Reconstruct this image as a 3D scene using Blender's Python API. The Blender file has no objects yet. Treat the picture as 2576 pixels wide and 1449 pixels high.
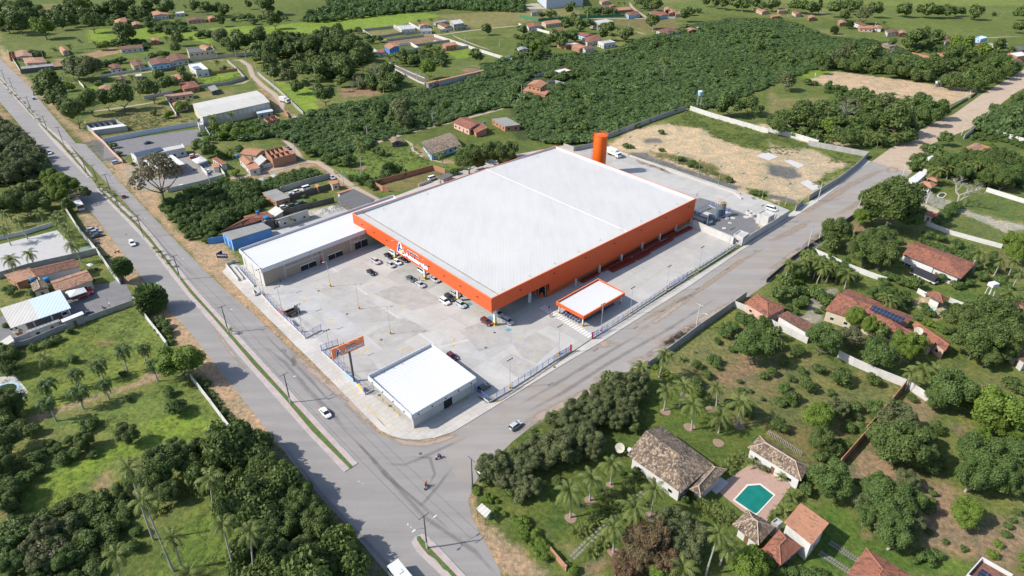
import bpy, math, random
import numpy as np
from mathutils import Vector, Matrix
random.seed(7)
R = math.radians
FP, PITCH, CAMH = 1640.0, R(31.1),115.0
scn = bpy.context.scene
cam = bpy.data.objects.new('camera', bpy.data.cameras.new('camera'))
scn.collection.objects.link(cam)
cam.location = (0,0, CAMH); cam.rotation_euler = (R(90) - PITCH,0,0)
cam.data.sensor_width = 36; cam.data.lens = FP/2576*36
cam.data.clip_start = 1; cam.data.clip_end = 20000
scn.camera = cam
SH = np.array([1.108,0.214])            # ground shadow per metre of height
sun = bpy.data.objects.new('sun', bpy.data.lights.new('sun', 'SUN'))
scn.collection.objects.link(sun)
sun.data.energy = 4.1; sun.data.angle = R(0.5); sun.data.color = (1.0,0.955,0.885)
sun.rotation_euler = Vector((SH[0], SH[1],-1)).to_track_quat('-Z', 'Y').to_euler()
sun.location = (-200,-40,180)
world = bpy.data.worlds.new('World'); scn.world = world; world.use_nodes = True
wn = world.node_tree.nodes; sky = wn.new('ShaderNodeTexSky'); sky.sky_type = 'NISHITA'
sky.sun_disc = False; sky.sun_elevation = R(41.5); sky.sun_rotation = math.atan2(-SH[0],-SH[1])
sky.altitude = 100; sky.dust_density = 1.2
world.node_tree.links.new(sky.outputs[0], wn['Background'].inputs[0])
wn['Background'].inputs[1].default_value = 0.14
scn.view_settings.view_transform = 'Standard'; scn.view_settings.look = 'None'
scn.view_settings.exposure = 0.62; scn.view_settings.gamma = 1
scn.cycles.max_bounces = 5; scn.cycles.diffuse_bounces = 3; scn.cycles.transparent_max_bounces = 12
CP, SP = math.cos(PITCH), math.sin(PITCH)
def G(u, v, z=0.0):
 dx = (u - 1288)/FP; dy = (724.5 - v)/FP
 t = (CAMH - z)/(SP - dy*CP)
 return np.array([dx*t,(CP + dy*SP)*t])
def PR(x, y, z=0.0):
 d = z - CAMH; f = y*CP - d*SP; up = y*SP + d*CP
 return 1288 + FP*x/f,724.5 - FP*up/f, f
def T(k, x, y):                          # k = 'rc' sheet of the survey; x, y on that sheet
 return 644*int(k[1]) + x/4.0,362.25*int(k[0]) + y/4.0
def GT(k, x, y, z=0.0): return G(*T(k, x, y), z)
def V3(p, z=0.0): return (float(p[0]), float(p[1]), float(z))
MATS = {}
class NT:
 def __init__(s, name):
  s.m = bpy.data.materials.new(name); s.m.use_nodes = True
  s.t = s.m.node_tree; s.n = s.t.nodes; s.b = s.n['Principled BSDF']
  s.b.inputs['Specular IOR Level'].default_value = 0.3
 def new(s, ty,**kw):
  x = s.n.new('ShaderNode' + ty)
  for k, v in kw.items(): setattr(x, k, v)
  return x
 def ln(s, a, b): s.t.links.new(a, b)
 def setin(s, sock, v):
  if isinstance(v, bpy.types.NodeSocket): s.ln(v, sock)
  else: sock.default_value = v
 def noise(s, co, scale, detail=4, rough=0.6, dist=0.0):
  x = s.new('TexNoise'); s.ln(co, x.inputs['Vector']); x.inputs['Scale'].default_value = scale
  x.inputs['Detail'].default_value = detail; x.inputs['Roughness'].default_value = rough
  x.inputs['Distortion'].default_value = dist
  return x.outputs['Fac']
 def rng(s, f, a, b, c=0.0, d=1.0):
  x = s.new('MapRange'); s.setin(x.inputs[0], f)
  for i, q in enumerate((a, b, c, d)): s.setin(x.inputs[1 + i], q)
  return x.outputs[0]
 def mix(s, f, a, b, mode='MIX'):
  x = s.new('Mix', data_type='RGBA', blend_type=mode)
  for sock, q in ((x.inputs[0], f),(x.inputs[6], a),(x.inputs[7], b)):
   if isinstance(q, tuple) and len(q) == 3: q = q + (1,)
   s.setin(sock, q)
  return x.outputs[2]
 def math(s, op, a, b=0.0):
  x = s.new('Math', operation=op); s.setin(x.inputs[0], a); s.setin(x.inputs[1], b); return x.outputs[0]
 def bump(s, h, dist, strength=1.0):
  x = s.new('Bump'); x.inputs['Distance'].default_value = dist; x.inputs['Strength'].default_value = strength
  s.ln(h, x.inputs['Height']); s.ln(x.outputs[0], s.b.inputs['Normal'])
 def objco(s): return s.new('TexCoord').outputs['Object']
 def uv(s): return s.new('TexCoord').outputs['UV']
 def pos(s): return s.new('NewGeometry').outputs['Position']
 def col(s, c): s.setin(s.b.inputs['Base Color'], c + (1,) if isinstance(c, tuple) else c)
def sc(c, k): return tuple(min(1.0, q*k) for q in c[:3])
def m_paint(name, c, rough=0.5, var=0.12, scale=0.6, metal=0.0, spec=0.3, dirt=None):
 if name in MATS: return MATS[name]
 t = NT(name); p = t.pos()
 f = t.rng(t.noise(p, scale,5),0.3,0.7)
 k = t.mix(f, sc(c,1 - var), sc(c,1 + var*0.6))
 if dirt: k = t.mix(t.rng(t.noise(p, scale*0.4,6,0.7,1.0),0.5,0.72,0, dirt[1]), k, dirt[0])
 t.col(k); t.b.inputs['Roughness'].default_value = rough; t.b.inputs['Metallic'].default_value = metal
 t.b.inputs['Specular IOR Level'].default_value = spec
 MATS[name] = t.m; return t.m
def m_rib(name, c, dark, period=1.0, duty=0.25, rough=0.4, dirt=(0.3,0.28,0.25), da=0.25, bump=0.05, lap=12.0):
 if name in MATS: return MATS[name]
 t = NT(name); uv = t.uv(); sp = t.new('SeparateXYZ'); t.ln(uv, sp.inputs[0]); u, v = sp.outputs[0], sp.outputs[1]
 w = t.math('PINGPONG', u, period/2)
 rib = t.rng(w, period/2*(1 - duty), period/2,0,1)
 k = t.mix(rib, c, dark)
 st = t.new('Mapping'); t.ln(uv, st.inputs[0]); st.inputs['Scale'].default_value = (0.12,0.02,1)
 k = t.mix(t.rng(t.noise(st.outputs[0],3,5,0.65),0.42,0.75,0, da), k, dirt)
 k = t.mix(t.rng(t.noise(t.pos(),0.05,4,0.6),0.35,0.7,0, da*0.7), k, sc(dirt,1.4))
 lp = t.rng(t.math('PINGPONG', v, lap/2), lap/2 - 0.12, lap/2,0,0.35)
 k = t.mix(lp, k, dark)
 t.col(k); t.b.inputs['Roughness'].default_value = rough
 t.bump(t.math('MULTIPLY', rib,-1.0), bump)
 MATS[name] = t.m; return t.m
def m_tile(name, a, b, dark, pale=None, mott=0.5, cell=0.45, stain=0.5):
 if name in MATS: return MATS[name]
 t = NT(name); uv = t.uv()
 mp = t.new('Mapping'); t.ln(uv, mp.inputs[0]); mp.inputs['Scale'].default_value = (1/cell,1/(cell*1.5),1)
 vo = t.new('TexVoronoi'); t.ln(mp.outputs[0], vo.inputs['Vector']); vo.inputs['Scale'].default_value = 1.0
 sp = t.new('SeparateXYZ'); t.ln(vo.outputs['Color'], sp.inputs[0])
 k = t.mix(sp.outputs[0], a, b)
 big = t.noise(t.pos(),0.35,5,0.65,0.8)
 k = t.mix(t.math('MULTIPLY', t.rng(sp.outputs[1],1 - mott,1 - mott + 0.08), t.rng(big,0.35,0.6)), k, dark)
 if pale: k = t.mix(t.rng(sp.outputs[2],0.72,0.8,0,0.9), k, pale)
 k = t.mix(t.rng(t.noise(t.pos(),0.16,5,0.7),0.48,0.7,0, stain), k, dark)
 su = t.new('SeparateXYZ'); t.ln(uv, su.inputs[0])
 rows = t.rng(t.math('PINGPONG', su.outputs[0],0.17),0,0.17)
 k = t.mix(t.rng(rows,0.0,0.45,0.45,0), k, sc(dark,0.7))
 t.col(k); t.b.inputs['Roughness'].default_value = 0.85
 t.bump(rows,0.07)
 MATS[name] = t.m; return t.m
def m_leaf(name, a, b, c=None, trans=0.28):
 if name in MATS: return MATS[name]
 t = NT(name)
 at = t.new('Attribute'); at.attribute_name = 'tint'
 oi = t.new('ObjectInfo')
 k = t.mix(at.outputs['Fac'], a, b)
 k = t.mix(t.rng(oi.outputs['Random'],0,1,0,0.5), k, c or sc(b,0.7))
 k = t.mix(t.rng(t.noise(t.pos(),0.22,3),0.35,0.7,0,0.45), k, sc(a,0.75))
 t.col(k); t.b.inputs['Roughness'].default_value = 0.55; t.b.inputs['Specular IOR Level'].default_value = 0.25
 tr = t.new('BsdfTranslucent'); t.ln(k, tr.inputs['Color'])
 mx = t.new('MixShader'); mx.inputs[0].default_value = trans
 t.ln(t.b.outputs[0], mx.inputs[1]); t.ln(tr.outputs[0], mx.inputs[2])
 t.ln(mx.outputs[0], t.n['Material Output'].inputs['Surface'])
 MATS[name] = t.m; return t.m
def m_glass(name='dark_glass', c=(0.015,0.02,0.025)):
 if name in MATS: return MATS[name]
 t = NT(name); t.col(c); t.b.inputs['Roughness'].default_value = 0.08; t.b.inputs['Specular IOR Level'].default_value = 0.6
 MATS[name] = t.m; return t.m
UP = Vector((0,0,1))
class MB:
 def __init__(s): s.v = []; s.f = []; s.mi = []; s.cur = 0; s.n = {}
 def slot(s, i): s.cur = i; return s
 def add(s, vs, fs):
  o = len(s.v); s.v += [tuple(map(float, p)) for p in vs]
  for f in fs: s.f.append(tuple(o + i for i in f)); s.mi.append(s.cur)
  return s
 def quad(s, a, b, c, d): return s.add([a, b, c, d],[(0,1,2,3)])
 def tri(s, a, b, c): return s.add([a, b, c],[(0,1,2)])
 def prism(s, poly, z0, z1, cap=True, bottom=False):
  n = len(poly)
  a = sum(poly[i][0]*poly[(i + 1) % n][1] - poly[(i + 1) % n][0]*poly[i][1] for i in range(n))
  if a < 0: poly = poly[::-1]
  z0s = z0 if hasattr(z0, '__len__') else [z0]*n; z1s = z1 if hasattr(z1, '__len__') else [z1]*n
  vs = [(p[0], p[1], z) for p, z in zip(poly, z0s)] + [(p[0], p[1], z) for p, z in zip(poly, z1s)]
  fs = [(i,(i + 1) % n, n + (i + 1) % n, n + i) for i in range(n)]
  if cap: fs.append(tuple(range(n,2*n)))
  if bottom: fs.append(tuple(range(n - 1,-1,-1)))
  return s.add(vs, fs)
 def box(s, c, size, ang=0.0, z0=None, M=None):
  hx, hy, hz = size[0]/2, size[1]/2, size[2]/2
  cz = c[2] if z0 is None else z0 + hz
  ca, sa = math.cos(ang), math.sin(ang)
  vs = []
  for z in (-hz, hz):
   for x, y in ((-hx,-hy),(hx,-hy),(hx, hy),(-hx, hy)):
    vs.append((c[0] + x*ca - y*sa, c[1] + x*sa + y*ca, cz + z))
  if M is not None: vs = [tuple(M @ Vector(p)) for p in vs]
  return s.add(vs,[(0,3,2,1),(4,5,6,7),(0,1,5,4),(1,2,6,5),(2,3,7,6),(3,0,4,7)])
 def tube(s, pts, rad, n=6, cap=True):
  if not hasattr(rad, '__len__'): rad = [rad]*len(pts)
  vs = []; pts = [Vector(p) for p in pts]
  for i, p in enumerate(pts):
   d = (pts[min(i + 1, len(pts) - 1)] - pts[max(i - 1,0)]).normalized()
   a = d.cross(UP if abs(d.z) < 0.9 else Vector((1,0,0))).normalized(); b = d.cross(a)
   for k in range(n):
    th = 2*math.pi*k/n
    vs.append(tuple(p + (a*math.cos(th) + b*math.sin(th))*rad[i]))
  fs = []
  for i in range(len(pts) - 1):
   for k in range(n):
    fs.append((i*n + k, i*n + (k + 1) % n,(i + 1)*n + (k + 1) % n,(i + 1)*n + k))
  if cap: fs.append(tuple(range(n - 1,-1,-1))); fs.append(tuple((len(pts) - 1)*n + k for k in range(n)))
  return s.add(vs, fs)
 def cyl(s, c, r, z0, z1, n=16, r2=None): return s.tube([(c[0], c[1], z0),(c[0], c[1], z1)],[r, r if r2 is None else r2], n)
 def dome(s, c, r, h, n=14, m=4, up=1):
  vs = []; fs = []
  for j in range(m):
   a = j/m*math.pi/2
   for k in range(n): vs.append((c[0] + r*math.cos(a)*math.cos(2*math.pi*k/n), c[1] + r*math.cos(a)*math.sin(2*math.pi*k/n), c[2] + up*h*math.sin(a)))
  vs.append((c[0], c[1], c[2] + up*h))
  for j in range(m - 1):
   for k in range(n): fs.append((j*n + k, j*n + (k + 1) % n,(j + 1)*n + (k + 1) % n,(j + 1)*n + k))
  for k in range(n): fs.append(((m - 1)*n + k,(m - 1)*n + (k + 1) % n, m*n))
  return s.add(vs, fs)
def mesh_from(name, mb, mats, loc=(0,0,0), heading=0.0, smooth=False):
 me = bpy.data.meshes.new(name)
 L = Vector(loc)
 me.from_pydata([(x - L[0], y - L[1], z - L[2]) for x, y, z in mb.v],[], mb.f)
 if not isinstance(mats,(list, tuple)): mats = [mats]
 for m in mats: me.materials.append(m)
 me.polygons.foreach_set('material_index', mb.mi)
 uv = me.uv_layers.new(name='UVMap')
 data = np.zeros(len(me.loops)*2, dtype=np.float32)
 hx = Vector((math.cos(heading), math.sin(heading),0)); co = [Vector(p) for p in mb.v]; li = 0
 for f in mb.f:
  n = Vector((0,0,0)); p0 = co[f[0]]
  for i in range(1, len(f) - 1): n += (co[f[i]] - p0).cross(co[f[i + 1]] - p0)
  if n.length < 1e-12: n = Vector((0,0,1))
  n.normalize()
  h = UP.cross(n)
  if h.length < 0.02: h = hx.copy()
  h.normalize(); w = n.cross(h)
  for i in f:
   data[li] = co[i].dot(h); data[li + 1] = co[i].dot(w); li += 2
 uv.data.foreach_set('uv', data)
 if smooth: me.polygons.foreach_set('use_smooth',[True]*len(me.polygons))
 me.update(); return me
COL = scn.collection
def props(o, label=None, cat=None, group=None, kind=None):
 if label: o['label'] = label
 if cat: o['category'] = cat
 if group: o['group'] = group
 if kind: o['kind'] = kind
 return o
class Thing:
 def __init__(s, name, label, cat, loc, group=None):
  s.loc = (float(loc[0]), float(loc[1]), float(loc[2]) if len(loc) > 2 else 0.0)
  s.o = bpy.data.objects.new(name, None); s.o.empty_display_size = 0.5
  COL.objects.link(s.o); s.o.location = s.loc; props(s.o, label, cat, group)
 def part(s, name, mb, mat, parent=None, label=None, heading=0.0, smooth=False):
  me = mesh_from(name, mb, mat, s.loc, heading, smooth)
  o = bpy.data.objects.new(name, me); COL.objects.link(o); o.parent = parent or s.o
  if label: o['label'] = label
  return o
def single(name, mb, mat, label=None, cat=None, loc=(0,0,0), group=None, kind=None, heading=0.0, smooth=False):
 loc = (float(loc[0]), float(loc[1]), float(loc[2]) if len(loc) > 2 else 0.0)
 o = bpy.data.objects.new(name, mesh_from(name, mb, mat, loc, heading, smooth)); COL.objects.link(o)
 o.location = loc; props(o, label, cat, group, kind); return o
def copy_tree(o, parent=None):
 c = o.copy(); COL.objects.link(c); c.parent = parent
 for ch in list(o.children): copy_tree(ch, c)
 return c
def offset_line(pts, w):
 pts = [np.array(p, float) for p in pts]; L = []; Rr = []
 for i, p in enumerate(pts):
  ds = []
  if i > 0: d = p - pts[i - 1]; ds.append(d/np.linalg.norm(d))
  if i < len(pts) - 1: d = pts[i + 1] - p; ds.append(d/np.linalg.norm(d))
  ns = [np.array([-d[1], d[0]]) for d in ds]; n = sum(ns); n = n/np.linalg.norm(n)
  k = 1/max(0.4, float(n @ ns[0])); L.append(p + n*w/2*k); Rr.append(p - n*w/2*k)
 return L + Rr[::-1]
def strip_mb(pts, w, z, h=None, mb=None):
 mb = mb or MB(); poly = offset_line(pts, w); n = len(pts)
 for i in range(n - 1):
  q = [poly[i], poly[i + 1], poly[2*n - 2 - i], poly[2*n - 1 - i]]
  a = sum(q[j][0]*q[(j + 1) % 4][1] - q[(j + 1) % 4][0]*q[j][1] for j in range(4))
  if a < 0: q = q[::-1]
  if h is None: mb.add([V3(p, z) for p in q],[(0,1,2,3)])
 if h is not None:
  vs = [V3(p, z) for p in poly] + [V3(p, z + h) for p in poly]; N = 2*n; fs = []
  for i in range(N): fs.append((i,(i + 1) % N, N + (i + 1) % N, N + i))
  for i in range(n - 1): fs.append((N + i, N + i + 1, N + 2*n - 2 - i, N + 2*n - 1 - i))
  a = sum(poly[i][0]*poly[(i + 1) % N][1] - poly[(i + 1) % N][0]*poly[i][1] for i in range(N))
  if a < 0: fs = [f[::-1] for f in fs]
  mb.add(vs, fs)
 return mb
SHN = [0]
def sheet(name, pts, z, mat, heading=0.0):
 SHN[0] += 1; z = z + 0.0004*(SHN[0] % 40) if z > .1 else z
 mb = MB(); p = [V3(q, z) for q in pts]; n = len(p)
 a = sum(p[i][0]*p[(i + 1) % n][1] - p[(i + 1) % n][0]*p[i][1] for i in range(n))
 mb.add(p if a > 0 else p[::-1],[tuple(range(n))])
 me_tri = single(name, mb, mat, kind='structure', heading=heading)
 return me_tri
def inpoly(X, Y, poly):
 ins = np.zeros(X.shape, bool); n = len(poly); j = n - 1
 for i in range(n):
  xi, yi = poly[i][0], poly[i][1]; xj, yj = poly[j][0], poly[j][1]
  c = ((yi > Y) != (yj > Y)) & (X < (xj - xi)*(Y - yi)/((yj - yi) if yj != yi else 1e-9) + xi)
  ins ^= c; j = i
 return ins
def vnoise(X, Y, s, seed):
 rs = np.random.RandomState(seed); g = rs.rand(256,256)
 x = X/s; y = Y/s; xi = np.floor(x).astype(int); yi = np.floor(y).astype(int)
 fx = x - xi; fy = y - yi; fx = fx*fx*(3 - 2*fx); fy = fy*fy*(3 - 2*fy)
 a = g[xi % 256, yi % 256]; b = g[(xi + 1) % 256, yi % 256]; c = g[xi % 256,(yi + 1) % 256]; d = g[(xi + 1) % 256,(yi + 1) % 256]
 return (a*(1 - fx) + b*fx)*(1 - fy) + (c*(1 - fx) + d*fx)*fy
# ================================================================ ground
GRASS, MEADOW, DRYG, SOIL, SANDC, DIRT, GRAV, DARKG, LAWN, BROWNG, PALE = (
 (0.098,0.128,0.038),(0.155,0.222,0.040),(0.172,0.160,0.074),(0.215,0.150,0.100),(0.32,0.232,0.165),(0.27,0.19,0.125),
 (0.13,0.13,0.135),(0.045,0.060,0.022),(0.108,0.140,0.042),(0.142,0.130,0.060),(0.36,0.33,0.29))
def P(k, s):
 q = [tuple(map(float, a.split(','))) for a in s.split()]
 return [G(*(T(k,*p) if k != 'F' else p)) for p in q]
REG = [
 ('F', '505,330 560,305 650,300 700,312 760,285 845,268 935,245 1040,222 1105,215 1215,165 1290,140 1420,135 1530,130 1700,68 1830,45 1960,45 2090,90 2230,105 2330,145 2240,165 2130,165 2040,170 1990,190 1900,225 1820,255 1760,275 1725,268 1640,300 1530,338 1400,362 1300,350 1285,262 1200,280 1130,303 1019,333 950,352 905,385 840,395 790,385 740,362 700,345 520,345',(0.05,0.07,0.03),2),
 ('F', '-200,-20 700,-20 720,30 640,120 300,190 0,260', GRASS,8),('F', '0,95 210,70 215,110 115,130 20,130', LAWN,2.5),
 ('F', '215,75 300,70 420,62 480,75 400,95 300,105 225,108', MEADOW,2.5),('00', '330,50 660,30 670,95 400,115', DRYG,3),
 ('00', '1490,320 2000,310 2150,420 2120,440 1500,330', MEADOW,3),('00', '2100,280 2576,260 2576,340 2300,350 2100,330', MEADOW,2),
 ('F', '630,20 1020,10 1020,-20 630,-20', GRASS,4),
 ('01', '0,280 450,225 900,180 1400,140 1800,135 1840,170 1600,210 1400,265 1080,290 900,300 640,330 400,340 100,375 0,340', MEADOW,2),
 ('01', '1800,150 2576,110 2576,270 2300,290 2150,260 1900,190', DRYG,3),('01', '1110,310 1380,295 1480,330 1180,370', DRYG,1),
 ('01', '1330,400 1780,360 1960,400 1620,455 1280,440', SOIL,1.2),('01', '1900,340 2260,300 2060,420', LAWN,2),
 ('01', '1880,520 2200,480 2250,560 2020,590', MEADOW,1),('01', '1480,690 1830,640 2060,620 2400,600 2440,650 2280,700 2050,750 1840,780 1560,760', LAWN,1.5),
 ('01', '2060,690 2240,680 2270,710 2100,740', SOIL,0.6),('01', '200,820 600,900 620,1100 480,1150 240,940', MEADOW,1.5),
 ('01', '400,540 900,520 900,570 420,580', MEADOW,1),('01', '830,880 1250,880 1230,960 860,980', SOIL,2),
 ('02', '0,100 560,30 700,150 500,160 340,190 0,250', DRYG,3),('02', '110,40 260,30 330,90 170,90', PALE,1),
 ('02', '1450,40 2576,-40 2576,180 2100,150 1700,100', LAWN,3),('02', '1040,190 1650,195 1700,280 1400,330 1030,240', BROWNG,2),
 ('03', '0,-60 2576,-60 2576,60 2000,60 1300,60 600,30 0,0',(0.14,0.175,0.05),3),('03', '900,60 2576,60 2576,380 2200,380 1800,330 1300,300 1100,180 850,170', LAWN,3),
 ('02', '1700,1170 2100,1200 2576,1330 2576,1449 900,1449 1380,1270', DRYG,2),('03', '0,870 500,850 700,960 380,1070 200,1090 0,1180', DRYG,2),
 ('03', '260,760 620,680 740,710 450,800', MEADOW,1),('03', '0,850 330,850 700,900 820,980 100,990', LAWN,2),
 ('03', '1450,600 1600,590 1560,680 1440,660', LAWN,1),
 ('03', '430,800 680,720 1300,795 1700,860 2110,920 2000,990 1810,1060 1500,1010 1100,970 800,905 560,860',(0.42,0.32,0.235),0.7),
 ('03', '1820,1050 2000,985 2060,1020 1840,1130', GRASS,0.8),
 ('12', '950,30 1150,-130 1500,-190 1900,-240 2576,-90 2576,620 2000,430 1500,180',(0.41,0.325,0.235),2.5),
 ('13', '-100,-200 400,-180 950,100 560,420 300,600 0,560',(0.38,0.31,0.235),2.5),
 ('12', '1900,-240 2300,-150 2576,-90 2576,80 2300,30 2000,-90', GRASS,2),('02', '1480,1190 1760,1100 1900,1180 2576,1340 2576,1420 2250,1390 1900,1290 1620,1260', GRASS,2),
 ('13', '0,-140 380,-10 960,100 900,200 700,170 480,60 200,40 0,10', GRASS,2),('13', '560,280 900,200 560,400 420,440', LAWN,2),
 ('12', '1380,60 1700,120 2000,200 2250,380 2100,360 1800,230 1400,110', BROWNG,1.5),('12', '2350,430 2576,470 2576,580 2420,540', GRASS,1.5),
 ('12', '1180,100 1400,120 1700,230 2000,330 2330,440 2200,470 1700,300 1300,190', GRAV,1),('13', '0,200 270,240 330,330 200,360 0,300', GRAV,1.5),
 ('12', '1200,90 1380,90 1390,130 1290,150', GRAV,1),('02', '1320,1400 1480,1390 1530,1440 1350,1449', GRAV,1.5),('13', '20,500 270,560 320,610 240,600 0,540', GRAV,1),
 ('00', '230,740 820,690 830,830 600,850 420,870', LAWN,2),('00', '600,860 860,870 960,960 850,1080 640,930', LAWN,2),
 ('00', '860,1180 1650,1060 1960,1180 1980,1230 1300,1340 1240,1240 850,1230', DRYG,2),('00', '1030,1380 1340,1320 1950,1220 1980,1260 1050,1400', BROWNG,1),
 ('00', '1960,760 2400,720 2440,770 2040,850', MEADOW,1),('00', '900,870 1120,830 1150,870 900,920', MEADOW,1),('00', '1150,760 1600,640 1850,700 1400,800', LAWN,1.5),
 ('00', '900,480 1550,430 1740,500 1500,560 960,640 800,600', LAWN,2),('00', '0,360 860,280 900,430 500,500 100,520',(0.105,0.13,0.045),3),
 ('00', '-60,480 60,530 240,750 100,680', MEADOW,1),('00', '2000,930 2300,900 2576,830 2576,900 2400,920 2300,980 2000,990', DRYG,1.5),
 ('00', '780,560 1160,470 1200,530 900,600', DIRT,1),('00', '540,590 800,600 700,690 540,680', DIRT,1),
 ('00', '2290,860 2420,820 2576,830 2576,900 2400,920', GRASS,1),
 ('10', '1950,1000 2100,1010 2270,990 2330,1110 2400,1180 2350,1200 2270,1300 2150,1300 2000,1150', SANDC,1),('F', '-60,230 0,258 50,340 120,400 60,420 -60,330', DIRT,1.5),
 ('F', '-40,-20 0,92 0,130 62,205 130,280 205,352 222,362 296,440 385,532 470,622 560,715 645,792 645,770 600,700 565,670 520,610 470,605 430,562 400,520 398,475 360,440 300,395 262,352 210,330 170,300 120,240 60,195 0,110', SANDC,0.8),('F', '0,150 205,352 385,540 552,717 640,800 780,930 869,1010 960,1095 1054,1118 1150,1096 1300,1010 1438,915 1520,870 1600,815 1438,890 1280,985 1141,1080 1054,1100 975,1085 785,905 644,765 560,680 575,665 470,600 420,560 385,510 200,330 60,190 0,125', SANDC,0.4),
 ('F', '645,792 742,880 785,925 870,1010 957,1098 957,1080 870,992 742,864 645,768', SANDC,0.8),
 ('10', '480,0 560,60 700,520 780,620 900,980 1000,1050 1080,1150 1200,1360 1440,1449 1480,1400 1200,1020 1000,760 900,700 700,450', SANDC,1.2),
 ('20', '1400,60 1600,0 2000,430 2400,900 2700,1330 2900,1600 2576,1500 2420,1400 2290,1230 2150,1040 2060,930 1980,880 1760,560 1720,440 1640,330 1500,300', SANDC,0.6),
 ('10', '1500,640 1730,550 1620,600', SANDC,1),
 ('11', '0,300 500,190 620,150 660,200 850,340 1000,440 1230,540 1100,560 950,470 780,350 600,230 400,270 0,360', DIRT,0.9),
 ('11', '640,180 960,60 1300,30 1600,-20 2000,-60 2000,250 1500,330 1200,400 1100,430 900,330 760,280',(0.105,0.150,0.038),2),
 ('11', '1010,220 1110,220 1100,260 1030,260', SOIL,1),('11', '1600,0 1700,110 1900,190 2020,200 1980,170 1740,90 1640,0', DIRT,0.5),
 ('11', '1200,400 1790,240 2000,330 1640,440 1380,470', BROWNG,1),('11', '330,700 900,600 960,640 500,800 250,890', PALE,1.5),
 ('11', '100,560 500,420 620,480 370,560', PALE,0.6),('11', '0,200 300,180 560,250 350,260 100,330 0,330',(0.30,0.24,0.19),1),('11', '200,600 700,540 740,560 220,690', GRASS,1),
 ('10', '2300,320 2576,300 2576,400 2440,400', DIRT,1),('10', '1250,230 1760,150 2000,100 2260,330 1700,470 1350,470',(0.25,0.225,0.19),1),
 ('10', '950,-60 1200,20 1230,200 1050,180 870,0', GRAV,1),('11', '0,-400 1,-400', GRASS,1),
 ('11', '1100,470 1200,540 1150,560', SOIL,1),('01', '0,790 180,950 260,1080 400,1170 300,1190 130,1010 0,860', DIRT,1),
 ('01', '1290,640 1340,630 1560,720 1740,800 1700,830 1580,800',(0.17,0.155,0.145),0.5),
 ('20', '0,680 600,480 1350,170 1700,600 1650,830 1200,1000 800,1160 300,1300 0,1400',(0.120,0.155,0.040),3),
 ('20', '900,370 1330,210 1600,540 1300,600 1000,420',(0.115,0.155,0.045),2),('20', '960,530 1100,520 1100,590 1000,580', SOIL,1),
 ('20', '220,1340 800,1130 1180,990 1500,860 1650,850 1620,900 1200,1030 860,1150 300,1370',(0.24,0.185,0.13),0.8),
 ('20', '0,1449 800,1330 1600,960 1920,900 2330,1449 1600,1500',(0.115,0.155,0.045),3),('20', '1300,1400 1900,1250 2250,1330 2330,1449', MEADOW,2.5),
 ('30', '160,650 800,280 1400,20 1900,-80 2300,0 1500,150 1100,330 900,500 600,700 300,800 200,800',(0.135,0.195,0.036),3),
 ('30', '940,480 1100,450 1060,650 960,640', DIRT,2),('30', '0,560 200,620 240,750 60,900 0,900', SOIL,3),
 ('30', '1500,1449 1900,800 2150,720 2300,1100 2576,1200 2576,1500',(0.105,0.155,0.035),3),('20', '0,560 160,620 300,700 200,850 0,900', DARKG,3),
 ('13', '1400,470 1560,420 1640,480 1900,620 1780,660 1500,560',(0.26,0.24,0.22),1),('13', '1560,600 1800,700 1700,760 1560,640', PALE,1),
 ('13', '2000,500 2576,560 2576,800 2400,760 2000,640',(0.085,0.12,0.04),1.2),('13', '1800,740 1950,700 2460,870 2330,1040 1900,870',(0.10,0.125,0.045),1.2),
 ('13', '1900,640 2576,830 2576,890 2400,870 1920,690',(0.30,0.28,0.25),0.7),('13', '850,780 1000,860 900,950 830,900', SOIL,1.5),
 ('13', '800,1250 1180,1380 950,1449 780,1400', LAWN,1.2),('13', '2200,1050 2576,1150 2576,1400 2250,1300', BROWNG,3),('13', '1270,1000 1480,990 1400,1050', SOIL,1.5),
 ('23', '400,60 640,10 720,60 560,180 540,300 460,370 380,350 290,300 400,180',(0.25,0.24,0.22),0.8),('23', '740,20 1100,20 1150,150 850,40', LAWN,1),
 ('23', '1460,160 1560,60 1830,180 1720,320 1560,230',(0.36,0.30,0.21),0.8),('23', '1500,-20 2576,0 2400,160 1850,120',(0.085,0.125,0.035),2),
 ('23', '1750,760 1900,740 2300,900 2100,940 2140,1010 2576,1100 2576,950 2000,840',(0.12,0.125,0.05),2),('23', '2130,1020 2350,960 2340,1000 2180,1060', SOIL,1),
 ('22', '1590,680 2230,240 2576,250 2576,1449 2200,1449 1900,1050 1500,860',(0.140,0.142,0.064),3),
 ('23', '0,560 400,620 700,800 1400,960 1250,1150 900,1449 0,1449',(0.130,0.138,0.058),3),('23', '0,450 400,560 380,640 0,600', GRASS,2),
 ('22', '2000,300 2230,230 2300,280 2100,520 1950,480',(0.12,0.145,0.045),2),('22', '1350,900 1900,1000 2300,1449 900,1449 1300,1100',(0.085,0.12,0.03),2.5),
 ('22', '2300,600 2450,760 2400,950 2150,1000 1950,950', SOIL,4),('23', '400,720 520,800 380,830', SOIL,2),('23', '0,780 150,830 60,1050 0,1100', SOIL,3),
 ('32', '-50,700 200,830 420,1060 470,1180 700,1360 1000,1449 2600,1449 2600,-60 900,-60 250,500',(0.085,0.118,0.032),2),
 ('32', '0,730 120,780 250,940 420,1020 380,1060 180,920', BROWNG,1.5),('32', '480,1160 620,1120 640,1300 560,1260', DRYG,1),
 ('32', '700,1300 950,1250 950,1449 800,1449', SOIL,1.5),
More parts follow.
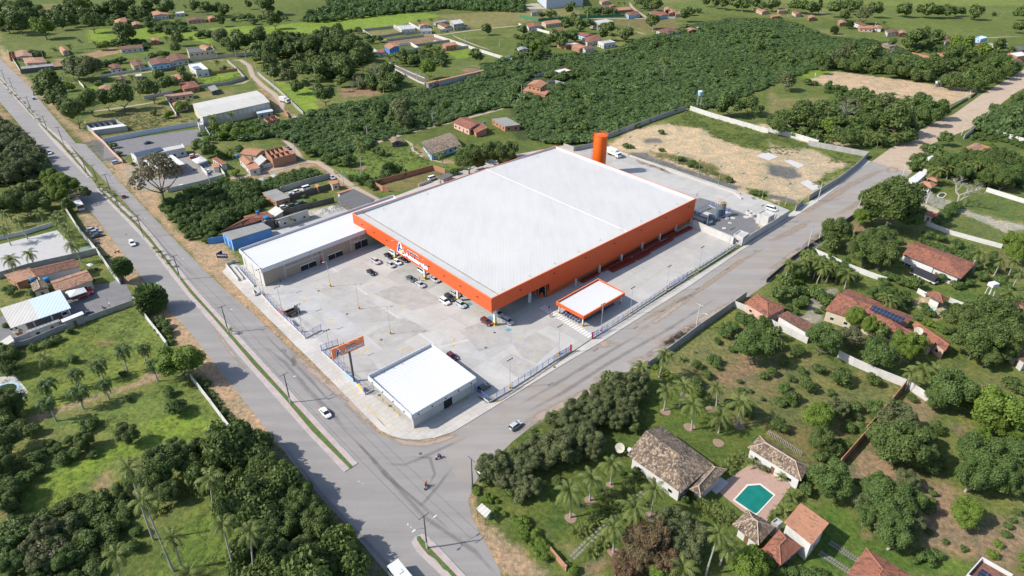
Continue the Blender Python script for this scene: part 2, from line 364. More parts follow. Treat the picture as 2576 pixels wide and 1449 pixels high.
 ('33', '0,-60 900,-60 700,320 380,330 0,100', BROWNG,2),('33', '780,380 1080,0 1180,0 1080,200 1300,330 1600,460 1930,560 1900,900 2300,940 2576,800 2576,1449 2100,1300 1950,1250 1550,1250 1400,800 900,500',(0.225,0.165,0.115),2.5),
 ('33', '380,780 760,770 900,900 1100,1080 1300,1180 2000,1400 2000,1449 200,1449 100,1300',(0.075,0.125,0.03),1.5),('33', '850,830 1090,1050 1060,1080 860,900', SOIL,1),
 ('33', '1780,1250 1990,1330 1990,1449 1500,1449 1500,1380',(0.095,0.15,0.034),1.5),('23', '1300,1100 1500,1080 1700,1250 1600,1400 1420,1449 1250,1300',(0.20,0.16,0.10),2),
 ('23', '1820,1400 2100,1440 2050,1500 1850,1500', SOIL,2),('33', '100,440 260,560 120,680 250,760 200,740 0,500', LAWN,0.8),
 ('31', '2230,480 2160,600 2130,760 2250,1100 2480,1449 2900,1449 2576,1180 2300,880 2200,700 2260,560', SANDC,0.8),('32', '0,1110 240,1330 430,1449 0,1449', SANDC,0.8),
 ('32', '0,830 100,900 300,1060 400,1280 240,1300 0,1050', GRASS,1),
 ('31', '130,0 380,320 640,640 940,970 1340,1449 1100,1449 700,900 400,500 60,0',(0.20,0.165,0.125),1.5),
]
def build_ground():
 def axis(lo, hi, fine_lo, fine_hi, st, st2, far):
  a = list(np.arange(fine_lo, fine_hi, st)); x = fine_hi
  while x < hi: a.append(x); x += st2
  k = st2
  while x < far: a.append(x); x += k; k *= 1.6
  a.append(far); b = []; x = fine_lo - st2
  while x > lo: b.append(x); x -= st2
  k = st2
  while x > -far: b.append(x); x -= k; k *= 1.6
  b.append(-far); return np.array(b[::-1] + a)
 xs = axis(-640,640,-190,200,1.25,3.0,9000.0); ys = axis(55,960,60,300,1.25,2.6,9000.0)
 X, Y = np.meshgrid(xs, ys); nx, ny = len(xs), len(ys)
 f1 = vnoise(X, Y,60,1); f2 = vnoise(X, Y,14,2); f3 = vnoise(X, Y,4,3)
 C = np.zeros(X.shape + (3,)); C[:] = GRASS
 t = (0.5*f1 + 0.35*f2 + 0.15*f3)[..., None]
 C = C*(0.75 + 0.5*t) + (np.array(DRYG) - np.array(GRASS))*np.clip((t - 0.5)*2.0,0,0.6)
 X1 = X + 3.2*(vnoise(X, Y,5,11) - .5) + 1.8*(vnoise(X, Y,1.8,12) - .5); Y1 = Y + 3.2*(vnoise(X, Y,5,13) - .5) + 1.8*(vnoise(X, Y,1.8,14) - .5)
 for k, s, c, soft in REG:
  pl = P(k, s)
  px = [p[0] for p in pl]; py = [p[1] for p in pl]
  bx = (xs > min(px) - 6) & (xs < max(px) + 6); by = (ys > min(py) - 6) & (ys < max(py) + 6)
  if not bx.any() or not by.any(): continue
  ix = np.where(bx)[0]; iy = np.where(by)[0]; sl = (slice(iy[0], iy[-1] + 1), slice(ix[0], ix[-1] + 1))
  hard = .35 if c in (SANDC, GRAV) else 1.0; xx, yy = X[sl] + (X1[sl] - X[sl])*hard, Y[sl] + (Y1[sl] - Y[sl])*hard; amp = soft*0.8
  m = np.zeros(xx.shape); K = 5
  for q in range(K):
   a = 2*math.pi*q/K; m += inpoly(xx + amp*math.cos(a)*.7, yy + amp*math.sin(a)*.7, pl)
  m = m/K
  n = (0.5*f1[sl] + 0.3*f2[sl] + 0.2*f3[sl]); cc = np.array(c)[None, None,:]*(0.82 + 0.36*n[..., None])
  C[sl] = C[sl]*(1 - m[..., None]) + cc*m[..., None]
 me = bpy.data.meshes.new('ground'); nv = nx*ny
 co = np.zeros((nv,3), np.float32); co[:,0] = X.ravel(); co[:,1] = Y.ravel()
 me.vertices.add(nv); me.vertices.foreach_set('co', co.ravel())
 i = np.arange((ny - 1)*(nx - 1)); r, c_ = i // (nx - 1), i % (nx - 1); a = r*nx + c_
 q = np.stack([a, a + 1, a + nx + 1, a + nx],1).astype(np.int32); nf = len(q)
 me.loops.add(nf*4); me.loops.foreach_set('vertex_index', q.ravel())
 me.polygons.add(nf); me.polygons.foreach_set('loop_start', np.arange(nf, dtype=np.int32)*4)
 me.polygons.foreach_set('loop_total', np.full(nf,4, np.int32)); me.update()
 at = me.color_attributes.new('soil', 'FLOAT_COLOR', 'POINT')
 at.data.foreach_set('color', np.concatenate([C.reshape(-1,3), np.ones((nv,1))],1).astype(np.float32).ravel())
 t = NT('ground'); p = t.pos(); cn = t.new('Attribute'); cn.attribute_name = 'soil'; k = cn.outputs['Color']
 n1 = t.noise(p,0.9,6,0.7); n2 = t.noise(p,0.16,5,0.65,0.6); n3 = t.noise(p,3.0,3,0.7)
 k = t.mix(1.0, k, t.mix(t.rng(n1,0.3,0.7),(0.50,0.54,0.50),(1.42,1.38,1.34)), 'MULTIPLY')
 k = t.mix(1.0, k, t.mix(t.rng(n2,0.3,0.7),(0.68,0.80,0.76),(1.40,1.20,1.06)), 'MULTIPLY')
 k = t.mix(1.0, k, t.mix(t.rng(n3,0.3,0.7),(0.80,0.80,0.78),(1.18,1.18,1.16)), 'MULTIPLY')
 t.col(k); t.b.inputs['Roughness'].default_value = 0.95; t.b.inputs['Specular IOR Level'].default_value = 0.1
 t.bump(t.math('ADD', n1, t.math('MULTIPLY', n2,1.5)),0.35,0.9)
 me.materials.append(t.m)
 o = bpy.data.objects.new('ground', me); COL.objects.link(o); o['kind'] = 'structure'
build_ground()
# ================================================================ roads
def m_asphalt(name, c, sandy=0.0, crackc=0.35):
 t = NT(name); p = t.pos(); mp = t.new('Mapping'); t.ln(p, mp.inputs[0])
 mp.inputs['Rotation'].default_value = (0,0, R(48.5 if 'avenue' in name else -44.5)); mp.inputs['Scale'].default_value = (0.03,0.35,1)
 st = t.noise(mp.outputs[0],1.0,5,0.6)
 k = t.mix(t.rng(st,0.32,0.68), sc(c,0.86), sc(c,1.12))
 k = t.mix(t.rng(t.noise(p,0.09,6,0.65,1.2),0.45,0.68,0,0.28), k, sc(c,0.72))
 k = t.mix(t.rng(t.noise(p,2.5,3,0.7),0.3,0.7,0,0.35), k, sc(c,1.18))
 vo = t.new('TexVoronoi', feature='DISTANCE_TO_EDGE'); t.ln(t.mix(0.12, p, t.new('TexNoise').outputs['Color']), vo.inputs['Vector']); vo.inputs['Scale'].default_value = 0.13
 k = t.mix(t.rng(vo.outputs['Distance'],0.0,0.006, crackc*.45,0), k, sc(c,0.45))
 if sandy: k = t.mix(t.rng(t.noise(p,0.05,6,0.7,0.5),0.5,0.62,0, sandy), k,(0.27,0.215,0.165))
 t.col(k); t.b.inputs['Roughness'].default_value = 0.8; t.bump(t.noise(p,6,2),0.01)
 return t.m
AV = m_asphalt('avenue_asphalt',(0.236,0.220,0.207)); CS = m_asphalt('cross_street_asphalt',(0.262,0.241,0.220),0.6)
aveL = P('F', '-75,130 0,198 90,295 150,362 228,446 246,472 362.5,585 470,723 644,920 780,1084.5 876,1190 896,1200 1050,1346 1060,1368 1130,1449 1180,1500')
aveLL = P('F', '1020,1500 979,1449 879,1329 804,1246.7 739,1166.7 676.5,1087 567.5,949.5 475,832 375,722 237.5,542 175,487 89,362 50,315 0,256 -75,190')
sheet('avenue_asphalt', aveL + aveLL,0.010, AV)
aveR = P('F', '-75,60 0,147.5 65,210 130,287.5 190,360 214,362 290,445 375,535 462.5,627 552.5,717 644,797 741,888 785,930 869,1008 956,1092 1014,1112 1054,1114 1094,1110 1141,1094')
aveR2 = P('F', '1195,1212 1178,1260 1188,1305 1256,1432 1275,1500 1215,1500 1140,1449 1050,1372 1040,1360 1026,1346 878,1196 858,1180 800,1102 644,915 480,724.5 362.5,564.5 250,440 172.5,362 155,360 96,297.5 0,192.5 -75,125')
sheet('avenue_asphalt', aveR + aveR2,0.014, AV)
cs = P('F', '1141,1084 1144,1080 1288,990 1438,898 1513,854 1728,717 1932,578 2054.5,500 2150,420 2189.5,405') + P('F', '2292,436 2240,478 2130,556 2024,640 1932,712 1870,755 1840,776 1690,885 1590,930 1480,990 1366,1050 1288,1112 1215,1185 1195,1214 1150,1205 1105,1125')
sheet('cross_street_asphalt', cs,0.018, CS)
def m_patch(name, c, lo=0.35, hi=0.6, scale=0.25, amax=0.9):
 t = NT(name); p = t.pos(); at = t.new('Attribute'); at.attribute_name = 'edge'
 w = t.math('MULTIPLY', at.outputs['Fac'], t.rng(t.noise(p, scale,6,0.7,0.6), lo, hi,0.0,1.3))
 t.col(t.mix(t.rng(t.noise(p,1.5,4),0.3,0.7), sc(c,0.9), sc(c,1.1))); t.b.inputs['Roughness'].default_value = 0.95
 tr = t.new('BsdfTransparent'); mx = t.new('MixShader'); t.ln(t.rng(w,0.1,0.75,0, amax), mx.inputs[0])
 t.ln(tr.outputs[0], mx.inputs[1]); t.ln(t.b.outputs[0], mx.inputs[2]); t.ln(mx.outputs[0], t.n['Material Output'].inputs[0])
 return t.m
def patch(name, pts, w, z, mat):
 """a worn or sandy streak lying on a road: full in the middle, thinning out to its edges"""
 a = offset_line(pts, w); n = len(pts); L, Rr = a[:n], a[n:][::-1]
 vs = []; fs = []; e = []
 for i in range(n):
  ed = 0.0 if i in (0, n - 1) else 1.0
  for q, val in ((L[i],0.0),(pts[i], ed),(Rr[i],0.0)): vs.append(V3(q, z)); e.append(val)
 for i in range(n - 1):
  for j in (0,1): fs.append((3*i + j,3*i + j + 1,3*i + j + 4,3*i + j + 3))
 fs = [f[::-1] if (vs[f[1]][0]-vs[f[0]][0])*(vs[f[2]][1]-vs[f[1]][1])-(vs[f[1]][1]-vs[f[0]][1])*(vs[f[2]][0]-vs[f[1]][0]) < 0 else f for f in fs]
 me = bpy.data.meshes.new(name); me.from_pydata(vs,[], fs); me.materials.append(mat)
 at = me.attributes.new('edge', 'FLOAT', 'POINT'); at.data.foreach_set('value', e)
 o = bpy.data.objects.new(name, me); COL.objects.link(o); o['kind'] = 'structure'
SP_ = m_patch('drifted_sand',(0.33,0.25,0.18),0.25,0.7,0.25,0.75); SP2 = m_patch('drifted_pale_sand',(0.34,0.27,0.215),0.3,0.55)
TY = m_patch('tyre_marks',(0.14,0.135,0.132),0.2,0.62,0.15,0.30); OIL = m_patch('damp_stain',(0.13,0.125,0.12),0.3,0.6,0.3,0.5)
DIRTR = m_paint('dirt_road',(0.40,0.31,0.225),0.95,0.14,0.3, dirt=((0.31,0.225,0.155),0.6))
sheet('dirt_road', P('F', '2189.5,409 2230,380 2282,345 2342,312 2399,287.5 2469,237.5 2576,175 2760,60') + P('F', '2760,110 2576,222 2557,232 2480,290 2442,323 2344,362 2320,395 2292,436'),0.008, DIRTR)
for s, w in (('13:300,760 600,560 800,430 1050,300 1180,240',5.0),('13:0,1010 200,900 330,830 420,740',4.5),('12:1650,1640 1900,1460 2300,1180 2576,1010',3.0),
             ('13:650,760 900,600 1100,400 1300,300',4.0),('13:330,1090 500,930 700,800 860,690',5.0),('22:1180,420 1500,230 1700,110 1900,20',2.2),('13:-100,1420 100,1280 300,1130',4)):
 k, q = s.split(':'); patch('sand_streak', P(k, q), w,0.026, SP_)
for s, w in (('22:1250,480 1500,300 1700,150 1850,60',3),('22:1480,610 1620,520 1800,420 2000,300',6),('22:700,640 900,560 1100,520',6),('22:1180,800 1300,740 1450,660',6),('22:850,960 950,880 1100,840',5),
             ('21:250,600 560,830 700,950 900,1100 1100,1300 1300,1460',3.5),('21:0,150 200,330 400,550 560,720',3),('31:1300,60 1500,110 1700,120 1900,70 2050,0',2.5),('13:1180,240 1250,260 1320,290',12),('22:1250,800 780,1050 320,1280 0,1510',5),('22:2300,60 1900,330 1560,570 1300,740',4),('13:560,880 300,1080 0,1310',4),
             ('20:2050,250 2300,620 2550,900',1.5)):
 k, q = s.split(':'); patch('sand_streak', P(k, q), w,0.026, SP2)
for s, w in (('31:200,60 600,560 900,900 1200,1200 1450,1440',1.6),('31:900,0 1200,300 1500,640 1700,860 2200,1200 2450,1440',1.6),('31:1000,100 1300,440 1700,760 2050,1060',1.2),
             ('21:0,530 300,760 560,1060 800,1300 960,1460',1.8),('21:60,470 330,700 560,930 800,1200',1.4),('10:1000,300 1300,640 1700,1100 2100,1449',1.5),('31:1250,330 1500,330 1800,200 2200,0',1.6),
             ('31:2000,300 1850,520 1700,700 1640,760',1.2),('31:1500,250 1750,260 1800,420 1700,640',1.0),('22:100,1290 500,1060 1000,740 1600,400 2100,60',2.0),('22:0,1240 500,930 900,690 1400,380',2)):
 k, q = s.split(':'); patch('tyre_marks', P(k, q), w,0.030, TY)
for s, w in (('21:250,590 290,640 330,670',2),('21:350,680 380,760 400,800',2.4),('21:380,760 420,790',2),('22:1640,490 1700,470 1760,460',3),('22:580,790 620,810',1.5)): k, q = s.split(':'); patch('damp_stain', P(k, q), w,0.034, OIL)
MK = m_patch('worn_white_paint',(0.6,0.6,0.58),0.4,0.62,1.2,0.75)
for s in ('31:1515,920 1540,945', '31:1545,945 1570,970', '31:1575,965 1612,1000', '31:1010,480 1060,510', '31:1060,500 1100,540'):
 k, q = s.split(':'); a, b = P(k, q); patch('road_marking',[a,(a + b)/2, b],0.8,0.036, MK)
KERB = m_paint('kerb_concrete',(0.36,0.35,0.33),0.9,0.15,0.5, dirt=((0.20,0.17,0.13),0.6)); PINK = m_paint('pink_paving',(0.41,0.31,0.295),0.9,0.16,0.5, dirt=((0.36,0.34,0.31),0.75))
MG = m_paint('median_grass',(0.075,0.125,0.030),0.95,0.35,1.2, dirt=((0.16,0.14,0.07),0.6))
LN = m_patch('lane_dirt',(0.36,0.285,0.21),0.0,0.35,0.3,1.0)
for k, s, w in (('F', '555,455 600,446 644,437 700,424 769,406 800,409 830,428 857,448 895,474 945,502 975,516',5.5),('F', '772,404 748,384 728,362 700,350',4.5),('F', '905,375 950,358 1019,336 1075,322 1134,308 1194,292 1240,280 1292,264',4.0),('F', '1010,348 1034,362 1038,378 1068,398 1105,407 1141,412',2.4),
             ('F', '212,284 260,277 310,270 360,262 412,252',4.5),('F', '145,213 175,210 204,207',5),('F', '252,198 310,190 380,180 440,172 485,167',4),('F', '575,152 605,151 626,165 636,192 660,215 690,237 709,262 716,290',6),('F', '632,198 610,210 585,214',4),
             ('F', '916,107 971,100 1020,94 1069,88 1119,86 1160,80 1209,74 1288,66 1340,62',5),('F', '1463,47 1520,47 1580,47 1630,47 1605,30 1590,18 1578,2',6),('F', '1590,77 1612,83 1632,90',3),('F', '1130,85 1155,97 1200,115 1250,130',3),('F', '505,155 545,152 575,150',4),('F', '560,0 640,-8 700,-14',3),('F', '0,79 60,74 130,70 212,69',2),('F', '2445,95 2500,94 2576,90',4)):
 patch('dirt_lane', P(k, s), w,0.03, LN)
def lerp2(A, B, f): return [a*(1 - f) + b*f for a, b in zip(A, B)]
def resample(pts, n):
 d = [0];
 for i in range(1, len(pts)): d.append(d[-1] + np.linalg.norm(pts[i] - pts[i - 1]))
 t = np.linspace(0, d[-1], n); a = np.array(pts); return [np.array([np.interp(q, d, a[:,0]), np.interp(q, d, a[:,1])]) for q in t]
MED = []
for le, ri in ((P('F', '-75,134 0,205 86,300'), P('F', '-75,122 0,192.5 96,297.5')),(P('F', '94,311 137.5,362 221,448'), P('F', '108,310 172.5,362 235,444.5')),
               (P('F', '240,476 362.5,602 453,722 644,944.5 769,1084.5 866.5,1188'), P('F', '254,470 362.5,564.5 490,724.5 644,891 825,1087 900,1166')),
               (P('F', '1044,1352 1035,1364 1044,1384 1109,1446 1160,1505'), P('F', '1062,1344 1074,1349 1090,1362 1171,1449 1225,1505'))):
 A = resample(le,14); B = resample(ri,14); MED.append((A, B))
 mb = MB(); A0 = A; B0 = B; mb.prism([tuple(p) for p in A0 + B0[::-1]],0.0,0.16); single('median_kerb', mb, KERB, kind='structure')
 if np.linalg.norm(A[-1]-A[0]) > 1:
  for f0, f1, m, nm, z in ((0.10,0.34, PINK, 'pink_pavement',0.166),(0.35,0.63, MG, 'median_grass',0.172),(0.64,0.88, PINK, 'pink_pavement',0.166)):
   a = lerp2(A, B, f0); b = lerp2(A, B, f1)
   if f0 == 0.35:
    rs = random.Random(3); a = [p + np.array([rs.uniform(-.3,.3), rs.uniform(-.3,.3)]) for p in a]
   mb = MB()
   for i in range(13):
    if i == 0 and len(MED) in (2,3,4): aa, bb = a[0]*.8 + a[1]*.2, b[0]*.8 + b[1]*.2
    else: aa, bb = a[i], b[i]
    q = [V3(aa, z), V3(bb, z), V3(b[i + 1], z), V3(a[i + 1], z)]
    if (q[1][0]-q[0][0])*(q[2][1]-q[1][1])-(q[1][1]-q[0][1])*(q[2][0]-q[1][0]) < 0: q = q[::-1]
    mb.add(q,[(0,1,2,3)])
   single(nm, mb, m, kind='structure')
# ================================================================ store yard, pavements, slabs
HB = R(44.4)                                # heading of the cross street
def m_lot(name, c, var=0.12, cell=(19.0,12.5)):
 t = NT(name); p = t.pos(); mp = t.new('Mapping'); t.ln(p, mp.inputs[0]); mp.inputs['Rotation'].default_value = (0,0,-HB)
 br = t.new('TexBrick'); t.ln(mp.outputs[0], br.inputs['Vector']); br.inputs['Scale'].default_value = 1.0
 br.inputs['Brick Width'].default_value = cell[0]; br.inputs['Row Height'].default_value = cell[1]; br.inputs['Mortar Size'].default_value = 0.05
 br.inputs['Color1'].default_value = sc(c,1 + var) + (1,); br.inputs['Color2'].default_value = sc(c,1 - var) + (1,); br.inputs['Mortar'].default_value = sc(c,0.7) + (1,)
 br.offset = 0.37; br.inputs['Bias'].default_value = -0.1
 b2 = t.new('TexBrick'); t.ln(mp.outputs[0], b2.inputs['Vector']); b2.inputs['Scale'].default_value = 1.0; b2.offset = 0.0
 b2.inputs['Brick Width'].default_value = 5.2; b2.inputs['Row Height'].default_value = 5.2; b2.inputs['Mortar Size'].default_value = 0.035
 b2.inputs['Color1'].default_value = (1,1,1,1); b2.inputs['Color2'].default_value = (0.94,0.94,0.95,1); b2.inputs['Mortar'].default_value = (0.8,0.79,0.77,1)
 k = t.mix(1.0, br.outputs['Color'], b2.outputs['Color'], 'MULTIPLY')
 k = t.mix(t.rng(t.noise(p,0.07,6,0.65,1.0),0.42,0.7,0,0.35), k, sc(c,0.72))
 k = t.mix(t.rng(t.noise(p,0.35,6,0.7,2.0),0.52,0.7,0,0.35), k, sc(c,0.62))
 k = t.mix(t.rng(t.noise(p,0.11,5,0.6),0.5,0.75,0,0.6), k, sc(c,1.25))
 t.col(k); t.b.inputs['Roughness'].default_value = 0.85; MATS[name] = t.m; return t.m
LOT = m_lot('yard_concrete',(0.385,0.370,0.345)); WALK = m_lot('pavement_concrete',(0.44,0.415,0.38),0.06,(3.0,1.6))
lot_pts = P('F', '612,668 665,720 700,752 770,822 812,862 905,975 945,1000 1030,1065 1200,998 1262,1007 1432,890 1490,851 1733,690 1860,610 1985,529 1905,497 1800,462 1660,414 1529,373 1478,372 1420,366 1240,400 1000,492 640,590')
single('store_yard', MB().prism([tuple(p) for p in lot_pts],0.0,0.10), LOT, kind='structure')
walk_o = P('F', '560,684 600,726 644,769 741,866 785,909 869,994 956,1082 966,1087 990,1098 1014,1104.5 1054,1107.5 1094,1102 1120,1094 1142,1086 1288,997 1438,904.5 1513,860.8 1728,724.5 1860,634 1932,588 2054.5,509.7 2100,476 2189.5,407')
walk_i = P('F', '2175,398 2090,470 2045,503 1997,530 1925,585 1861,625 1733,705 1490,854 1432,894 1262,1010 1226,1016 1200,998 1030,1065 945,1000 905,975 812,862 770,822 700,752 612,668 575,665')
single('pavement', MB().prism([tuple(p) for p in walk_o + walk_i],0.0,0.15), WALK, kind='structure')
YEL = m_paint('yellow_paint',(0.50,0.385,0.20),0.8,0.3,1.0, dirt=((0.38,0.35,0.30),.8)); WHT = m_paint('white_paint',(0.62,0.62,0.60),0.8,0.15,1.0); BLU = m_paint('blue_paint',(0.10,0.26,0.33),0.8,0.15,1.0)
SLABP = m_paint('pale_new_concrete',(0.46,0.445,0.42),0.9,0.07,0.4); SLABD = m_paint('grey_worn_concrete',(0.345,0.33,0.308),0.9,0.14,0.3, dirt=((0.19,0.18,0.17),0.5))
SLABM = m_paint('bluish_concrete',(0.385,0.378,0.365),0.9,0.10,0.3, dirt=((0.24,0.235,0.225),0.4))
for k, s, m in (('21', '570,0 880,0 960,60 800,130', SLABD),('21', '210,0 500,0 680,120 640,230 400,300 200,120', SLABM),('21', '810,210 1080,90 1460,330 980,360', SLABD),('21', '640,260 810,215 980,360 1100,470 900,520 750,440', SLABM),
    ('21', '1110,475 1500,300 1760,440 1650,455 1400,590 1290,630', SLABD),('21', '1180,60 1540,-80 1900,140 1560,230', SLABD),('21', '2040,430 2400,290 2576,440 2576,560 2240,640', SLABD),('21', '1900,480 2140,520 2240,640 2450,760 2100,700 1850,600', SLABM),
    ('21', '2440,740 2576,660 2900,820 2650,920', SLABD),('11', '1290,1330 1560,1190 1900,1380 1620,1520', SLABD),('22', '0,560 250,450 480,560 250,760 100,700', SLABD),('21', '1090,1170 1230,1080 1460,1280 1300,1370', SLABD),
    ('21', '1820,1250 2090,1090 2290,1160 1920,1365', SLABD),('21', '1010,760 1300,760 1180,900 1080,860', SLABM),('21', '950,690 1160,720 1250,850 1100,880', SLABD),('21', '60,100 400,320 460,470 500,500 620,460 540,360 260,160', SLABD)):
 sheet('concrete_slab', P(k, s),0.112, m)
for k, s in (('21', '1030,0 1130,70 1110,76 1010,5'),('21', '1315,220 1445,300 1430,310 1300,228'),('21', '1650,455 1800,560 1780,572 1630,465'),('21', '1840,595 2130,520 2145,530 1850,606'),('11', '760,1240 850,1300 835,1310 745,1250'),('11', '990,1425 1030,1449 1020,1449 980,1432')):
 sheet('concrete_slab', P(k, s),0.118, SLABP)
GRV = m_paint('grey_gravel',(0.155,0.155,0.158),0.95,0.3,3.0, dirt=((0.21,0.205,0.2),0.5))
sheet('gravel_yard', P('12', '1790,560 1900,545 2020,580 2150,640 2300,690 2420,740 2470,800 2500,860 2400,905 2290,975 2150,900 1900,800 1840,780'),0.122, GRV)
single('low_wall', strip_mb(P('12', '955,40 1500,240 2000,420 2240,500 2310,560'),0.45,0.1,0.75), m_paint('kerb_wall',(0.42,0.40,0.37),0.9,0.1,0.5), label='long low concrete kerb wall between the rear truck yard and the sandy plot', cat='wall', loc=V3(GT('12',1500,240)))
patch('sand_streak', P('12', '1160,100 1300,190 1500,255 1700,330'),5,0.125, SP_); patch('sand_streak', P('12', '1250,200 1500,230 1600,300'),6,0.125, SP2)
def line(k, s, w=0.14, z=0.128, m=None, name='parking_line'): single(name, strip_mb(P(k, s), w, z), m or YEL, kind='structure')
for s in ('0,640 110,725', '65,606 180,690', '133,570 255,652', '205,532 320,600', '250,485 380,568', '380,568 20,838', '340,628 0,890', '0,795 50,775'): line('22', s)
for s in ('2000,450 2130,560', '2080,410 2200,500', '2160,370 2290,470', '2240,470 2320,560', '2540,680 2576,700', '1090,150 1300,250', '1180,60 1400,170', '1000,0 1160,90', '1370,0 1540,95', '1240,390 1360,520', '1320,350 1440,440', '1560,480 1700,580', '1160,440 1300,580', '760,0 820,40', '640,0 720,60'): line('21', s)
for s in ('600,1400 680,1449', '680,1340 830,1449', '750,1345 900,1440', '1000,1200 1200,1340', '1080,1190 1160,1260', '820,1290 960,1400', '1890,1370 1960,1440', '1240,1300 1300,1350'): line('11', s)
for s in ('1090,1150 1300,1370', '1300,1370 1450,1290', '1190,1260 1310,1190', '1260,1310 1390,1230', '1130,1200 1240,1130', '830,880 1330,1430', '640,690 830,880', '820,890 810,940 1060,1160 1330,1420 1480,1449 1700,1440 1900,1380 2330,1180', '40,110 170,230 330,400 480,530', '2000,1090 2100,1170', '1830,1260 1930,1350', '1930,1220 2030,1290'): line('21', s,0.16,0.158)
for s in ('0,1050 400,800 600,690', '820,520 1200,290 1560,90 1720,0'): line('22', s,0.16,0.158)
for s in ('1650,1449 2000,1210 2330,1000 2420,930',): line('12', s,0.16,0.158)
for s in ('2250,1300 2380,1449', '2330,1290 2440,1420'): line('10', s,0.16,0.158)
for s in ('1250,1449 1600,1200 1900,1010 2100,900', '1400,1250 1600,1360', '1560,1150 1750,1260', '1700,1060 1900,1170', '1850,960 2060,1080', '1980,880 2170,980'): line('12', s,0.12)
def arrow(k, a, b):
 a, b = GT(k,*a), GT(k,*b); d = (b - a)/np.linalg.norm(b - a); n = np.array([-d[1], d[0]]); m = MB()
 strip_mb([a, b - d*1.4],0.22,0.130, mb=m); h = b - d*1.6
 m.add([V3(h - n*.7,.130), V3(b,.130), V3(h + n*.7,.130)],[(0,1,2)]); single('painted_arrow', m, YEL, kind='structure')
for k, a, b in (('21',(545,125),(475,65)),('21',(440,90),(500,145)),('21',(820,370),(740,300)),('21',(700,320),(775,390)),('21',(1450,670),(1590,600)),('21',(1560,590),(1425,640)),('21',(1060,590),(1140,650)),('21',(1000,600),(1085,665)),
    ('21',(2070,580),(1965,505)),('21',(1920,530),(2020,605)),('21',(2180,290),(2305,230)),('21',(2270,210),(2160,262)),('21',(1400,220),(1500,180)),('11',(930,1220),(1020,1190)),('11',(1130,1430),(1200,1410)),('11',(1240,1410),(1300,1390)),('22',(50,520),(120,490))): arrow(k, a, b)
def zebra(k, a, b, n, wid, ln):
 a, b = GT(k,*a), GT(k,*b)
 d = (b - a)/np.linalg.norm(b - a); m = MB(); nn = np.array([-d[1], d[0]])
 for i in range(n):
  c = a + (b - a)*(i + .5)/n; m.add([V3(c - d*wid/2 - nn*ln/2,.134), V3(c + d*wid/2 - nn*ln/2,.134), V3(c + d*wid/2 + nn*ln/2,.134), V3(c - d*wid/2 + nn*ln/2,.134)],[(0,1,2,3)])
 single('zebra_crossing', m, WHT, kind='structure')
zebra('22',(300,190),(470,290),7,0.7,2.6); zebra('22',(470,290),(800,495),13,0.7,2.4); zebra('21',(470,545),(535,590),3,0.6,3.0); zebra('21',(590,660),(650,700),3,0.6,3.0)
for k, s in (('21', '2110,160 2150,145 2180,165 2130,190'),('21', '2325,295 2360,285 2395,310 2360,330'),('21', '2505,425 2540,405 2576,420 2540,445'),('11', '2280,1390 2310,1380 2340,1400 2310,1410')): sheet('blue_disabled_bay', P(k, s),0.134, BLU)
for k, x, y in (('21',2145,168),('21',2360,306)):
 c = GT(k, x, y); m = MB(); m.cyl(c + np.array([-.1,.55]),.16,.13,.142,10); strip_mb([c + np.array([-.1,.35]), c + np.array([0,-.1]), c + np.array([.4,-.5])],.16,.138, mb=m); strip_mb([c + np.array([-.45,.1]), c + np.array([.3,.15])],.14,.139, mb=m); single('wheelchair_symbol', m, WHT, kind='structure')
WM = m_paint('iron_cover',(0.10,0.085,0.075),0.8,0.2,2);
for k, x, y in (('21',630,32),('21',917,265),('21',1260,525),('21',2400,452),('21',2312,604),('31',1655,218),('22',428,800),('21',1240,1083),('21',1353,1192),('22',5*0 + 730,905 - 0),('12',2240,845 - 0),('10',1270,912)):
 if (k, x) == ('22',730) : continue
 c = GT(k, x, y); mb = MB(); mb.slot(0).cyl(c,0.42,0.005,0.17 if k != '31' and k != '10' else 0.04,14)
 single('manhole_cover', mb, WM, label='round iron manhole cover @', cat='manhole cover', loc=V3(c), group='manhole covers in the ground')
KB = m_paint('kerb_stop_yellow',(0.5,0.36,0.12),0.8,0.2,2)
for k, x, y, h in (('21',1258,1118,-1),('21',1315,1168,-1),('21',1372,1220,-1),('21',1425,1268,-1),('21',2115,1100,0),('21',2045,1142,0),('21',1965,1190,0),('21',1885,1238,0)):
 c = GT(k, x, y); single('wheel_stop', MB().box(V3(c),(1.7,.25,.14),(HB if h == 0 else HB - R(91)), z0=.15), KB, label='yellow painted concrete wheel stop @', cat='wheel stop', loc=V3(c,.15), group='wheel stops beside the white-roofed shop')
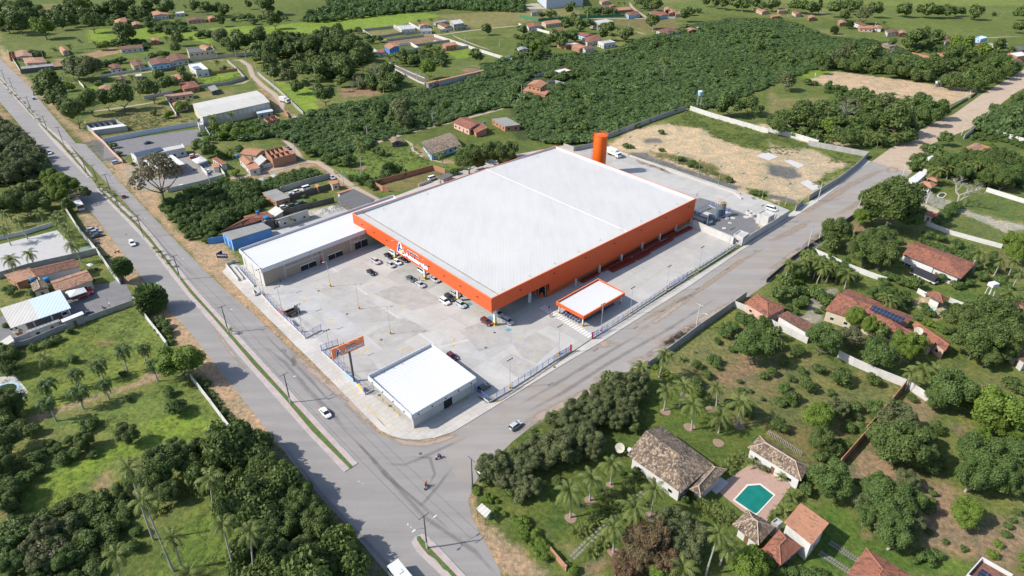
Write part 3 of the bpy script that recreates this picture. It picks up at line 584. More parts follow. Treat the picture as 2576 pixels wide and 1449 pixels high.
# ================================================================ vegetation prototypes
LEAF = dict(
 dark=m_leaf('leaf_dark',(0.060,0.096,0.026),(0.138,0.190,0.047)), med=m_leaf('leaf_green',(0.062,0.106,0.026),(0.130,0.196,0.050)),
 bright=m_leaf('leaf_bright',(0.085,0.140,0.022),(0.200,0.280,0.042)), olive=m_leaf('leaf_olive',(0.088,0.112,0.038),(0.185,0.208,0.088), trans=0.3),
 red=m_leaf('leaf_rust',(0.085,0.062,0.032),(0.205,0.115,0.065),(0.11,0.11,0.045), trans=0.2), airy=m_leaf('leaf_dusty',(0.125,0.115,0.060),(0.23,0.205,0.12)),
 scrub=m_leaf('leaf_scrub',(0.072,0.126,0.036),(0.118,0.186,0.052),(0.105,0.150,0.050), trans=0.3), palm=m_leaf('palm_frond',(0.080,0.125,0.024),(0.225,0.255,0.070),(0.15,0.18,0.05), trans=0.35),
 feather=m_leaf('feather_frond',(0.060,0.105,0.030),(0.135,0.195,0.060),(0.09,0.14,0.04), trans=0.3), agave=m_leaf('agave_leaf',(0.060,0.090,0.070),(0.12,0.15,0.12)),
 weed=m_leaf('weed_leaf',(0.100,0.145,0.040),(0.165,0.215,0.055),(0.15,0.155,0.07)))
BARK = m_paint('bark',(0.13,0.11,0.09),0.95,0.25,2); PBARK = m_paint('pale_bark',(0.33,0.31,0.28),0.95,0.2,2); SKIRT = m_paint('dead_frond',(0.11,0.085,0.06),0.95,0.25,2)
def ico():
 t = (1 + 5 ** .5)/2
 v = np.array([(-1, t,0),(1, t,0),(-1,-t,0),(1,-t,0),(0,-1, t),(0,1, t),(0,-1,-t),(0,1,-t),(t,0,-1),(t,0,1),(-t,0,-1),(-t,0,1)], float)
 v /= np.linalg.norm(v[0]); f = [(0,11,5),(0,5,1),(0,1,7),(0,7,10),(0,10,11),(1,5,9),(5,11,4),(11,10,2),(10,7,6),(7,1,8),(3,9,4),(3,4,2),(3,2,6),(3,6,8),(3,8,9),(4,9,5),(2,4,11),(6,2,10),(8,6,7),(9,8,1)]
 v = list(map(tuple, v)); c = {}; nf = []
 def mid(a, b):
  k = (min(a, b), max(a, b))
  if k not in c: m = np.array(v[a]) + np.array(v[b]); v.append(tuple(m/np.linalg.norm(m))); c[k] = len(v) - 1
  return c[k]
 for a, b, d in f: x, y, z = mid(a, b), mid(b, d), mid(d, a); nf += [(a, x, z),(b, y, x),(d, z, y),(x, y, z)]
 return np.array(v), np.array(nf)
ICV, ICF = ico()
def crown_arrays(seed, nl=9, nleaf=1500, leaf=0.11, flat=0.82, spread=0.58, lump=0.44, cz=1.0, core=0.80, dens=1.0):
 rs = np.random.RandomState(seed); cs = []; rr = []
 for i in range(nl):
  a = rs.rand()*6.283 + i*2.4; el = rs.uniform(-0.35,0.95); r = spread*(0.35 if i == 0 else rs.uniform(0.75,1.1)); ce = math.sqrt(max(0,1 - el*el*0.75))
  cs.append((r*ce*math.cos(a), r*ce*math.sin(a), cz + flat*r*el)); rr.append(lump*rs.uniform(0.72,1.15))
 cs = np.array(cs); rr = np.array(rr); lt = rs.rand(nl)
 if nl > 14 and core: cs[0] = (0,0, cz); rr[0] = spread*.82
 V = []; F = []; TT = []
 o = 0
 if core:
  for c, r, q in zip(cs, rr, lt):
   p = ICV*(1 + 0.18*(rs.rand(len(ICV),1) - .5))*r*core; p[:,2] *= flat + .08; V.append(p + c); F.append(np.concatenate([ICF, ICF[:,:1]*0 - 1],1) + np.array([o, o, o,0])); o += len(p); TT.append(np.full(len(ICF),0.15 + 0.2*q))
 pr = rr ** 2*np.where(rr > .45,.35 if nl > 14 else 1,1); pr /= pr.sum(); li = rs.choice(nl, int(nleaf*1.7), p=pr); d = rs.normal(size=(len(li),3)); d /= np.linalg.norm(d, axis=1)[:, None]; d[:,2] = np.where(d[:,2] < -0.45,-d[:,2], d[:,2])
 pos = cs[li] + d*rr[li][:, None]*rs.uniform(0.78,1.17,(len(li),1))*np.array([1,1, flat + .1])
 ok = np.ones(len(li), bool)
 for j in range(nl): ok &= ~((np.linalg.norm((pos - cs[j])/np.array([1,1, flat + .1]), axis=1) < rr[j]*0.78))
 ok |= np.abs(pos).sum(1) < 0; pos, d, li = pos[ok][:nleaf], d[ok][:nleaf], li[ok][:nleaf]; n = len(pos)
 nrm = d + rs.normal(size=(n,3))*0.55 + np.array([0,0,.35]); nrm /= np.linalg.norm(nrm, axis=1)[:, None]
 u = np.cross(nrm, rs.normal(size=(n,3))); u /= np.linalg.norm(u, axis=1)[:, None]; w = np.cross(nrm, u); s = leaf*rs.uniform(0.55,1.25,(n,1))
 q = np.stack([pos - u*s*.6, pos - w*s*.42 + nrm*s*.12, pos + u*s*.7, pos + w*s*.45 + nrm*s*.10],1).reshape(-1,3)
 V.append(q); F.append(np.arange(n*4).reshape(-1,4) + o)
 TT.append(np.clip(0.25 + 0.4*lt[li] + 0.45*rs.rand(n),0,1));
 return np.concatenate(V), F, np.concatenate(TT)
def mesh_np(name, V, F, tint, mat):
 me = bpy.data.meshes.new(name); fs = []
 for a in F:
  a = np.asarray(a)
  if a.shape[1] == 4 and (a[:,3] < 0).any(): a = a[:,:3]
  fs.append(a)
 lt = np.concatenate([np.full(len(a), a.shape[1]) for a in fs]).astype(np.int32); li = np.concatenate([a.ravel() for a in fs]).astype(np.int32)
 me.vertices.add(len(V)); me.vertices.foreach_set('co', np.asarray(V, np.float32).ravel()); me.loops.add(len(li)); me.loops.foreach_set('vertex_index', li)
 me.polygons.add(len(lt)); me.polygons.foreach_set('loop_start', np.concatenate([[0], np.cumsum(lt)[:-1]]).astype(np.int32)); me.polygons.foreach_set('loop_total', lt); me.update()
 at = me.attributes.new('tint', 'FLOAT', 'FACE'); at.data.foreach_set('value', np.asarray(tint, np.float32)); me.materials.append(mat); return me
def limb_mesh(seed, hgt, r0, nb=5, mat=BARK, reach=0.55, lean=0.0):
 rs = random.Random(seed); m = MB(); top = Vector((rs.uniform(-.08,.08) + lean, rs.uniform(-.08,.08), hgt*.62))
 m.tube([(0,0,-0.02), tuple(top*.5 + Vector((rs.uniform(-.03,.03), rs.uniform(-.03,.03),0))), tuple(top)],[r0, r0*.8, r0*.62],7)
 for i in range(nb):
  a = 6.283*i/nb + rs.uniform(-.4,.4); rr = reach*rs.uniform(.6,1.1); st = top*rs.uniform(.75,1.0); e = Vector((math.cos(a)*rr, math.sin(a)*rr, hgt*rs.uniform(.85,1.3))); md = (st + e)/2 + Vector((rs.uniform(-.06,.06), rs.uniform(-.06,.06),-.03))
  m.tube([tuple(st), tuple(md), tuple(e)],[r0*.5, r0*.33, r0*.14],5)
 return mesh_from('trunk', m, mat)
def bare_mesh(seed, mat, depth=4, h=1.0):
 rs = random.Random(seed); m = MB()
 def grow(p, d, L, r, k):
  q = p + d*L*.5 + Vector((rs.uniform(-.1,.1), rs.uniform(-.1,.1),0))*L; e = q + (d + Vector((rs.uniform(-.3,.3), rs.uniform(-.3,.3), rs.uniform(-.1,.2)))).normalized()*L*.5
  m.tube([tuple(p), tuple(q), tuple(e)],[r, r*.8, r*.6],5 if k > 2 else 3, cap=False)
  if k:
   for i in range(3 if k > 1 else 4):
    a = rs.uniform(0,6.283); nd = (d*.75 + Vector((math.cos(a), math.sin(a), rs.uniform(-.1,.5)))*.8).normalized(); grow(e if i < 2 else q, nd, L*rs.uniform(.6,.8), r*.55, k - 1)
 grow(Vector((0,0,0)), Vector((rs.uniform(-.1,.1), rs.uniform(-.1,.1),1)).normalized(),.55*h,.055, depth); return m
CR = {}
def cproto(kind):
 if kind in CR: return CR[kind]
 L = []; mat = LEAF[kind.split('_')[0]]
 for v in range(4):
  sd = hash_str(kind) + v*17
  if kind == 'airy': V, F, t = crown_arrays(sd,22,2300,.075,.8,.66,.24,1.05, core=0, dens=.5)
  elif kind.endswith('_bush'): V, F, t = crown_arrays(sd,8,900,.135,.72,.50,.44,.55, core=.72)
  elif kind.endswith('_far'): V, F, t = crown_arrays(sd,11,1200,.130,1.0,.54,.40,.95, core=.75)
  elif kind in ('olive', 'red'): V, F, t = crown_arrays(sd,42,6600,.062,.95,.72,.20,.98, core=.70)
  else: V, F, t = crown_arrays(sd,30,6200,.068,1.0,.66,.25,.98, core=.72)
  L.append(mesh_np('crown', V, F, t, mat))
 CR[kind] = L; return L
def hash_str(s):
 h = 7
 for c in s: h = (h*31 + ord(c)) % 9973
 return h
TRK = [limb_mesh(i,.50,.055, mat=BARK) for i in range(3)]; TRKA = [limb_mesh(i + 9,.95,.05,9, BARK,.75) for i in range(2)]; PTRK = [limb_mesh(i + 5,.7,.075,5, PBARK) for i in range(2)]
def obj(name, me, parent=None, loc=None, scale=None, rz=None):
 o = bpy.data.objects.new(name, me); COL.objects.link(o)
 if parent: o.parent = parent
 if loc is not None: o.location = loc
 if scale is not None: o.scale = scale if hasattr(scale, '__len__') else (scale,)*3
 if rz is not None: o.rotation_euler = (0,0, rz)
 return o
rt = random.Random(21)
LOOK = dict(dark='dense dark green', med='leafy mid-green', bright='bright yellow-green', olive='dusty olive-green', red='rust-brown leaved', airy='open feathery grey-green')
def sizeword(Rr, a=2.2, b=4.2): return 'small' if Rr < a else ('mid-sized' if Rr < b else 'large')
TREES = []
def tree(u, v, r, kind, hf=1.0, trunk='bark'):
 """(u, v) the middle of the crown, r its half width"""
 TREES.append((r, u, v, kind, hf, trunk))
def grow_trees():
 TREES.sort(key=lambda q: -q[0]); rest = TREES[285:]
 for q in TREES[:285]: plant(*q)
 BUSHES.sort(key=lambda q: -q[0])
 for q in BUSHES[:288]: plant_bush(*q)
 merge([(r, u, v, k, h) for r, u, v, k, h, _ in BUSHES[288:]], 'low_bushes', 'scattered small green bushes and seedlings in the gardens and fields', 'bushes', LEAF['med'],.5)
 merge([(r, u, v, k, h) for r, u, v, k, h, _ in rest], 'distant_trees', 'small dark green trees dotted among the far houses and fields', 'trees', LEAF['dark'],.95)
def merge(rest, name, label, cat, mat, zk):
 VV = []; TT = []; FQ = []; FT = []; o = 0; pr = [crown_arrays(700 + i,7,220,.26,1.0 if zk > .6 else .7,.5,.5,.92 if zk > .6 else .5) for i in range(3)]
 for r, u, v, kind, hf in rest:
  Rr = 3.0
  for _ in range(4): zc = zk*Rr*hf; p = G(u, v, zc); Rr = 1.24*r*PR(p[0], p[1], zc)[2]/FP
  V, F, t = rt.choice(pr); a = rt.uniform(0,6.28); W = np.empty_like(V); c_, s_ = math.cos(a)*Rr, math.sin(a)*Rr
  W[:,0] = V[:,0]*c_ - V[:,1]*s_ + p[0]; W[:,1] = V[:,0]*s_ + V[:,1]*c_ + p[1]; W[:,2] = V[:,2]*Rr*hf; VV.append(W); FT_ = [A for A in F if A[0][-1] < 0]; n = sum(len(A) for A in FT_)
  FT += [A[:,:3] + o for A in FT_]; FQ += [A + o for A in F if A[0][-1] >= 0]; TT.append((t[:n], t[n:])); o += len(V)
 me = mesh_np(name, np.concatenate(VV),[np.concatenate(FT), np.concatenate(FQ)], np.concatenate([a for a, b in TT] + [b for a, b in TT]), mat); props(obj(name, me), label, cat, None, 'stuff')
def plant(r, u, v, kind, hf=1.0, trunk='bark'):
 Rr = 3.0
 for _ in range(4):
  zc = .95*Rr*hf; p = G(u, v, zc); Rr = 1.24*r*PR(p[0], p[1], zc)[2]/FP
 d = math.hypot(*p); far = (Rr/max(1, r)) > 0.24 or Rr < 2.6
 k = kind + ('_far' if far and kind not in ('airy',) else '')
 root = bpy.data.objects.new('tree', None); COL.objects.link(root); root.location = V3(p); root.scale = (Rr*rt.uniform(.95,1.08), Rr, Rr*hf); root.rotation_euler = (0,0, rt.uniform(0,6.28))
 props(root, '%s %s tree @' % (sizeword(Rr), LOOK[kind]), 'tree', 'trees among the houses and gardens')
 obj('crown', rt.choice(cproto(k)), root)
 obj('trunk', rt.choice(TRKA if kind == 'airy' else (PTRK if trunk == 'pale' else TRK)), root)
 return root
BUSHES = []
def bush(u, v, r, kind='dark', hf=1.0, group='shrubs among the houses and gardens'): BUSHES.append((r, u, v, kind, hf, group))
def plant_bush(r, u, v, kind='dark', hf=1.0, group=''):
 Rr = 1.5
 for _ in range(3):
  zc = .5*Rr*hf; p = G(u, v, zc); Rr = 1.2*r*PR(p[0], p[1], zc)[2]/FP
 o = obj('shrub', rt.choice(cproto(kind + '_bush')), None, V3(p),(Rr, Rr*rt.uniform(.85,1.1), Rr*hf), rt.uniform(0,6.28))
 return props(o, '%s %s shrub @' % (sizeword(Rr,1.2,2.3), LOOK[kind]), 'shrub', group)
def bare(u, v, r, mat=None, hf=1.0, leafy=0):
 Rr = 3.0
 for _ in range(3): zc = Rr*hf; p = G(u, v, zc); Rr = r*PR(p[0], p[1], zc)[2]/FP
 th = Thing('bare_tree', 'leafless %s tree with pale grey branches @' % sizeword(Rr), 'tree', V3(p), 'bare trees'); s = Rr*1.15
 th.o.scale = (s, s, s*hf); th.o.rotation_euler = (0,0, rt.uniform(0,6.28)); m = bare_mesh(rt.randint(0,999), PBARK,5)
 tw = mesh_from('branches', m, mat or PBARK); obj('branches', tw, th.o)
 if leafy: V, F, t = crown_arrays(rt.randint(0,99),9,260*leafy,.10,.8,.6,.4,1.1, core=0); obj('crown', mesh_np('crown', V, F, t, LEAF['airy']), th.o)
def frond_arrays(seed, nf=22, L=1.0, segs=11, leafl=.23, droop=1.0, e_lo=-25, e_hi=75, wdt=.035, hang=.5, plum=False):
 rs = random.Random(seed); V = []; F = []; TT = []
 for i in range(nf):
  a = i*2.39996 + rs.uniform(-.15,.15); f = i/(nf - 1); e = R(e_hi + (e_lo - e_hi)*f + rs.uniform(-8,8)); ln = L*rs.uniform(.85,1.08)*(0.8 if f < .15 else 1)
  p = Vector((0,0,0)); hd = Vector((math.cos(a), math.sin(a),0)); side0 = Vector((-math.sin(a), math.cos(a),0)); pts = [p.copy()]
  for s in range(segs): p = p + (hd*math.cos(e) + UP*math.sin(e))*(ln/segs); e -= droop*R(9.5)*(1 + .4*s/segs); e = max(e, R(-85)); pts.append(p.copy())
  tf = rs.random(); dead = (f > .9 and rs.random() < .5)
  for s in range(segs):
   q, q2 = pts[s], pts[s + 1]; d = (q2 - q).normalized(); x = (s + .7)/segs; ll = leafl*(math.sin(math.pi*min(1, x*.82 + .15))*.9 + .1)*L
   for sd in (-1,1):
    for rep in range(2 if plum else 1):
     dr = hang*(1 + rs.uniform(-.3,.5))*(1 if rep == 0 else rs.uniform(-.6,1.5)); out = (side0*sd + d*.55 - UP*dr).normalized(); o = len(V); w = (q2 - q)*.40
     V += [tuple(q), tuple(q + w*2.1), tuple(q + w*1.7 + out*ll), tuple(q + w*.8 + out*ll*.93)]; F.append((o, o + 1, o + 2, o + 3)); TT.append(0.0 if dead else min(1,.25 + .5*tf + .25*rs.random()))
   o = len(V); sw = side0*(wdt*.5*L*(1 - .7*s/segs))*.35; V += [tuple(q - sw), tuple(q + sw), tuple(q2 + sw*.9), tuple(q2 - sw*.9)]; F.append((o, o + 1, o + 2, o + 3)); TT.append(.95)
 return np.array(V),[np.array(F)], np.array(TT)
PALM = {}
for nm, kw, mt in (('coco', dict(nf=18, droop=1.0, leafl=.21, e_hi=80, e_lo=-30), 'palm'),('feather', dict(nf=20, droop=1.45, leafl=.2, e_lo=-10, hang=1.0, plum=True), 'feather'),('far', dict(nf=16, segs=7, leafl=.28, wdt=.08), 'palm'),('small', dict(nf=11, segs=6, leafl=.3, e_lo=0, wdt=.1), 'palm'),
                   ('areca', dict(nf=16, segs=6, leafl=.30, e_lo=25, e_hi=88, droop=1.3), 'palm')):
 PALM[nm] = [mesh_np('palm_fronds',*frond_arrays(31 + v*7,**kw), LEAF[mt]) for v in range(3)]
def fan_arrays(seed, n=80, r=1.0):
 rs = random.Random(seed); V = []; F = []; TT = []
 for i in range(n):
  z = 1 - 1.75*(i + .5)/n; a = i*2.4; rr = math.sqrt(max(0,1 - z*z)); d = Vector((rr*math.cos(a), rr*math.sin(a), z)); c = d*.62*r; s = d.cross(UP).normalized() if abs(z) < .98 else Vector((1,0,0)); w = s.cross(d); tf = rs.random(); nb = 7
  for k in range(nb):
   t0 = -1.9 + 3.8*k/nb; t1 = t0 + 3.8/nb*.7; o = len(V)
   V += [tuple(c), tuple(c + (d*math.cos(t0)*.9 + s*math.sin(t0) + w*.12)*.42*r), tuple(c + (d*math.cos(t1)*.9 + s*math.sin(t1) - UP*.12)*.42*r)]; F.append((o, o + 1, o + 2)); TT.append(min(1,.2 + .5*tf + .3*rs.random()))
 o = len(V); V += [tuple(p*.62) for p in ICV]; F = [f for f in F]; F += [(a + o, b + o, c + o) for a, b, c in ICF]; TT += [.1]*len(ICF)
 return np.array(V),[np.array(F)], np.array(TT)
PALM['fan'] = [mesh_np('palm_fronds',*fan_arrays(v), LEAF['feather']) for v in range(2)]
def palm(u, v, kind='coco', base=None, h=None, r=None):
 """(u, v) the heart of the crown"""
 H0 = h if h is not None else {'coco': 6.5, 'feather': 6.0, 'far': 6.0, 'small': 1.7, 'fan': 5.0}[kind]
 if base is not None:
  b = G(*base); best = None
  for z in np.arange(1.5,22,.1):
   c = G(u, v, z); dd = np.linalg.norm(c - b)
   if best is None or dd < best[0]: best = (dd, z, c)
  H0, c = best[1], best[2]
 else:
  if kind in ('coco', 'far', 'feather') and h is None: H0 *= rt.uniform(.75,1.2)
  c = G(u, v, H0); b = c + np.array([rt.uniform(-.9,.9), rt.uniform(-.9,.9)])*min(1, H0/5)
 rad = r or {'coco': 3.6, 'feather': 3.3, 'far': 3.6, 'small': 1.25, 'fan': 2.4}[kind]; rad *= rt.uniform(.92,1.38)
 nm = 'fan_palm' if kind == 'fan' else 'palm_tree'
 th = Thing(nm,{'coco': 'coconut palm with arching fronds @', 'far': 'distant coconut palm @', 'feather': 'drooping feather palm @', 'small': 'short young median palm @', 'fan': 'stout fan palm @'}[kind], 'palm tree', V3(b),{'small': 'young palms along the median', 'fan': 'fan palms'}.get(kind, 'palms among the houses and gardens'))
 m = MB(); n = 5; r0 = {'small': .10, 'fan': .3}.get(kind,.19); pts = []
 for i in range(n + 1): f = i/n; q = b*(1 - f ** 1.4) + c*f ** 1.4; pts.append((q[0], q[1], H0*f))
 m.tube(pts,[r0*(1.35 - .5*min(1, i/2)) for i in range(n + 1)],6 if kind != 'far' else 4); th.part('trunk', m, PBARK if kind != 'fan' else BARK)
 o = obj('crown', rt.choice(PALM[kind]), th.o,(c[0] - b[0], c[1] - b[1], H0), rad, rt.uniform(0,6.28))
 if base is not None and H0 > 8:
  m = MB(); m.tube([(c[0], c[1], H0 - 2.4),(c[0], c[1], H0 - .1)],[.35,.75],8, cap=False); th.part('dead_frond_skirt', m, SKIRT)
 return th
def each(k, s):
 for a in s.split(';'):
  if a.strip():
   q = [float(x) for x in a.strip().split(',')]; u, v = T(k, q[0], q[1]); yield u, v,(q[2]/4 if len(q) > 2 else None)
def trees(k, kind, s,**kw):
 for u, v, r in each(k, s): tree(u, v, r, kind,**kw)
def bushes(k, kind, s,**kw):
 for u, v, r in each(k, s): bush(u, v, r, kind,**kw)
def palms(k, kind, s,**kw):
 for u, v, r in each(k, s): palm(u, v, kind,**kw)
def scatter_mass(name, label, cat, areas, sp, rad, hf, mat, lod=(300,90), seed=1, zc=1.5, holes=(), thin=0.0, core=.78):
 rs = np.random.RandomState(seed); protos = []
 for v in range(4):
  for nl, nn, lf in ((6, int(lod[0]*1.25),.165),(5, int(lod[1]*1.3),.28)): protos.append(crown_arrays(seed*10 + v, nl, nn, lf,.7,.48,.55,.6 if core else .3, core=core))
 VV = []; FT = []; FQ = []; TT = []; TQ = []; o = 0; cnt = 0
 hol = [[tuple(q) for q in (P(k, s))] for k, s in holes]
 for k, s in areas:
  pts = [tuple(float(a) for a in q.split(',')) for q in s.split()]; pl = [G(*(T(k,*q) if k != 'F' else q), zc) for q in pts]
  xs = [q[0] for q in pl]; ys = [q[1] for q in pl]; gx, gy = np.meshgrid(np.arange(min(xs), max(xs), sp), np.arange(min(ys), max(ys), sp))
  gx = gx + rs.uniform(-.5,.5, gx.shape)*sp*.9; gy = gy + rs.uniform(-.5,.5, gy.shape)*sp*.9; ok = inpoly(gx, gy, pl)
  for h_ in hol: ok &= ~inpoly(gx, gy, h_)
  if thin: ok &= vnoise(gx, gy, sp*3.5, seed + 50) > thin
  for x, y in zip(gx[ok], gy[ok]):
   near = (x*x + y*y + CAMH ** 2) < 330 ** 2; V, F, t = protos[2*rs.randint(4) + (0 if near else 1)]
   nz = float(vnoise(np.array([x]), np.array([y]),11,5)[0]); r = rs.uniform(*rad)*(0.6 + .8*nz)*(1.5 if rs.rand() < .06 else 1); a = rs.rand()*6.283; c_, s_ = math.cos(a)*r, math.sin(a)*r
   W = np.empty_like(V); W[:,0] = V[:,0]*c_ - V[:,1]*s_ + x; W[:,1] = V[:,0]*s_ + V[:,1]*c_ + y; W[:,2] = V[:,2]*r*hf*rs.uniform(.8,1.25); VV.append(W)
   for A in F:
    if (A.shape[1] == 4) and (A[:,3] < 0).any(): FT.append(A[:,:3] + o)
    else: FQ.append(A + o)
   nt = sum(len(A) for A in F if (A[:,-1] < 0).any()); tt = np.clip(t*.75 + .3*(rs.rand() - .3) + .35*(nz - .5),0,1); TT.append(tt[:nt]); TQ.append(tt[nt:]); o += len(V); cnt += 1
 if not cnt: return
 me = mesh_np(name, np.concatenate(VV),([np.concatenate(FT)] if FT else []) + [np.concatenate(FQ)], np.concatenate([np.concatenate(TT), np.concatenate(TQ)]), mat)
 ob = obj(name, me); props(ob, label, cat, None, 'stuff'); print('MASS', name, cnt, o); return ob
# ================================================================ vegetation placement
HOLES = [('02', '60,860 60,950 240,960 560,870 560,820 430,800 230,740'),('F', '640,205 700,215 780,300 700,300')]
scatter_mass('scrub_woodland', 'wide mass of low dark green scrub behind the superstore', 'scrub',
  [('F', '505,330 560,305 650,300 700,312 760,285 800,272 845,268 935,245 1040,222 1105,215 1170,200 1215,165 1290,140 1330,150 1420,135 1530,130 1590,105 1700,70 1830,45 1960,45 2090,90 2230,105 2330,145 2240,165 2130,165 2040,170 1990,190 1900,225 1820,255 1760,272 1725,262 1640,294 1530,334 1480,350 1400,356 1340,345 1310,310 1292,262 1200,275 1130,299 1019,328 950,347 905,375 840,385 790,380 740,352 700,335 620,345 520,345')],
  2.4,(1.7,3.5),.52, LEAF['scrub'],(230,72),1,2.0, HOLES)
scatter_mass('taller_scrub', 'paler taller crowns standing out of the scrub behind the superstore', 'scrub',[('F', '560,325 800,285 1040,235 1215,180 1420,145 1700,85 1830,60 2090,105 2220,130 2000,170 1850,230 1700,265 1500,330 1350,330 1290,255 1100,290 900,360 750,345')],9.5,(2.6,4.4),.8, LEAF['med'],(300,90),21,2.5, HOLES, thin=.5)
scatter_mass('grove_undergrowth', 'dark leafy growth filling the old groves between the far houses', 'undergrowth',[('01', '0,330 250,370 620,360 900,330 1100,440 1210,700 980,770 520,760 380,640 100,730 0,600'),('01', '1160,700 1450,760 1420,900 1000,870'),('01', '1400,540 1900,560 1900,640 1480,640')],4.6,(2.2,3.8),1.1, LEAF['dark'],(260,80),31,2.5, thin=.3)
scatter_mass('field_thickets', 'patches of leafy thicket around the outlying houses', 'thicket',[('00', '0,50 430,60 420,270 0,300'),('00', '540,70 1000,50 1560,90 1480,220 900,250 540,200'),('00', '1480,230 1860,230 1870,310 1500,320'),('00', '1000,440 1450,400 1500,470 1080,480'),('03', '1420,340 1700,330 1950,430 2500,600 2500,700 2100,870 1500,780 760,700 900,560 1350,600 1450,470'),('03', '0,1170 500,1090 1100,960 1800,1070 1500,1300 1300,1449 700,1449 0,1320'),('03', '600,830 900,900 950,960 500,900'),('13', '1650,90 1900,60 2576,120 2576,420 2250,430 1850,300 1620,240'),('13', '380,1110 850,1130 900,1330 500,1300'),('13', '1500,960 2100,1110 2080,1190 1520,1010'),('23', '380,0 740,90 600,140 180,80'),('22', '2290,260 2576,330 2576,470 2380,460'),('02', '0,330 300,330 380,520 50,560'),('02', '800,90 1020,100 1040,160 760,150')],3.6,(1.5,2.9),1.0, LEAF['med'],(300,80),32,1.8, thin=.36)
scatter_mass('thicket', 'dense green thicket between the sandy avenue verge and the red-roofed blue shop', 'thicket',[('10', '1630,620 1720,560 2000,420 2350,380 2576,420 2700,560 2560,680 2380,740 2200,850 2000,900 1900,940 1800,860 1720,760')],2.6,(1.8,2.8),1.15, LEAF['med'],(320,90),2,2.0)
scatter_mass('creeper_scrub', 'low leafy scrub on the plot beside the car yard wall', 'scrub',[('11', '0,470 100,380 230,300 450,240 600,250 720,320 560,370 250,460 60,560 0,640')],2.0,(1.1,1.7),.8, LEAF['med'],(260,80),3,.8)
scatter_mass('roadside_scrub', 'brownish green scrub on the left of the avenue at the picture edge', 'scrub',[('F', '-80,280 0,300 40,318 80,352 112,400 122,440 90,452 40,450 0,455 -80,470')],3.2,(2.2,3.2),1.2, LEAF['olive'],(260,80),4,2.5)
scatter_mass('far_wood', 'long dark wood beyond the bright meadow', 'wood',[('01', '440,200 560,130 740,60 700,-30 2000,-60 1900,60 1780,90 1450,120 1200,150 900,185 640,215'),('01', '1700,40 2000,-30 2700,-60 2700,110 2300,100 1900,80')],5.0,(2.8,4.2),1.1, LEAF['scrub'],(200,60),5,2.0)
scatter_mass('corner_scrub', 'dark scrub on the plot right of the far dirt road', 'scrub',[('03', '2180,1150 2300,1060 2400,1080 2480,960 2700,900 2700,1420 2576,1400 2050,1300')],3.2,(2.0,3.0),1.0, LEAF['scrub'],(240,70),6,1.5)
scatter_mass('yard_scrub', 'low scrub behind the grey walls of the walled plot at right', 'scrub',[('13', '2060,-80 2300,-60 2576,40 2800,100 2800,0 2576,-40 2200,-140'),('03', '2030,1400 2400,1420 2576,1490 2576,1440 2300,1390 2080,1360')],2.6,(1.0,1.8),.9, LEAF['med'],(240,70),7,.8)
scatter_mass('hillside_brush', 'tangled olive brush at the bottom left of the picture', 'brush',[('30', '0,900 140,760 300,800 550,780 800,640 1000,560 1180,560 1300,700 1250,900 1200,1100 1000,1350 900,1600 0,1700'),('30', '0,250 180,300 120,480 170,700 0,760')],2.7,(1.1,2.4),.9, LEAF['dark'],(420,140),8,1.5)
scatter_mass('roadside_wood', 'dense dark woodland along the near left side of the avenue', 'wood',[('30', '2150,60 2500,-20 2700,250 2800,600 2900,1000 3150,1600 2576,1700 2300,1300 2420,1000 2100,620 1900,420'),('31', '0,150 200,330 420,520 560,720 700,900 830,1120 980,1300 1100,1500 0,1600')],3.3,(2.0,3.1),1.55, LEAF['dark'],(520,160),9,3.0)
scatter_mass('verge_weeds', 'weeds and low shrubs between the garden wall and the sandy verge', 'weeds',[('20', '1520,320 1640,340 1720,480 1740,560 1650,560 1560,420'),('20', '1940,900 2060,930 2200,1090 2400,1330 2560,1500 2400,1500 2160,1200'),('30', '2330,-10 2576,-40 2600,200 2450,150')],1.5,(.6,1.1),.9, LEAF['weed'],(150,60),10,.4)
scatter_mass('tall_weeds', 'tufts of tall grass and weeds on the walled sandy plot', 'weeds',[('02', '1480,1190 1760,1110 2100,1200 2576,1340 2576,1400 2250,1370 1900,1290 1600,1260'),('12', '1900,-240 2300,-150 2700,-70 2900,20 2800,120 2400,60 2000,-80'),('13', '-100,-140 400,-10 950,100 900,200 620,190 400,100 100,50'),('12', '1380,60 1700,130 2000,210 2250,390 2100,370 1800,240 1450,120'),('12', '2350,440 2560,480 2570,590 2440,560'),('13', '420,400 900,180 520,440')],2.2,(.6,1.2),.45, LEAF['weed'],(120,50),11,.3, thin=.42, core=0)
scatter_mass('meadow_tufts', 'rough grass tufts over the overgrown plots left of the avenue', 'grass',[('20', '0,640 500,440 1330,210 1650,620 1640,840 1200,1000 800,1160 200,1350 0,1400'),('20', '900,1449 1620,960 1900,900 2300,1449'),('30', '160,650 500,400 1000,150 1400,20 1900,-80 2300,-10 1500,150 1100,330 900,500 500,740'),('30', '1500,1449 1900,820 2150,720 2300,1100 2400,1500')],1.7,(.5,1.1),.35, LEAF['weed'],(60,40),12,.2, thin=.35, core=0)
scatter_mass('garden_tufts', 'scattered grass tufts and seedlings in the dry orchard', 'grass',[('22', '1700,650 2230,260 2576,270 2576,1300 2200,1300 1900,1000'),('23', '0,600 400,640 1400,980 1200,1200 900,1449 0,1449'),('33', '0,0 900,-60 600,300 380,320')],2.6,(.4,.8),.4, LEAF['weed'],(60,40),13,.2, thin=.45, core=0)
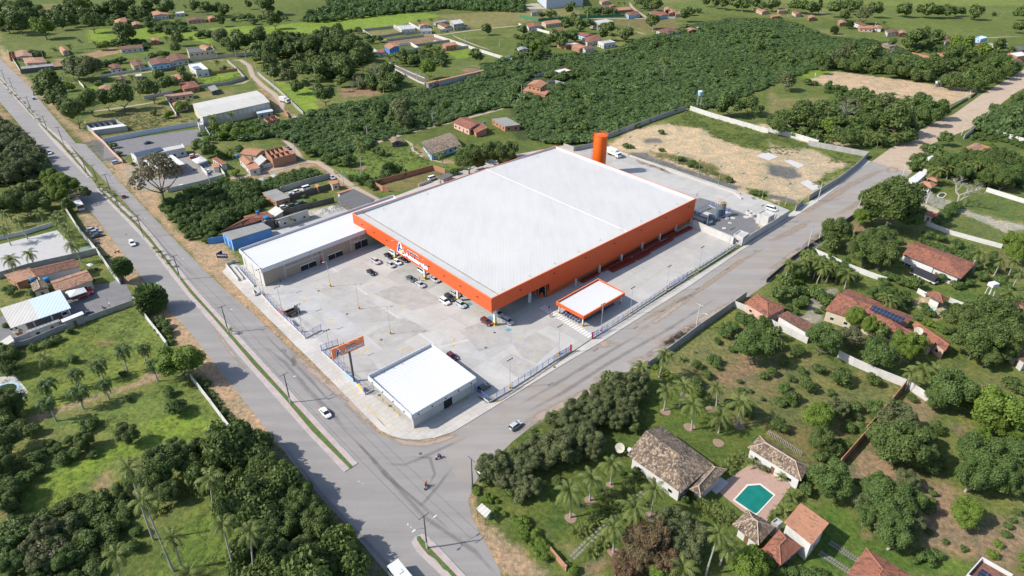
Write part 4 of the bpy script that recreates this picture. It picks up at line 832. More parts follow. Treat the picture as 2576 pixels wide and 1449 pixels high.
scatter_mass('field_tufts', 'low weeds on the grassy plots behind the superstore', 'weeds',[('11', '700,180 1000,60 1600,-20 1700,150 2000,230 1800,250 1180,380 1000,420 800,300'),('00', '240,740 840,700 820,860 420,870'),('00', '880,1190 1650,1070 1960,1180 1960,1260 1280,1340'),('00', '1980,800 2420,730 2440,800 2080,860'),('03', '380,-380 380,-380')],2.4,(.6,1.3),.45, LEAF['weed'],(100,50),14,.3, thin=.42, core=0)
scatter_mass('roadside_bank', 'leafy creepers along the lane bank beside the brick gate', 'hedge',[('32', '0,830 100,880 250,1000 330,1130 400,1180 420,1260 330,1290 200,1180 60,1010 0,960'),('31', '2180,560 2260,520 2400,650 2560,840 2576,900 2360,740 2220,640')],1.3,(.7,1.2),.9, LEAF['bright'],(200,80),15,.5)
trees('00', 'dark', '200,130,100;100,110,90;310,170,90;60,220,90;180,230,100;380,140,70;30,90,70;260,60,60;705,45,60;640,130,60;740,110,80;1195,75,80;920,225,88;1255,335,95;2085,90,60;2180,95,50;2255,110,52;2500,50,35;2220,215,45;1790,390,60;1770,480,50;2455,430,95;1870,785,52;1560,10,50;470,170,60;560,180,60;860,140,60;980,120,50;1370,130,60;1440,150,50;1480,60,50;1640,100,50;1080,100,60')
trees('00', 'med', '1640,860,60;1720,840,60;1600,760,50;1820,715,40;2350,480,70;2280,440,50;700,200,60;600,230,60;1310,60,60;1700,60,50;1970,60,50')
trees('00', 'bright', '850,60,70;430,275,95'); trees('00', 'olive', '2210,370,75;760,680,100;880,700,100;700,650,60;960,650,70;1720,330,60;2370,360,50;840,640,60')
bushes('00', 'dark', '1500,260,50;1570,250,50;1640,260,55;1720,270,55;1800,250,50;1840,290,40;1590,295,40;1700,300,45;1160,430,40;1230,430,40;1300,420,35;1030,650,40;1090,640,40;1150,625,35;1230,610,40;1620,550,40;1670,545,35;1950,290,30;2440,180,40;2520,180,40;2560,220,40;2350,200,30;2080,350,40;2130,340,35;2000,360,40;2040,340,40;340,540,50;400,550,50')
bushes('00', 'bright', '690,880,60;1040,470,60;1540,570,40;2190,1290,70;2280,1300,70;2370,1290,60;2480,1270,50;2400,1350,70;2540,1330,60;2230,1370,60;2080,1420,50;2000,1440,40;1550,1140,35;1700,1160,50;1830,1080,70;1000,850,40;2250,700,35;2230,160,30')
palms('00', 'far', '970,50;1080,40;1010,180;1130,160;1420,120;1250,30;2330,80;1640,60;1740,150;800,410;950,430;690,460;550,500;1670,380;1920,380;1380,900;1320,770;2180,620;1900,1010;2140,1190;2320,1150;1860,60;1950,60;1300,150;2010,80;1180,810;2140,480;2300,460')
trees('00', 'dark', '480,880,125;555,955,90;520,1010,65;655,1055,68;750,1140,112;895,1030,98;1065,1000,84;1220,975,102;1520,905,98', hf=1.2)
trees('01', 'dark', '180,200,75;60,30,100;150,100,40;30,380,90;220,400,75;150,500,85;330,430,55;560,460,90;640,400,80;750,480,80;700,540,60;830,350,90;870,430,80;720,330,55;1000,500,105;1060,590,105;950,450,80;1110,500,60;600,680,110;850,660,105;780,620,80;500,720,85;130,620,75;60,580,60;160,740,55;920,730,65;560,580,60;420,480,60;1320,760,85;1400,800,65;1160,830,55;685,950,98;2220,570,68;2315,295,48;1340,700,60;40,480,60')
trees('01', 'olive', '1450,1090,105;1490,1190,85;1390,1160,60;330,770,75;860,820,50;270,680,50'); trees('01', 'bright', '325,520,58;420,880,60;1740,690,95'); trees('01', 'red', '365,385,48;310,370,30;445,420,30'); trees('01', 'med', '640,810,50;500,850,40;1500,570,60;1580,610,50')
bushes('01', 'dark', '1530,560,50;1600,540,50;1690,550,60;1760,570,50;1850,590,60;1560,610,40;1430,560,40;1810,500,40;1900,580,35;240,140,30;60,190,40;290,190,30;1740,470,40;650,340,40;600,360,40;930,330,40;1020,310,45;1120,380,40;1180,385,30')
bushes('01', 'med', '1690,600,50;1250,400,45;1160,420,35;1610,640,30'); bare(*T('01',1030,830),14, hf=1.3, leafy=1); bare(*T('01',1210,730),20, leafy=1); bare(*T('01',960,860),10, leafy=1)
palms('01', 'far', '410,630;820,820;1280,840;1400,565;1480,550;1660,510;1720,510;1800,500;1460,610;1040,1400;1640,210;1760,200;720,290;820,300;1050,300;160,730;1830,480;1340,570')
trees('02', 'bright', '585,90,52;690,270,62;780,245,42;240,490,72;970,290,55;520,390,60'); trees('02', 'dark', '560,250,58;930,340,60;1170,340,50;1130,370,45;1440,60,65;1360,50,48;1290,20,55;1425,215,62;1750,150,58;100,300,46;620,170,30;2050,30,45;2130,40,48;2250,40,55;2350,50,55;2450,40,50;1960,20,40;2520,70,40;2480,1110,55;2390,1060,80;620,380,55;20,30,40')
trees('02', 'med', '430,390,62;590,360,55;500,430,50;360,420,40;270,560,50;2200,1050,115;2120,1100,60'); bushes('02', 'dark', '300,160,45;370,150,45;420,140,35;800,110,40;870,110,42;960,120,50;1010,120,42;760,130,30;200,600,40;350,520,40;60,560,40;1800,130,40;1870,110,30')
palms('02', 'far', '390,90;715,75;1075,30;1130,30;620,180;1020,350;1070,290;1100,340;1150,300;60,545;130,540;1240,50;1380,40;2260,30;2320,60;2430,40;880,270;1170,280;270,140;1730,280'); palm(*T('02',1530,600), 'coco', T('02',1528,790))
bushes('02', 'med', '420,760,60;520,770,70;620,770,60;720,760,50;650,720,40;330,1060,40;1500,1330,30;480,230,30')
trees('03', 'dark', '60,50,55;260,60,55;340,70,55;420,80,55;500,90,45;680,90,68;780,60,48;850,80,55;900,50,38;1370,100,60;1330,110,42;1560,110,55;1650,110,62;1710,120,48;1830,115,55;1880,120,38;1950,120,35;2105,125,62;2540,140,55;2520,280,45;1500,400,95;1430,430,65;1580,350,55;1690,390,65;1700,350,45;1880,550,85;2330,460,55;2020,560,60;540,620,72;1670,670,92;1310,1200,145;1200,1230,85;1400,1250,75;330,1180,110;190,1210,95;470,1220,95;100,1290,70;780,1400,80;880,1410,70;520,1090,65;1440,1060,65;2450,520,40;1640,460,40;720,1220,60;1020,1240,80;930,1180,60;1100,1180,60')
trees('03', 'bright', '1950,460,95;2150,520,78;1040,535,70;960,560,50;620,1270,80;960,960,60;1820,680,65;1960,640,50;700,1340,60'); trees('03', 'olive', '980,150,75;1080,100,65;770,155,45;190,810,88;770,530,75;660,600,75;880,580,55;1170,1040,95;1010,1000,70;1050,520,50;1250,440,40;1860,640,50;320,1080,55;1050,1080,70;560,700,40')
trees('03', 'med', '1550,1040,85;1600,1100,85;1700,1090,95;1650,1170,85;1560,1180,75;1480,1130,60;1760,1140,60;1440,1370,60;1330,1390,60;1780,1400,60;1150,1350,55;2250,640,80;2370,640,80;2450,680,70;2300,560,60')
bushes('03', 'dark', '760,670,60;880,690,60;1000,650,75;1120,680,75;1240,730,70;1360,740,70;1480,760,70;1600,780,60;1300,650,50;930,620,60;1180,620,50;1800,830,80;1900,850,80;2000,850,80;2100,870,70;2200,830,85;2300,780,80;2230,740,75;2150,700,70;2400,740,75;2480,700,65;2100,620,60;2200,600,60;1560,650,40;840,470,50;1080,470,50;2500,1000,60;2060,420,40', hf=1.3)
bushes('03', 'med', '600,880,45;690,890,45;760,900,40;860,930,50;400,830,40;470,840,30;720,980,60;850,1000,50;400,1040,45;2270,145,25;2060,185,20;1720,1070,50;700,1100,50;1390,1400,60;100,1160,50;40,1240,50')
palms('03', 'far', '35,105;210,105;1165,225;1390,580;1180,600;1310,620;1300,680;350,1030;610,1100;960,900;1050,950;1255,955;1400,985;80,1230;340,1310;500,1340;620,1390;860,1200;1000,1350;1110,1380;1330,1290;1290,1370;2280,440;1960,690;2060,680;1160,1240;1500,1150'); palm(*T('03',530,15), 'fan', T('03',508,140)); palm(*T('03',670,300), 'fan', h=4, r=3.4); palm(*T('03',825,245), 'fan', h=4, r=3.2)
bare(*T('03',800,1110),30, leafy=1); bare(*T('03',1230,1120),17, leafy=1); bare(*T('03',60,1020),9); bare(*T('03',320,1090),16, hf=.6); bare(*T('03',2360,130),8); bare(*T('03',1250,510),18, leafy=1, hf=.7)
trees('10', 'bright', '600,420,120;500,340,80;700,450,95;620,520,90'); trees('10', 'dark', '60,640,110;250,640,90;380,560,80;300,480,80;150,560,90;450,620,60;840,500,60;680,620,60', hf=1.1); bare(*T('10',760,540),24, leafy=2, hf=.8); trees('10', 'olive', '60,330,110;250,250,110;330,160,100;200,90,100;100,200,110;30,50,90;380,260,70')
palms('10', 'coco', '180,440;320,400;460,470;50,540;250,580;390,680;190,780;30,850;600,700;580,760;650,820;690,890;720,1020;290,1100;100,1160;30,690'); tree(*T('10',1585,345),57, 'airy', hf=1.15)
palm(*T('10',1215,1240), 'fan', T('10',1245,1390), r=3.2); palms('10', 'small', '960,375;1010,410;1100,490;1120,540;1165,585;1320,740;1555,1050;1590,1085;1640,1140;1700,1200;690,75;720,95;1000,440;1040,460;1500,1440')
palms('00', 'small', '50,850;80,900;110,940;160,960;190,1000;250,1040;290,1090;330,1130;400,1200'); palms('20', 'small', '2320,420'); bushes('10', 'bright', '1140,20,36;1200,100,30;2300,110,50;1340,205,22;2370,300,45;2260,370,50'); bushes('10', 'med', '2150,910,40;1650,180,20;2080,960,50;1080,1130,20;940,1370,16;970,1260,18;2180,240,25;2400,60,50;2150,70,50'); palm(*T('10',2320,60), 'far')
trees('10', 'med', '2100,60,70;2000,30,60;2200,110,45')
palm(*T('11',1050,20), 'coco', T('11',1060,320)); palm(*T('11',1855,105), 'coco', T('11',1890,270)); palm(*T('11',2060,60), 'coco', h=5); trees('11', 'dark', '2140,160,130;2250,200,60;2410,110,120;2520,150,90;2330,60,70;2560,60,70'); trees('11', 'med', '2280,130,50;2490,200,50')
bushes('11', 'med', '930,170,85;700,90,60;780,120,70;840,190,60;700,170,60;560,90,60;1150,400,55;1340,240,70;1290,320,65;1430,250,50;1030,370,60;1100,330,50;1260,90,50;1200,70,40;1490,300,40;960,340,40;1170,440,45;1220,370,50;880,110,45;520,60,50;620,50,60;460,30,50;2000,280,40;1950,300,30'); palm(*T('11',360,760), 'small', h=3, r=1.3)
bushes('11', 'bright', '570,585,45;300,590,30;480,530,25;290,420,40;240,680,30')
bushes('12', 'med', '1150,20,40;1700,150,50;1800,200,55;1850,220,45;2180,360,50;2440,490,45;2500,500,40;1500,60,30;1200,30,30', hf=.7)
for x, y, r in ((1250,560,190),(1080,600,150),(1400,600,150),(1150,740,150),(1350,760,170),(1250,640,180)): pass
trees('13', 'dark', '1260,600,260', hf=.95); trees('13', 'med', '1080,690,120;1420,760,120;1010,570,90'); trees('13', 'dark', '690,900,130;1130,960,130;980,1080,140;1150,1120,150;1060,1000,120;2250,230,110;2200,340,80;2370,370,95;620,810,50;640,1020,70;2300,130,90;2080,240,70;2180,150,70'); trees('13', 'bright', '940,740,80;1520,680,55;2470,1000,110;2510,1110,95;2130,140,60;400,1130,70'); trees('13', 'olive', '900,1060,90;950,960,80'); bare(*T('13',1960,450),56, hf=.9); bare(*T('13',500,1010),18)
palms('13', 'coco', '220,1200;420,1100;1700,130;1720,270;1820,240;2120,200;2400,170;1980,210;2140,1100;2540,1290;650,1220;700,1270;560,1250;800,1310;450,1150;1660,260'); palm(*T('13',1300,430), 'fan', h=5)
bushes('13', 'bright', '120,1350,45;330,1330,60;300,1400,50;2200,20,50'); bushes('13', 'med', '1550,980,45;1620,1000,45;1700,1030,45;1780,1050,45;1860,1080,45;1940,1110,45;2020,1130,45;2090,1160,40;1200,1330,60;1280,1360,60;1360,1390,60;1150,1400,60;1450,1420,55;1750,1350,55;2250,1250,70;2110,1230,50;2350,1370,80;2400,1430,60;440,1190,60;760,1240,50;1500,160,70;1450,230,60;1560,120,50;1700,40,50;1600,40,60;2450,1300,60;1640,120,50;2450,110,60')
for i in range(9): u, v = T('13',1700 + i*24,770 - i*18); bush(u, v,15, 'med',1.0, 'clipped hedge plants by the garden drive')
trees('20', 'bright', '1815,740,215', hf=.85); trees('20', 'dark', '60,720,120;110,820,80;60,1180,140;150,1240,80;-30,640,80'); palm(*T('20',1500,110), 'fan', T('20',1530,230), r=4.2)
palm(*T('20',440,700), 'coco', T('20',450,800));
for cx, cy, bx, by in ((1220,620,1290,850),(1440,600,1470,760),(980,770,1050,930),(1530,760,1590,940),(750,860,820,1000),(1040,960,1100,1120),(460,960,520,1130),(780,1030,840,1220),(460,1150,570,1340),(170,1100,230,1230)): palm(*T('20', cx, cy), 'feather', T('20', bx, by))
bushes('20', 'med', '1780,1220,115;1690,1050,65;1290,1125,40;740,720,60;1640,370,60;1700,440,60;1600,320,50;330,600,50;860,1400,80;930,1350,60;1230,1400,60;560,520,50;700,440,40;480,560,50;60,380,30;90,40,70;330,60,60;2080,960,40;2250,1260,40;1240,870,40')
bushes('20', 'dark', '60,1380,110;200,1400,90;320,1440,80;130,1320,60')
trees('22', 'olive', '1250,940,115;1100,990,125;900,1040,105;1300,1040,80;1000,1130,120;780,1150,110;640,1220,105;1130,1170,115;870,1270,125;1060,1310,110;570,1330,115;720,1390,105;1200,1280,85;400,1340,75;1230,1400,60;1240,1080,90;960,920,70')
bushes('22', 'bright', '430,1270,45'); palms('22', 'coco', '1300,800;1560,1030;1740,980;2060,1000;1820,1180;2310,1150;2100,1290'); palm(*T('22',1540,670), 'coco', T('22',1480,900)); palm(*T('22',1710,715), 'small', h=.8, r=1.3); palm(*T('22',2130,370), 'small', h=1, r=2); palm(*T('22',1840,645), 'small', h=.3, r=.8)
bushes('22', 'dark', '1860,780,60;2290,940,28;2540,890,42;1960,880,58;1880,1050,60;1860,960,75;2360,1230,100;2400,1040,25;2520,1120,25'); bushes('22', 'med', '2030,730,70;2060,800,50;2220,620,40;2060,540,45;2150,460,70;2350,350,100;2200,400,70;2450,400,90;2290,300,60;2180,1180,60;2300,1040,38;2400,330,70;2540,340,70;2500,450,80'); bushes('22', 'bright', '1440,800,45;1500,830,45;1550,870,45;1610,900,45;1660,940,40', hf=.8)
trees('22', 'bright', '2400,490,70;2540,580,60'); trees('22', 'med', '2430,620,165;2300,560,70;2340,1210,90')
trees('23', 'med', '550,530,150;1130,680,150;1850,1050,200;1700,1120,120;1980,1130,110;1350,620,70'); trees('23', 'bright', '880,300,85;1030,400,80;1130,460,70;1350,570,100;1490,580,95;1420,650,85', hf=1.35); trees('23', 'bright', '2350,1240,240;2240,1360,140;2490,1300,140;500,1290,140'); trees('23', 'dark', '2000,330,170;2250,290,190;2100,540,190;2360,480,170;2470,330,140;2200,700,110;2400,640,110;60,460,70;90,560,60')
trees('23', 'olive', '1290,1330,170;820,480,100;700,1210,100;1960,1000,90;2300,190,120'); bare(*T('23',850,520),32, BARK, leafy=1); bare(*T('23',1340,720),14); palms('23', 'coco', '1560,820;1700,830;1440,850;1190,90;1230,140;2430,60;2260,140');
bushes('23', 'dark', '40,850,60;160,740,60;400,980,90;250,1100,75;120,1400,95;1640,260,50;1810,290,70;730,910,105;1060,930,80;1440,1110,48;1320,1190,60;290,640,75;1380,110,80;1330,200,70;2450,980,90;1700,1420,80;2560,1040,60', hf=1.1)
bushes('23', 'med', '230,920,45;160,1010,60;330,840,50;520,830,70;800,960,60;700,1200,60;860,1200,85;620,1060,45;1060,1200,90;820,1400,70;1090,1290,60;1570,200,60;1590,240,50;120,1150,60;240,1150,50;390,1220,30;880,1290,60;980,1420,70;340,160,80;180,210,70;1100,40,60;270,250,45;560,210,30;620,160,30;680,110,30;500,240,30;740,60,30;2500,130,70')
for x, y in ((1590,340),(1640,365),(1690,390),(1740,410),(1790,435),(1530,310)): bush(*T('23', x, y),11, 'bright',.9, 'clipped hedge plants by the solar villa')
for cx, cy, bx, by in ((1300,370,1545,1085),(1440,690,1745,1400),(2115,470,2160,810),(1740,1060,1835,1380),(2240,930,2375,1449),(1170,1230,1245,1640),(2520,1000,2576,1500),(1900,1440,1950,1700)): palm(*T('30', cx, cy), 'coco', T('30', bx, by))
trees('30', 'dark', '50,100,140;30,330,110;80,600,120;40,740,110;840,90,90;1290,40,100;1650,320,190;1820,240,140;1560,480,140;1900,330,120;1750,170,100;1260,590,100;1700,600,110;2000,160,90'); trees('30', 'olive', '450,1000,130;400,1300,120;700,930,90;300,1180,90'); trees('30', 'med', '120,1330,120;640,1290,110;950,1060,100;80,1160,100;560,1120,80;250,1020,80'); bare(*T('30',520,1230),40, hf=.8, leafy=1); bare(*T('30',250,1330),30, hf=.7)
bushes('30', 'med', '560,170,60;640,270,85;770,210,75;850,150,70;350,270,90;250,470,95;380,370,65;420,200,60;240,560,50;700,80,60;880,840,90;1000,900,80;1100,1000,90;820,1050,80;1350,1150,80;1380,1000,70;1060,720,80;1200,750,80;500,110,50;930,230,50;2340,880,60;2450,1200,60')
trees('31', 'dark', '50,120,120;100,330,130;260,420,130;200,560,140;440,600,120;380,760,140;60,760,140;560,780,120;600,940,140;300,950,150;120,1060,140;780,1000,90;200,1230,150;480,1200,150;950,1380,130;700,1400,150;420,1430,140;1040,1300,90'); trees('31', 'bright', '870,1080,130;770,1160,80'); trees('31', 'olive', '2380,360,150;2480,480,110;2540,310,110;2300,450,70;660,1240,120;350,1330,110;2560,620,60'); bush(*T('31',2200,555),8, 'bright')
trees('32', 'olive', '450,170,170;600,90,150;780,90,140;110,290,150;50,470,120;190,560,110;70,640,75;250,160,120;320,300,90;820,210,90;20,350,100;620,240,90', hf=.9); trees('32', 'bright', '230,40,60;1500,1420,130;2400,1370,170;2560,1290,80'); trees('32', 'red', '1380,1070,210;1240,1220,200;1150,1350,150;1500,1300,170', hf=.9); trees('32', 'olive', '1620,940,180;1800,1050,160;1730,1210,160;1620,1120,140', hf=.9)
for cx, cy, bx, by in ((1010,320,990,530),(800,460,780,690),(575,590,587,860),(1440,580,1395,850),(1240,770,1225,990),(1020,960,1018,1210),(2080,1030,1950,1440),(1720,1370,1700,1520),(2170,1150,2090,1340)): palm(*T('32', cx, cy), 'coco', T('32', bx, by))
for cx, cy in ((690,750),(900,600),(1290,880),(1110,1070),(340,1280)):
 p = GT('32', cx, cy); o = obj('agave_plant', mesh_np('agave_plant',*frond_arrays(5, nf=26, segs=3, leafl=.07, e_lo=5, e_hi=85, droop=.2, wdt=.35), LEAF['agave']), None, V3(p),1.5,0); props(o, 'spiky blue-grey agave plant on the villa lawn @', 'agave', 'agave plants on the lawn')
def areca_row(k, a, b, n, wob=.6, hf=1.0, sz=1.95):
 for i in range(n):
  f = (i + .5)/n; x = a[0] + (b[0] - a[0])*f; y = a[1] + (b[1] - a[1])*f; p = GT(k, x, y) + np.array([rt.uniform(-wob, wob), rt.uniform(-wob, wob)]); s = sz*rt.uniform(.8,1.2)
  props(obj('areca_palm', rt.choice(PALM['areca']), None, V3(p),(s, s, s*1.15*hf), rt.uniform(0,6.28)), 'bushy yellow-green areca palm @', 'palm bush', 'areca palms planted in rows round the villa')
areca_row('32',(640,1060),(1000,780),9); areca_row('32',(940,720),(1080,660),4,1.2); areca_row('32',(1120,620),(1340,440),7,.9); areca_row('32',(780,1210),(940,1080),4); areca_row('32',(1060,880),(1330,700),6,.9); areca_row('32',(1820,650),(2220,880),10,1.1); areca_row('32',(1840,740),(2180,920),8,.8); areca_row('32',(2120,370),(2340,230),7,.9); areca_row('33',(0,880),(180,800),5,.8, sz=1.2)
bushes('32', 'dark', '460,490,55;1740,680,40;1250,400,50;1330,420,45'); bushes('32', 'bright', '60,920,60;130,990,60;210,1060,60;290,1130,60;350,1160,50;620,1390,60;2460,290,0.1;560,1350,40'); palm(*T('32',2430,310), 'small', h=1.5, r=1.6); bushes('32', 'olive', '2540,375,48'); bush(*T('32',1100,410),8, 'bright')
trees('33', 'med', '640,500,185;470,440,90;1200,680,180;1400,700,150;1060,620,130;1280,860,170;1260,1060,160;980,850,110;380,590,60;2100,230,190;2250,420,180;2050,470,160;2350,250,170', trunk='pale'); trees('33', 'dark', '1330,130,230;1180,60,150;1480,200,160;1560,60,110;2400,450,150;2480,560,110;2500,200,130;550,90,120;1620,330,90'); trees('33', 'bright', '2460,50,90;2000,800,125;1990,880,115;680,180,70;2150,60,90'); trees('33', 'olive', '1400,480,100;1450,900,110;940,720,90;1730,310,50;1160,960,100')
palms('33', 'small', '140,450;260,620;150,780;230,640', h=1.6, r=1.9); bushes('33', 'med', '1100,470,90;1580,1260,95;1700,1230,65;600,230,85;520,260,70;760,130,70;1660,620,40;1480,1290,50;900,500,35;1600,760,70;1650,700,40;2560,1090,0.1;30,1380,70;120,1390,80;240,1400,80;400,1420,90;540,1449,80;1640,1330,50;100,1330,70')
bushes('33', 'bright', '2510,810,36;2460,890,32;2420,950,40;2400,1030,40;2320,1130,46;2260,1230,54;1965,1175,36;2560,1270,45;2560,1380,45;1785,1105,30;1550,390,18;1620,1010,40', group='young fruit shrubs in rows on the bare soil')
p = GT('30',1600,800); props(obj('banana_plant', PALM['areca'][0], None, V3(p),(2.8,2.8,3.4),1), 'banana plant with broad bright leaves among the coconut palms at bottom left', 'banana plant')
trees('13', 'med', '300,1290,90;450,1240,90;600,1260,90;720,1310,85;190,1390,70;1850,200,100;2120,200,100;2400,310,110;1950,300,80;1660,110,70;1500,1400,60'); trees('13', 'dark', '1700,230,90;2010,150,90;2320,170,110;2480,240,100;2220,340,90;1560,190,70')
trees('23', 'med', '1080,60,80;1200,70,90;1290,130,75;100,70,70;250,40,60'); bushes('13', 'med', '1600,920,60;1750,960,60;1900,1010,60;2050,1070,60;2250,1130,60;1480,1120,40;1300,980,50;2150,1330,70;2020,1400,60;1900,1420,60;640,1150,50;540,1180,50')
palms('13', 'coco', '380,1180;520,1180;1600,150;1900,160;2250,240;2480,1180;2350,1180')
grow_trees()
# ================================================================ shared materials for buildings
ROOFW = m_rib('white_sheet_roof',(0.485,0.472,0.452),(0.452,0.44,0.424),1.15,0.35,0.45,(0.40,0.385,0.36),0.6,0.012)
ROOFW2 = m_rib('bright_sheet_roof',(0.545,0.542,0.535),(0.38,0.38,0.38),0.9,0.3,0.45,(0.55,0.55,0.54),0.2,0.025)
FASW = m_rib('white_cladding',(0.56,0.57,0.585),(0.40,0.41,0.43),0.9,0.3,0.4,(0.45,0.45,0.45),0.15)
ORG = m_rib('orange_cladding',(0.66,0.100,0.028),(0.42,0.06,0.018),0.55,0.35,0.42,(0.50,0.085,0.02),0.3,0.04)
ORGP = m_paint('orange_paint',(0.60,0.13,0.04),0.5,0.08,0.4); ORGC = m_paint('orange_coping',(0.72,0.20,0.08),0.35,0.05,0.5); ORGW = m_paint('orange_wall',(0.46,0.14,0.05),0.8,0.12,0.4)
BEI = m_paint('beige_wall',(0.31,0.265,0.205),0.9,0.07,0.3, dirt=((0.26,0.22,0.17),0.4)); BEI2 = m_paint('pale_pilaster',(0.37,0.355,0.34),0.85,0.07,0.5)
WW = m_paint('white_wall',(0.52,0.51,0.485),0.9,0.08,0.5, dirt=((0.33,0.34,0.29),0.5)); CW = m_paint('cream_wall',(0.50,0.43,0.32),0.9,0.1,0.5, dirt=((0.30,0.25,0.2),0.4))
PW = m_paint('pink_wall',(0.52,0.34,0.27),0.9,0.1,0.5, dirt=((0.35,0.25,0.2),0.4)); CON = m_paint('concrete_wall',(0.33,0.32,0.30),0.95,0.14,0.6, dirt=((0.17,0.16,0.145),0.6))
CONP = m_paint('pale_concrete_wall',(0.48,0.465,0.44),0.9,0.1,0.5, dirt=((0.30,0.28,0.25),0.5)); BRK = m_paint('brick_wall',(0.36,0.185,0.115),0.95,0.18,1.5, dirt=((0.25,0.17,0.13),0.5))
DKW = m_paint('dark_stained_wall',(0.12,0.11,0.10),0.95,0.25,0.8, dirt=((0.06,0.065,0.05),0.5)); BLUW = m_paint('blue_wall',(0.09,0.24,0.52),0.8,0.1,0.6, dirt=((0.08,0.15,0.28),0.5)); LBLU = m_paint('light_blue_wall',(0.28,0.47,0.62),0.8,0.1,0.6)
SKYB = m_paint('strong_blue_paint',(0.03,0.12,0.42),0.6,0.1,1); GRNW = m_paint('green_sheet_fence',(0.03,0.16,0.085),0.7,0.12,0.8); GALV = m_paint('galvanised_steel',(0.42,0.43,0.44),0.45,0.08,2,0.3)
TRED = m_tile('red_tile',(0.335,0.135,0.080),(0.27,0.105,0.064),(0.125,0.06,0.045), mott=.5); TORG = m_tile('orange_tile',(0.44,0.215,0.125),(0.37,0.175,0.10),(0.25,0.13,0.085), mott=.25, stain=.3)
TBRN = m_tile('brown_tile',(0.235,0.105,0.070),(0.185,0.085,0.058),(0.09,0.055,0.042), mott=.5); TMOT = m_tile('mottled_tile',(0.27,0.19,0.13),(0.19,0.13,0.09),(0.072,0.055,0.046),(0.36,0.295,0.20), mott=.8, stain=.25, cell=.3)
TFAD = m_tile('faded_tile',(0.40,0.235,0.155),(0.34,0.19,0.12),(0.18,0.10,0.07), mott=.35, stain=.4); GSH = m_rib('grey_fibre_roof',(0.27,0.265,0.25),(0.16,0.155,0.145),1.0,.35,.9,(0.12,0.12,0.11),.6)
DSH = m_rib('dark_fibre_roof',(0.125,0.125,0.125),(0.08,0.08,0.08),1.0,.35,.9,(0.07,0.07,0.07),.5); PSH = m_rib('pale_fibre_roof',(0.50,0.48,0.44),(0.34,0.33,0.31),1.0,.3,.8,(0.30,0.28,0.25),.5)
BSH = m_rib('pale_blue_sheet_roof',(0.46,0.54,0.64),(0.33,0.41,0.52),1.0,.3,.5,(0.36,0.42,0.5),.3); FLAT = m_paint('flat_roof_slab',(0.42,0.41,0.38),0.9,0.15,0.4, dirt=((0.22,0.21,0.19),0.6)); WSLAB = m_paint('white_slab',(0.55,0.55,0.54),0.7,0.06,0.5)
GLS = m_glass(); SOL = m_rib('solar_panel',(0.018,0.026,0.055),(0.20,0.22,0.26),1.05,.08,.12,(0.02,0.03,0.06),.1,0.0,1.7); DOORM = m_paint('door_brown',(0.16,0.09,0.05),.6,.1,2); FRM = m_paint('window_frame',(0.55,0.55,0.53),.6,.05,2)
BLK = m_paint('black_rubber',(0.02,0.02,0.02),.8,.1,2); STEEL = m_paint('steel_post',(0.35,0.36,0.37),.5,.08,2,.4); BPOST = m_paint('blue_post',(0.06,0.12,0.36),.5,.08,2); YELP = m_paint('yellow_guard',(0.72,0.42,0.02),.5,.08,2); WTANK = m_paint('blue_water_tank',(0.03,0.16,0.34),.45,.08,2)
def nrm2(d): return d/np.linalg.norm(d)
def facing(m, n): return float(n @ (-m)) + 0 > 0     # the camera stands over the origin
def ray_on(A, B, u, v):
 """where the sight line through (u, v) meets the upright plane over A-B: metres from A, height"""
 A, B = np.array(A), np.array(B); d = nrm2(B - A); dx = (u - 1288)/FP; dy = (724.5 - v)/FP; r = np.array([dx, CP + dy*SP]); rz = -SP + dy*CP
 M_ = np.array([[r[0],-d[0]],[r[1],-d[1]]]); t, s = np.linalg.solve(M_, A); return s, CAMH + rz*t
def pole_h(b, tp):
 p = G(*b); lo, hi = 0.0,60.0
 for _ in range(40):
  m = (lo + hi)/2
  if PR(p[0], p[1], m)[1] > tp[1]: lo = m
  else: hi = m
 return p, lo
def panel(mb, A, B, s0, s1, z0, z1, out, th=.06):
 """a thin box standing proud of the wall A-B"""
 A, B = np.array(A), np.array(B); d = nrm2(B - A); n = np.array([d[1],-d[0]])*out; a = A + d*s0; b = A + d*s1; q = [a - n*.02, b - n*.02, b + n*th, a + n*th]; mb.prism([tuple(p) for p in q], z0, z1, bottom=True)
hrng = random.Random(5)
def openings(th, poly, z, far=False, wall_h=None, skip=(), door=True, storeys=1):
 n = len(poly); done = not door
 for i in range(n):
  if i in skip: continue
  A, B = np.array(poly[i]), np.array(poly[(i + 1) % n]); L = np.linalg.norm(B - A); d = (B - A)/max(L,1e-6); out = np.array([d[1],-d[0]])
  cen = sum(np.array(p) for p in poly)/n
  o = 1 if out @ ((A + B)/2 - cen) > 0 else -1
  if not facing((A + B)/2, out*o) or L < 2.4: continue
  k = max(1, min(6, int(L/3.6)))
  for st in range(storeys):
   zb = st*2.9
   for j in range(k):
    c = L*(j + .5)/k
    if not done and st == 0 and j == k // 2:
     m = MB(); panel(m, A, B, c - .45, c + .45,.05,2.1, o); th.part('door', m, DOORM); done = True; continue
    if z - zb < 2.2: continue
    m = MB(); panel(m, A, B, c - .62, c + .62, zb + 1.0, zb + 2.05, o,.05)
    if far: th.part('window', m, GLS)
    else:
     w = th.part('window', m, FRM); m2 = MB(); panel(m2, A, B, c - .52, c + .52, zb + 1.1, zb + 1.95, o,.08); th.part('pane', m2, GLS, w)
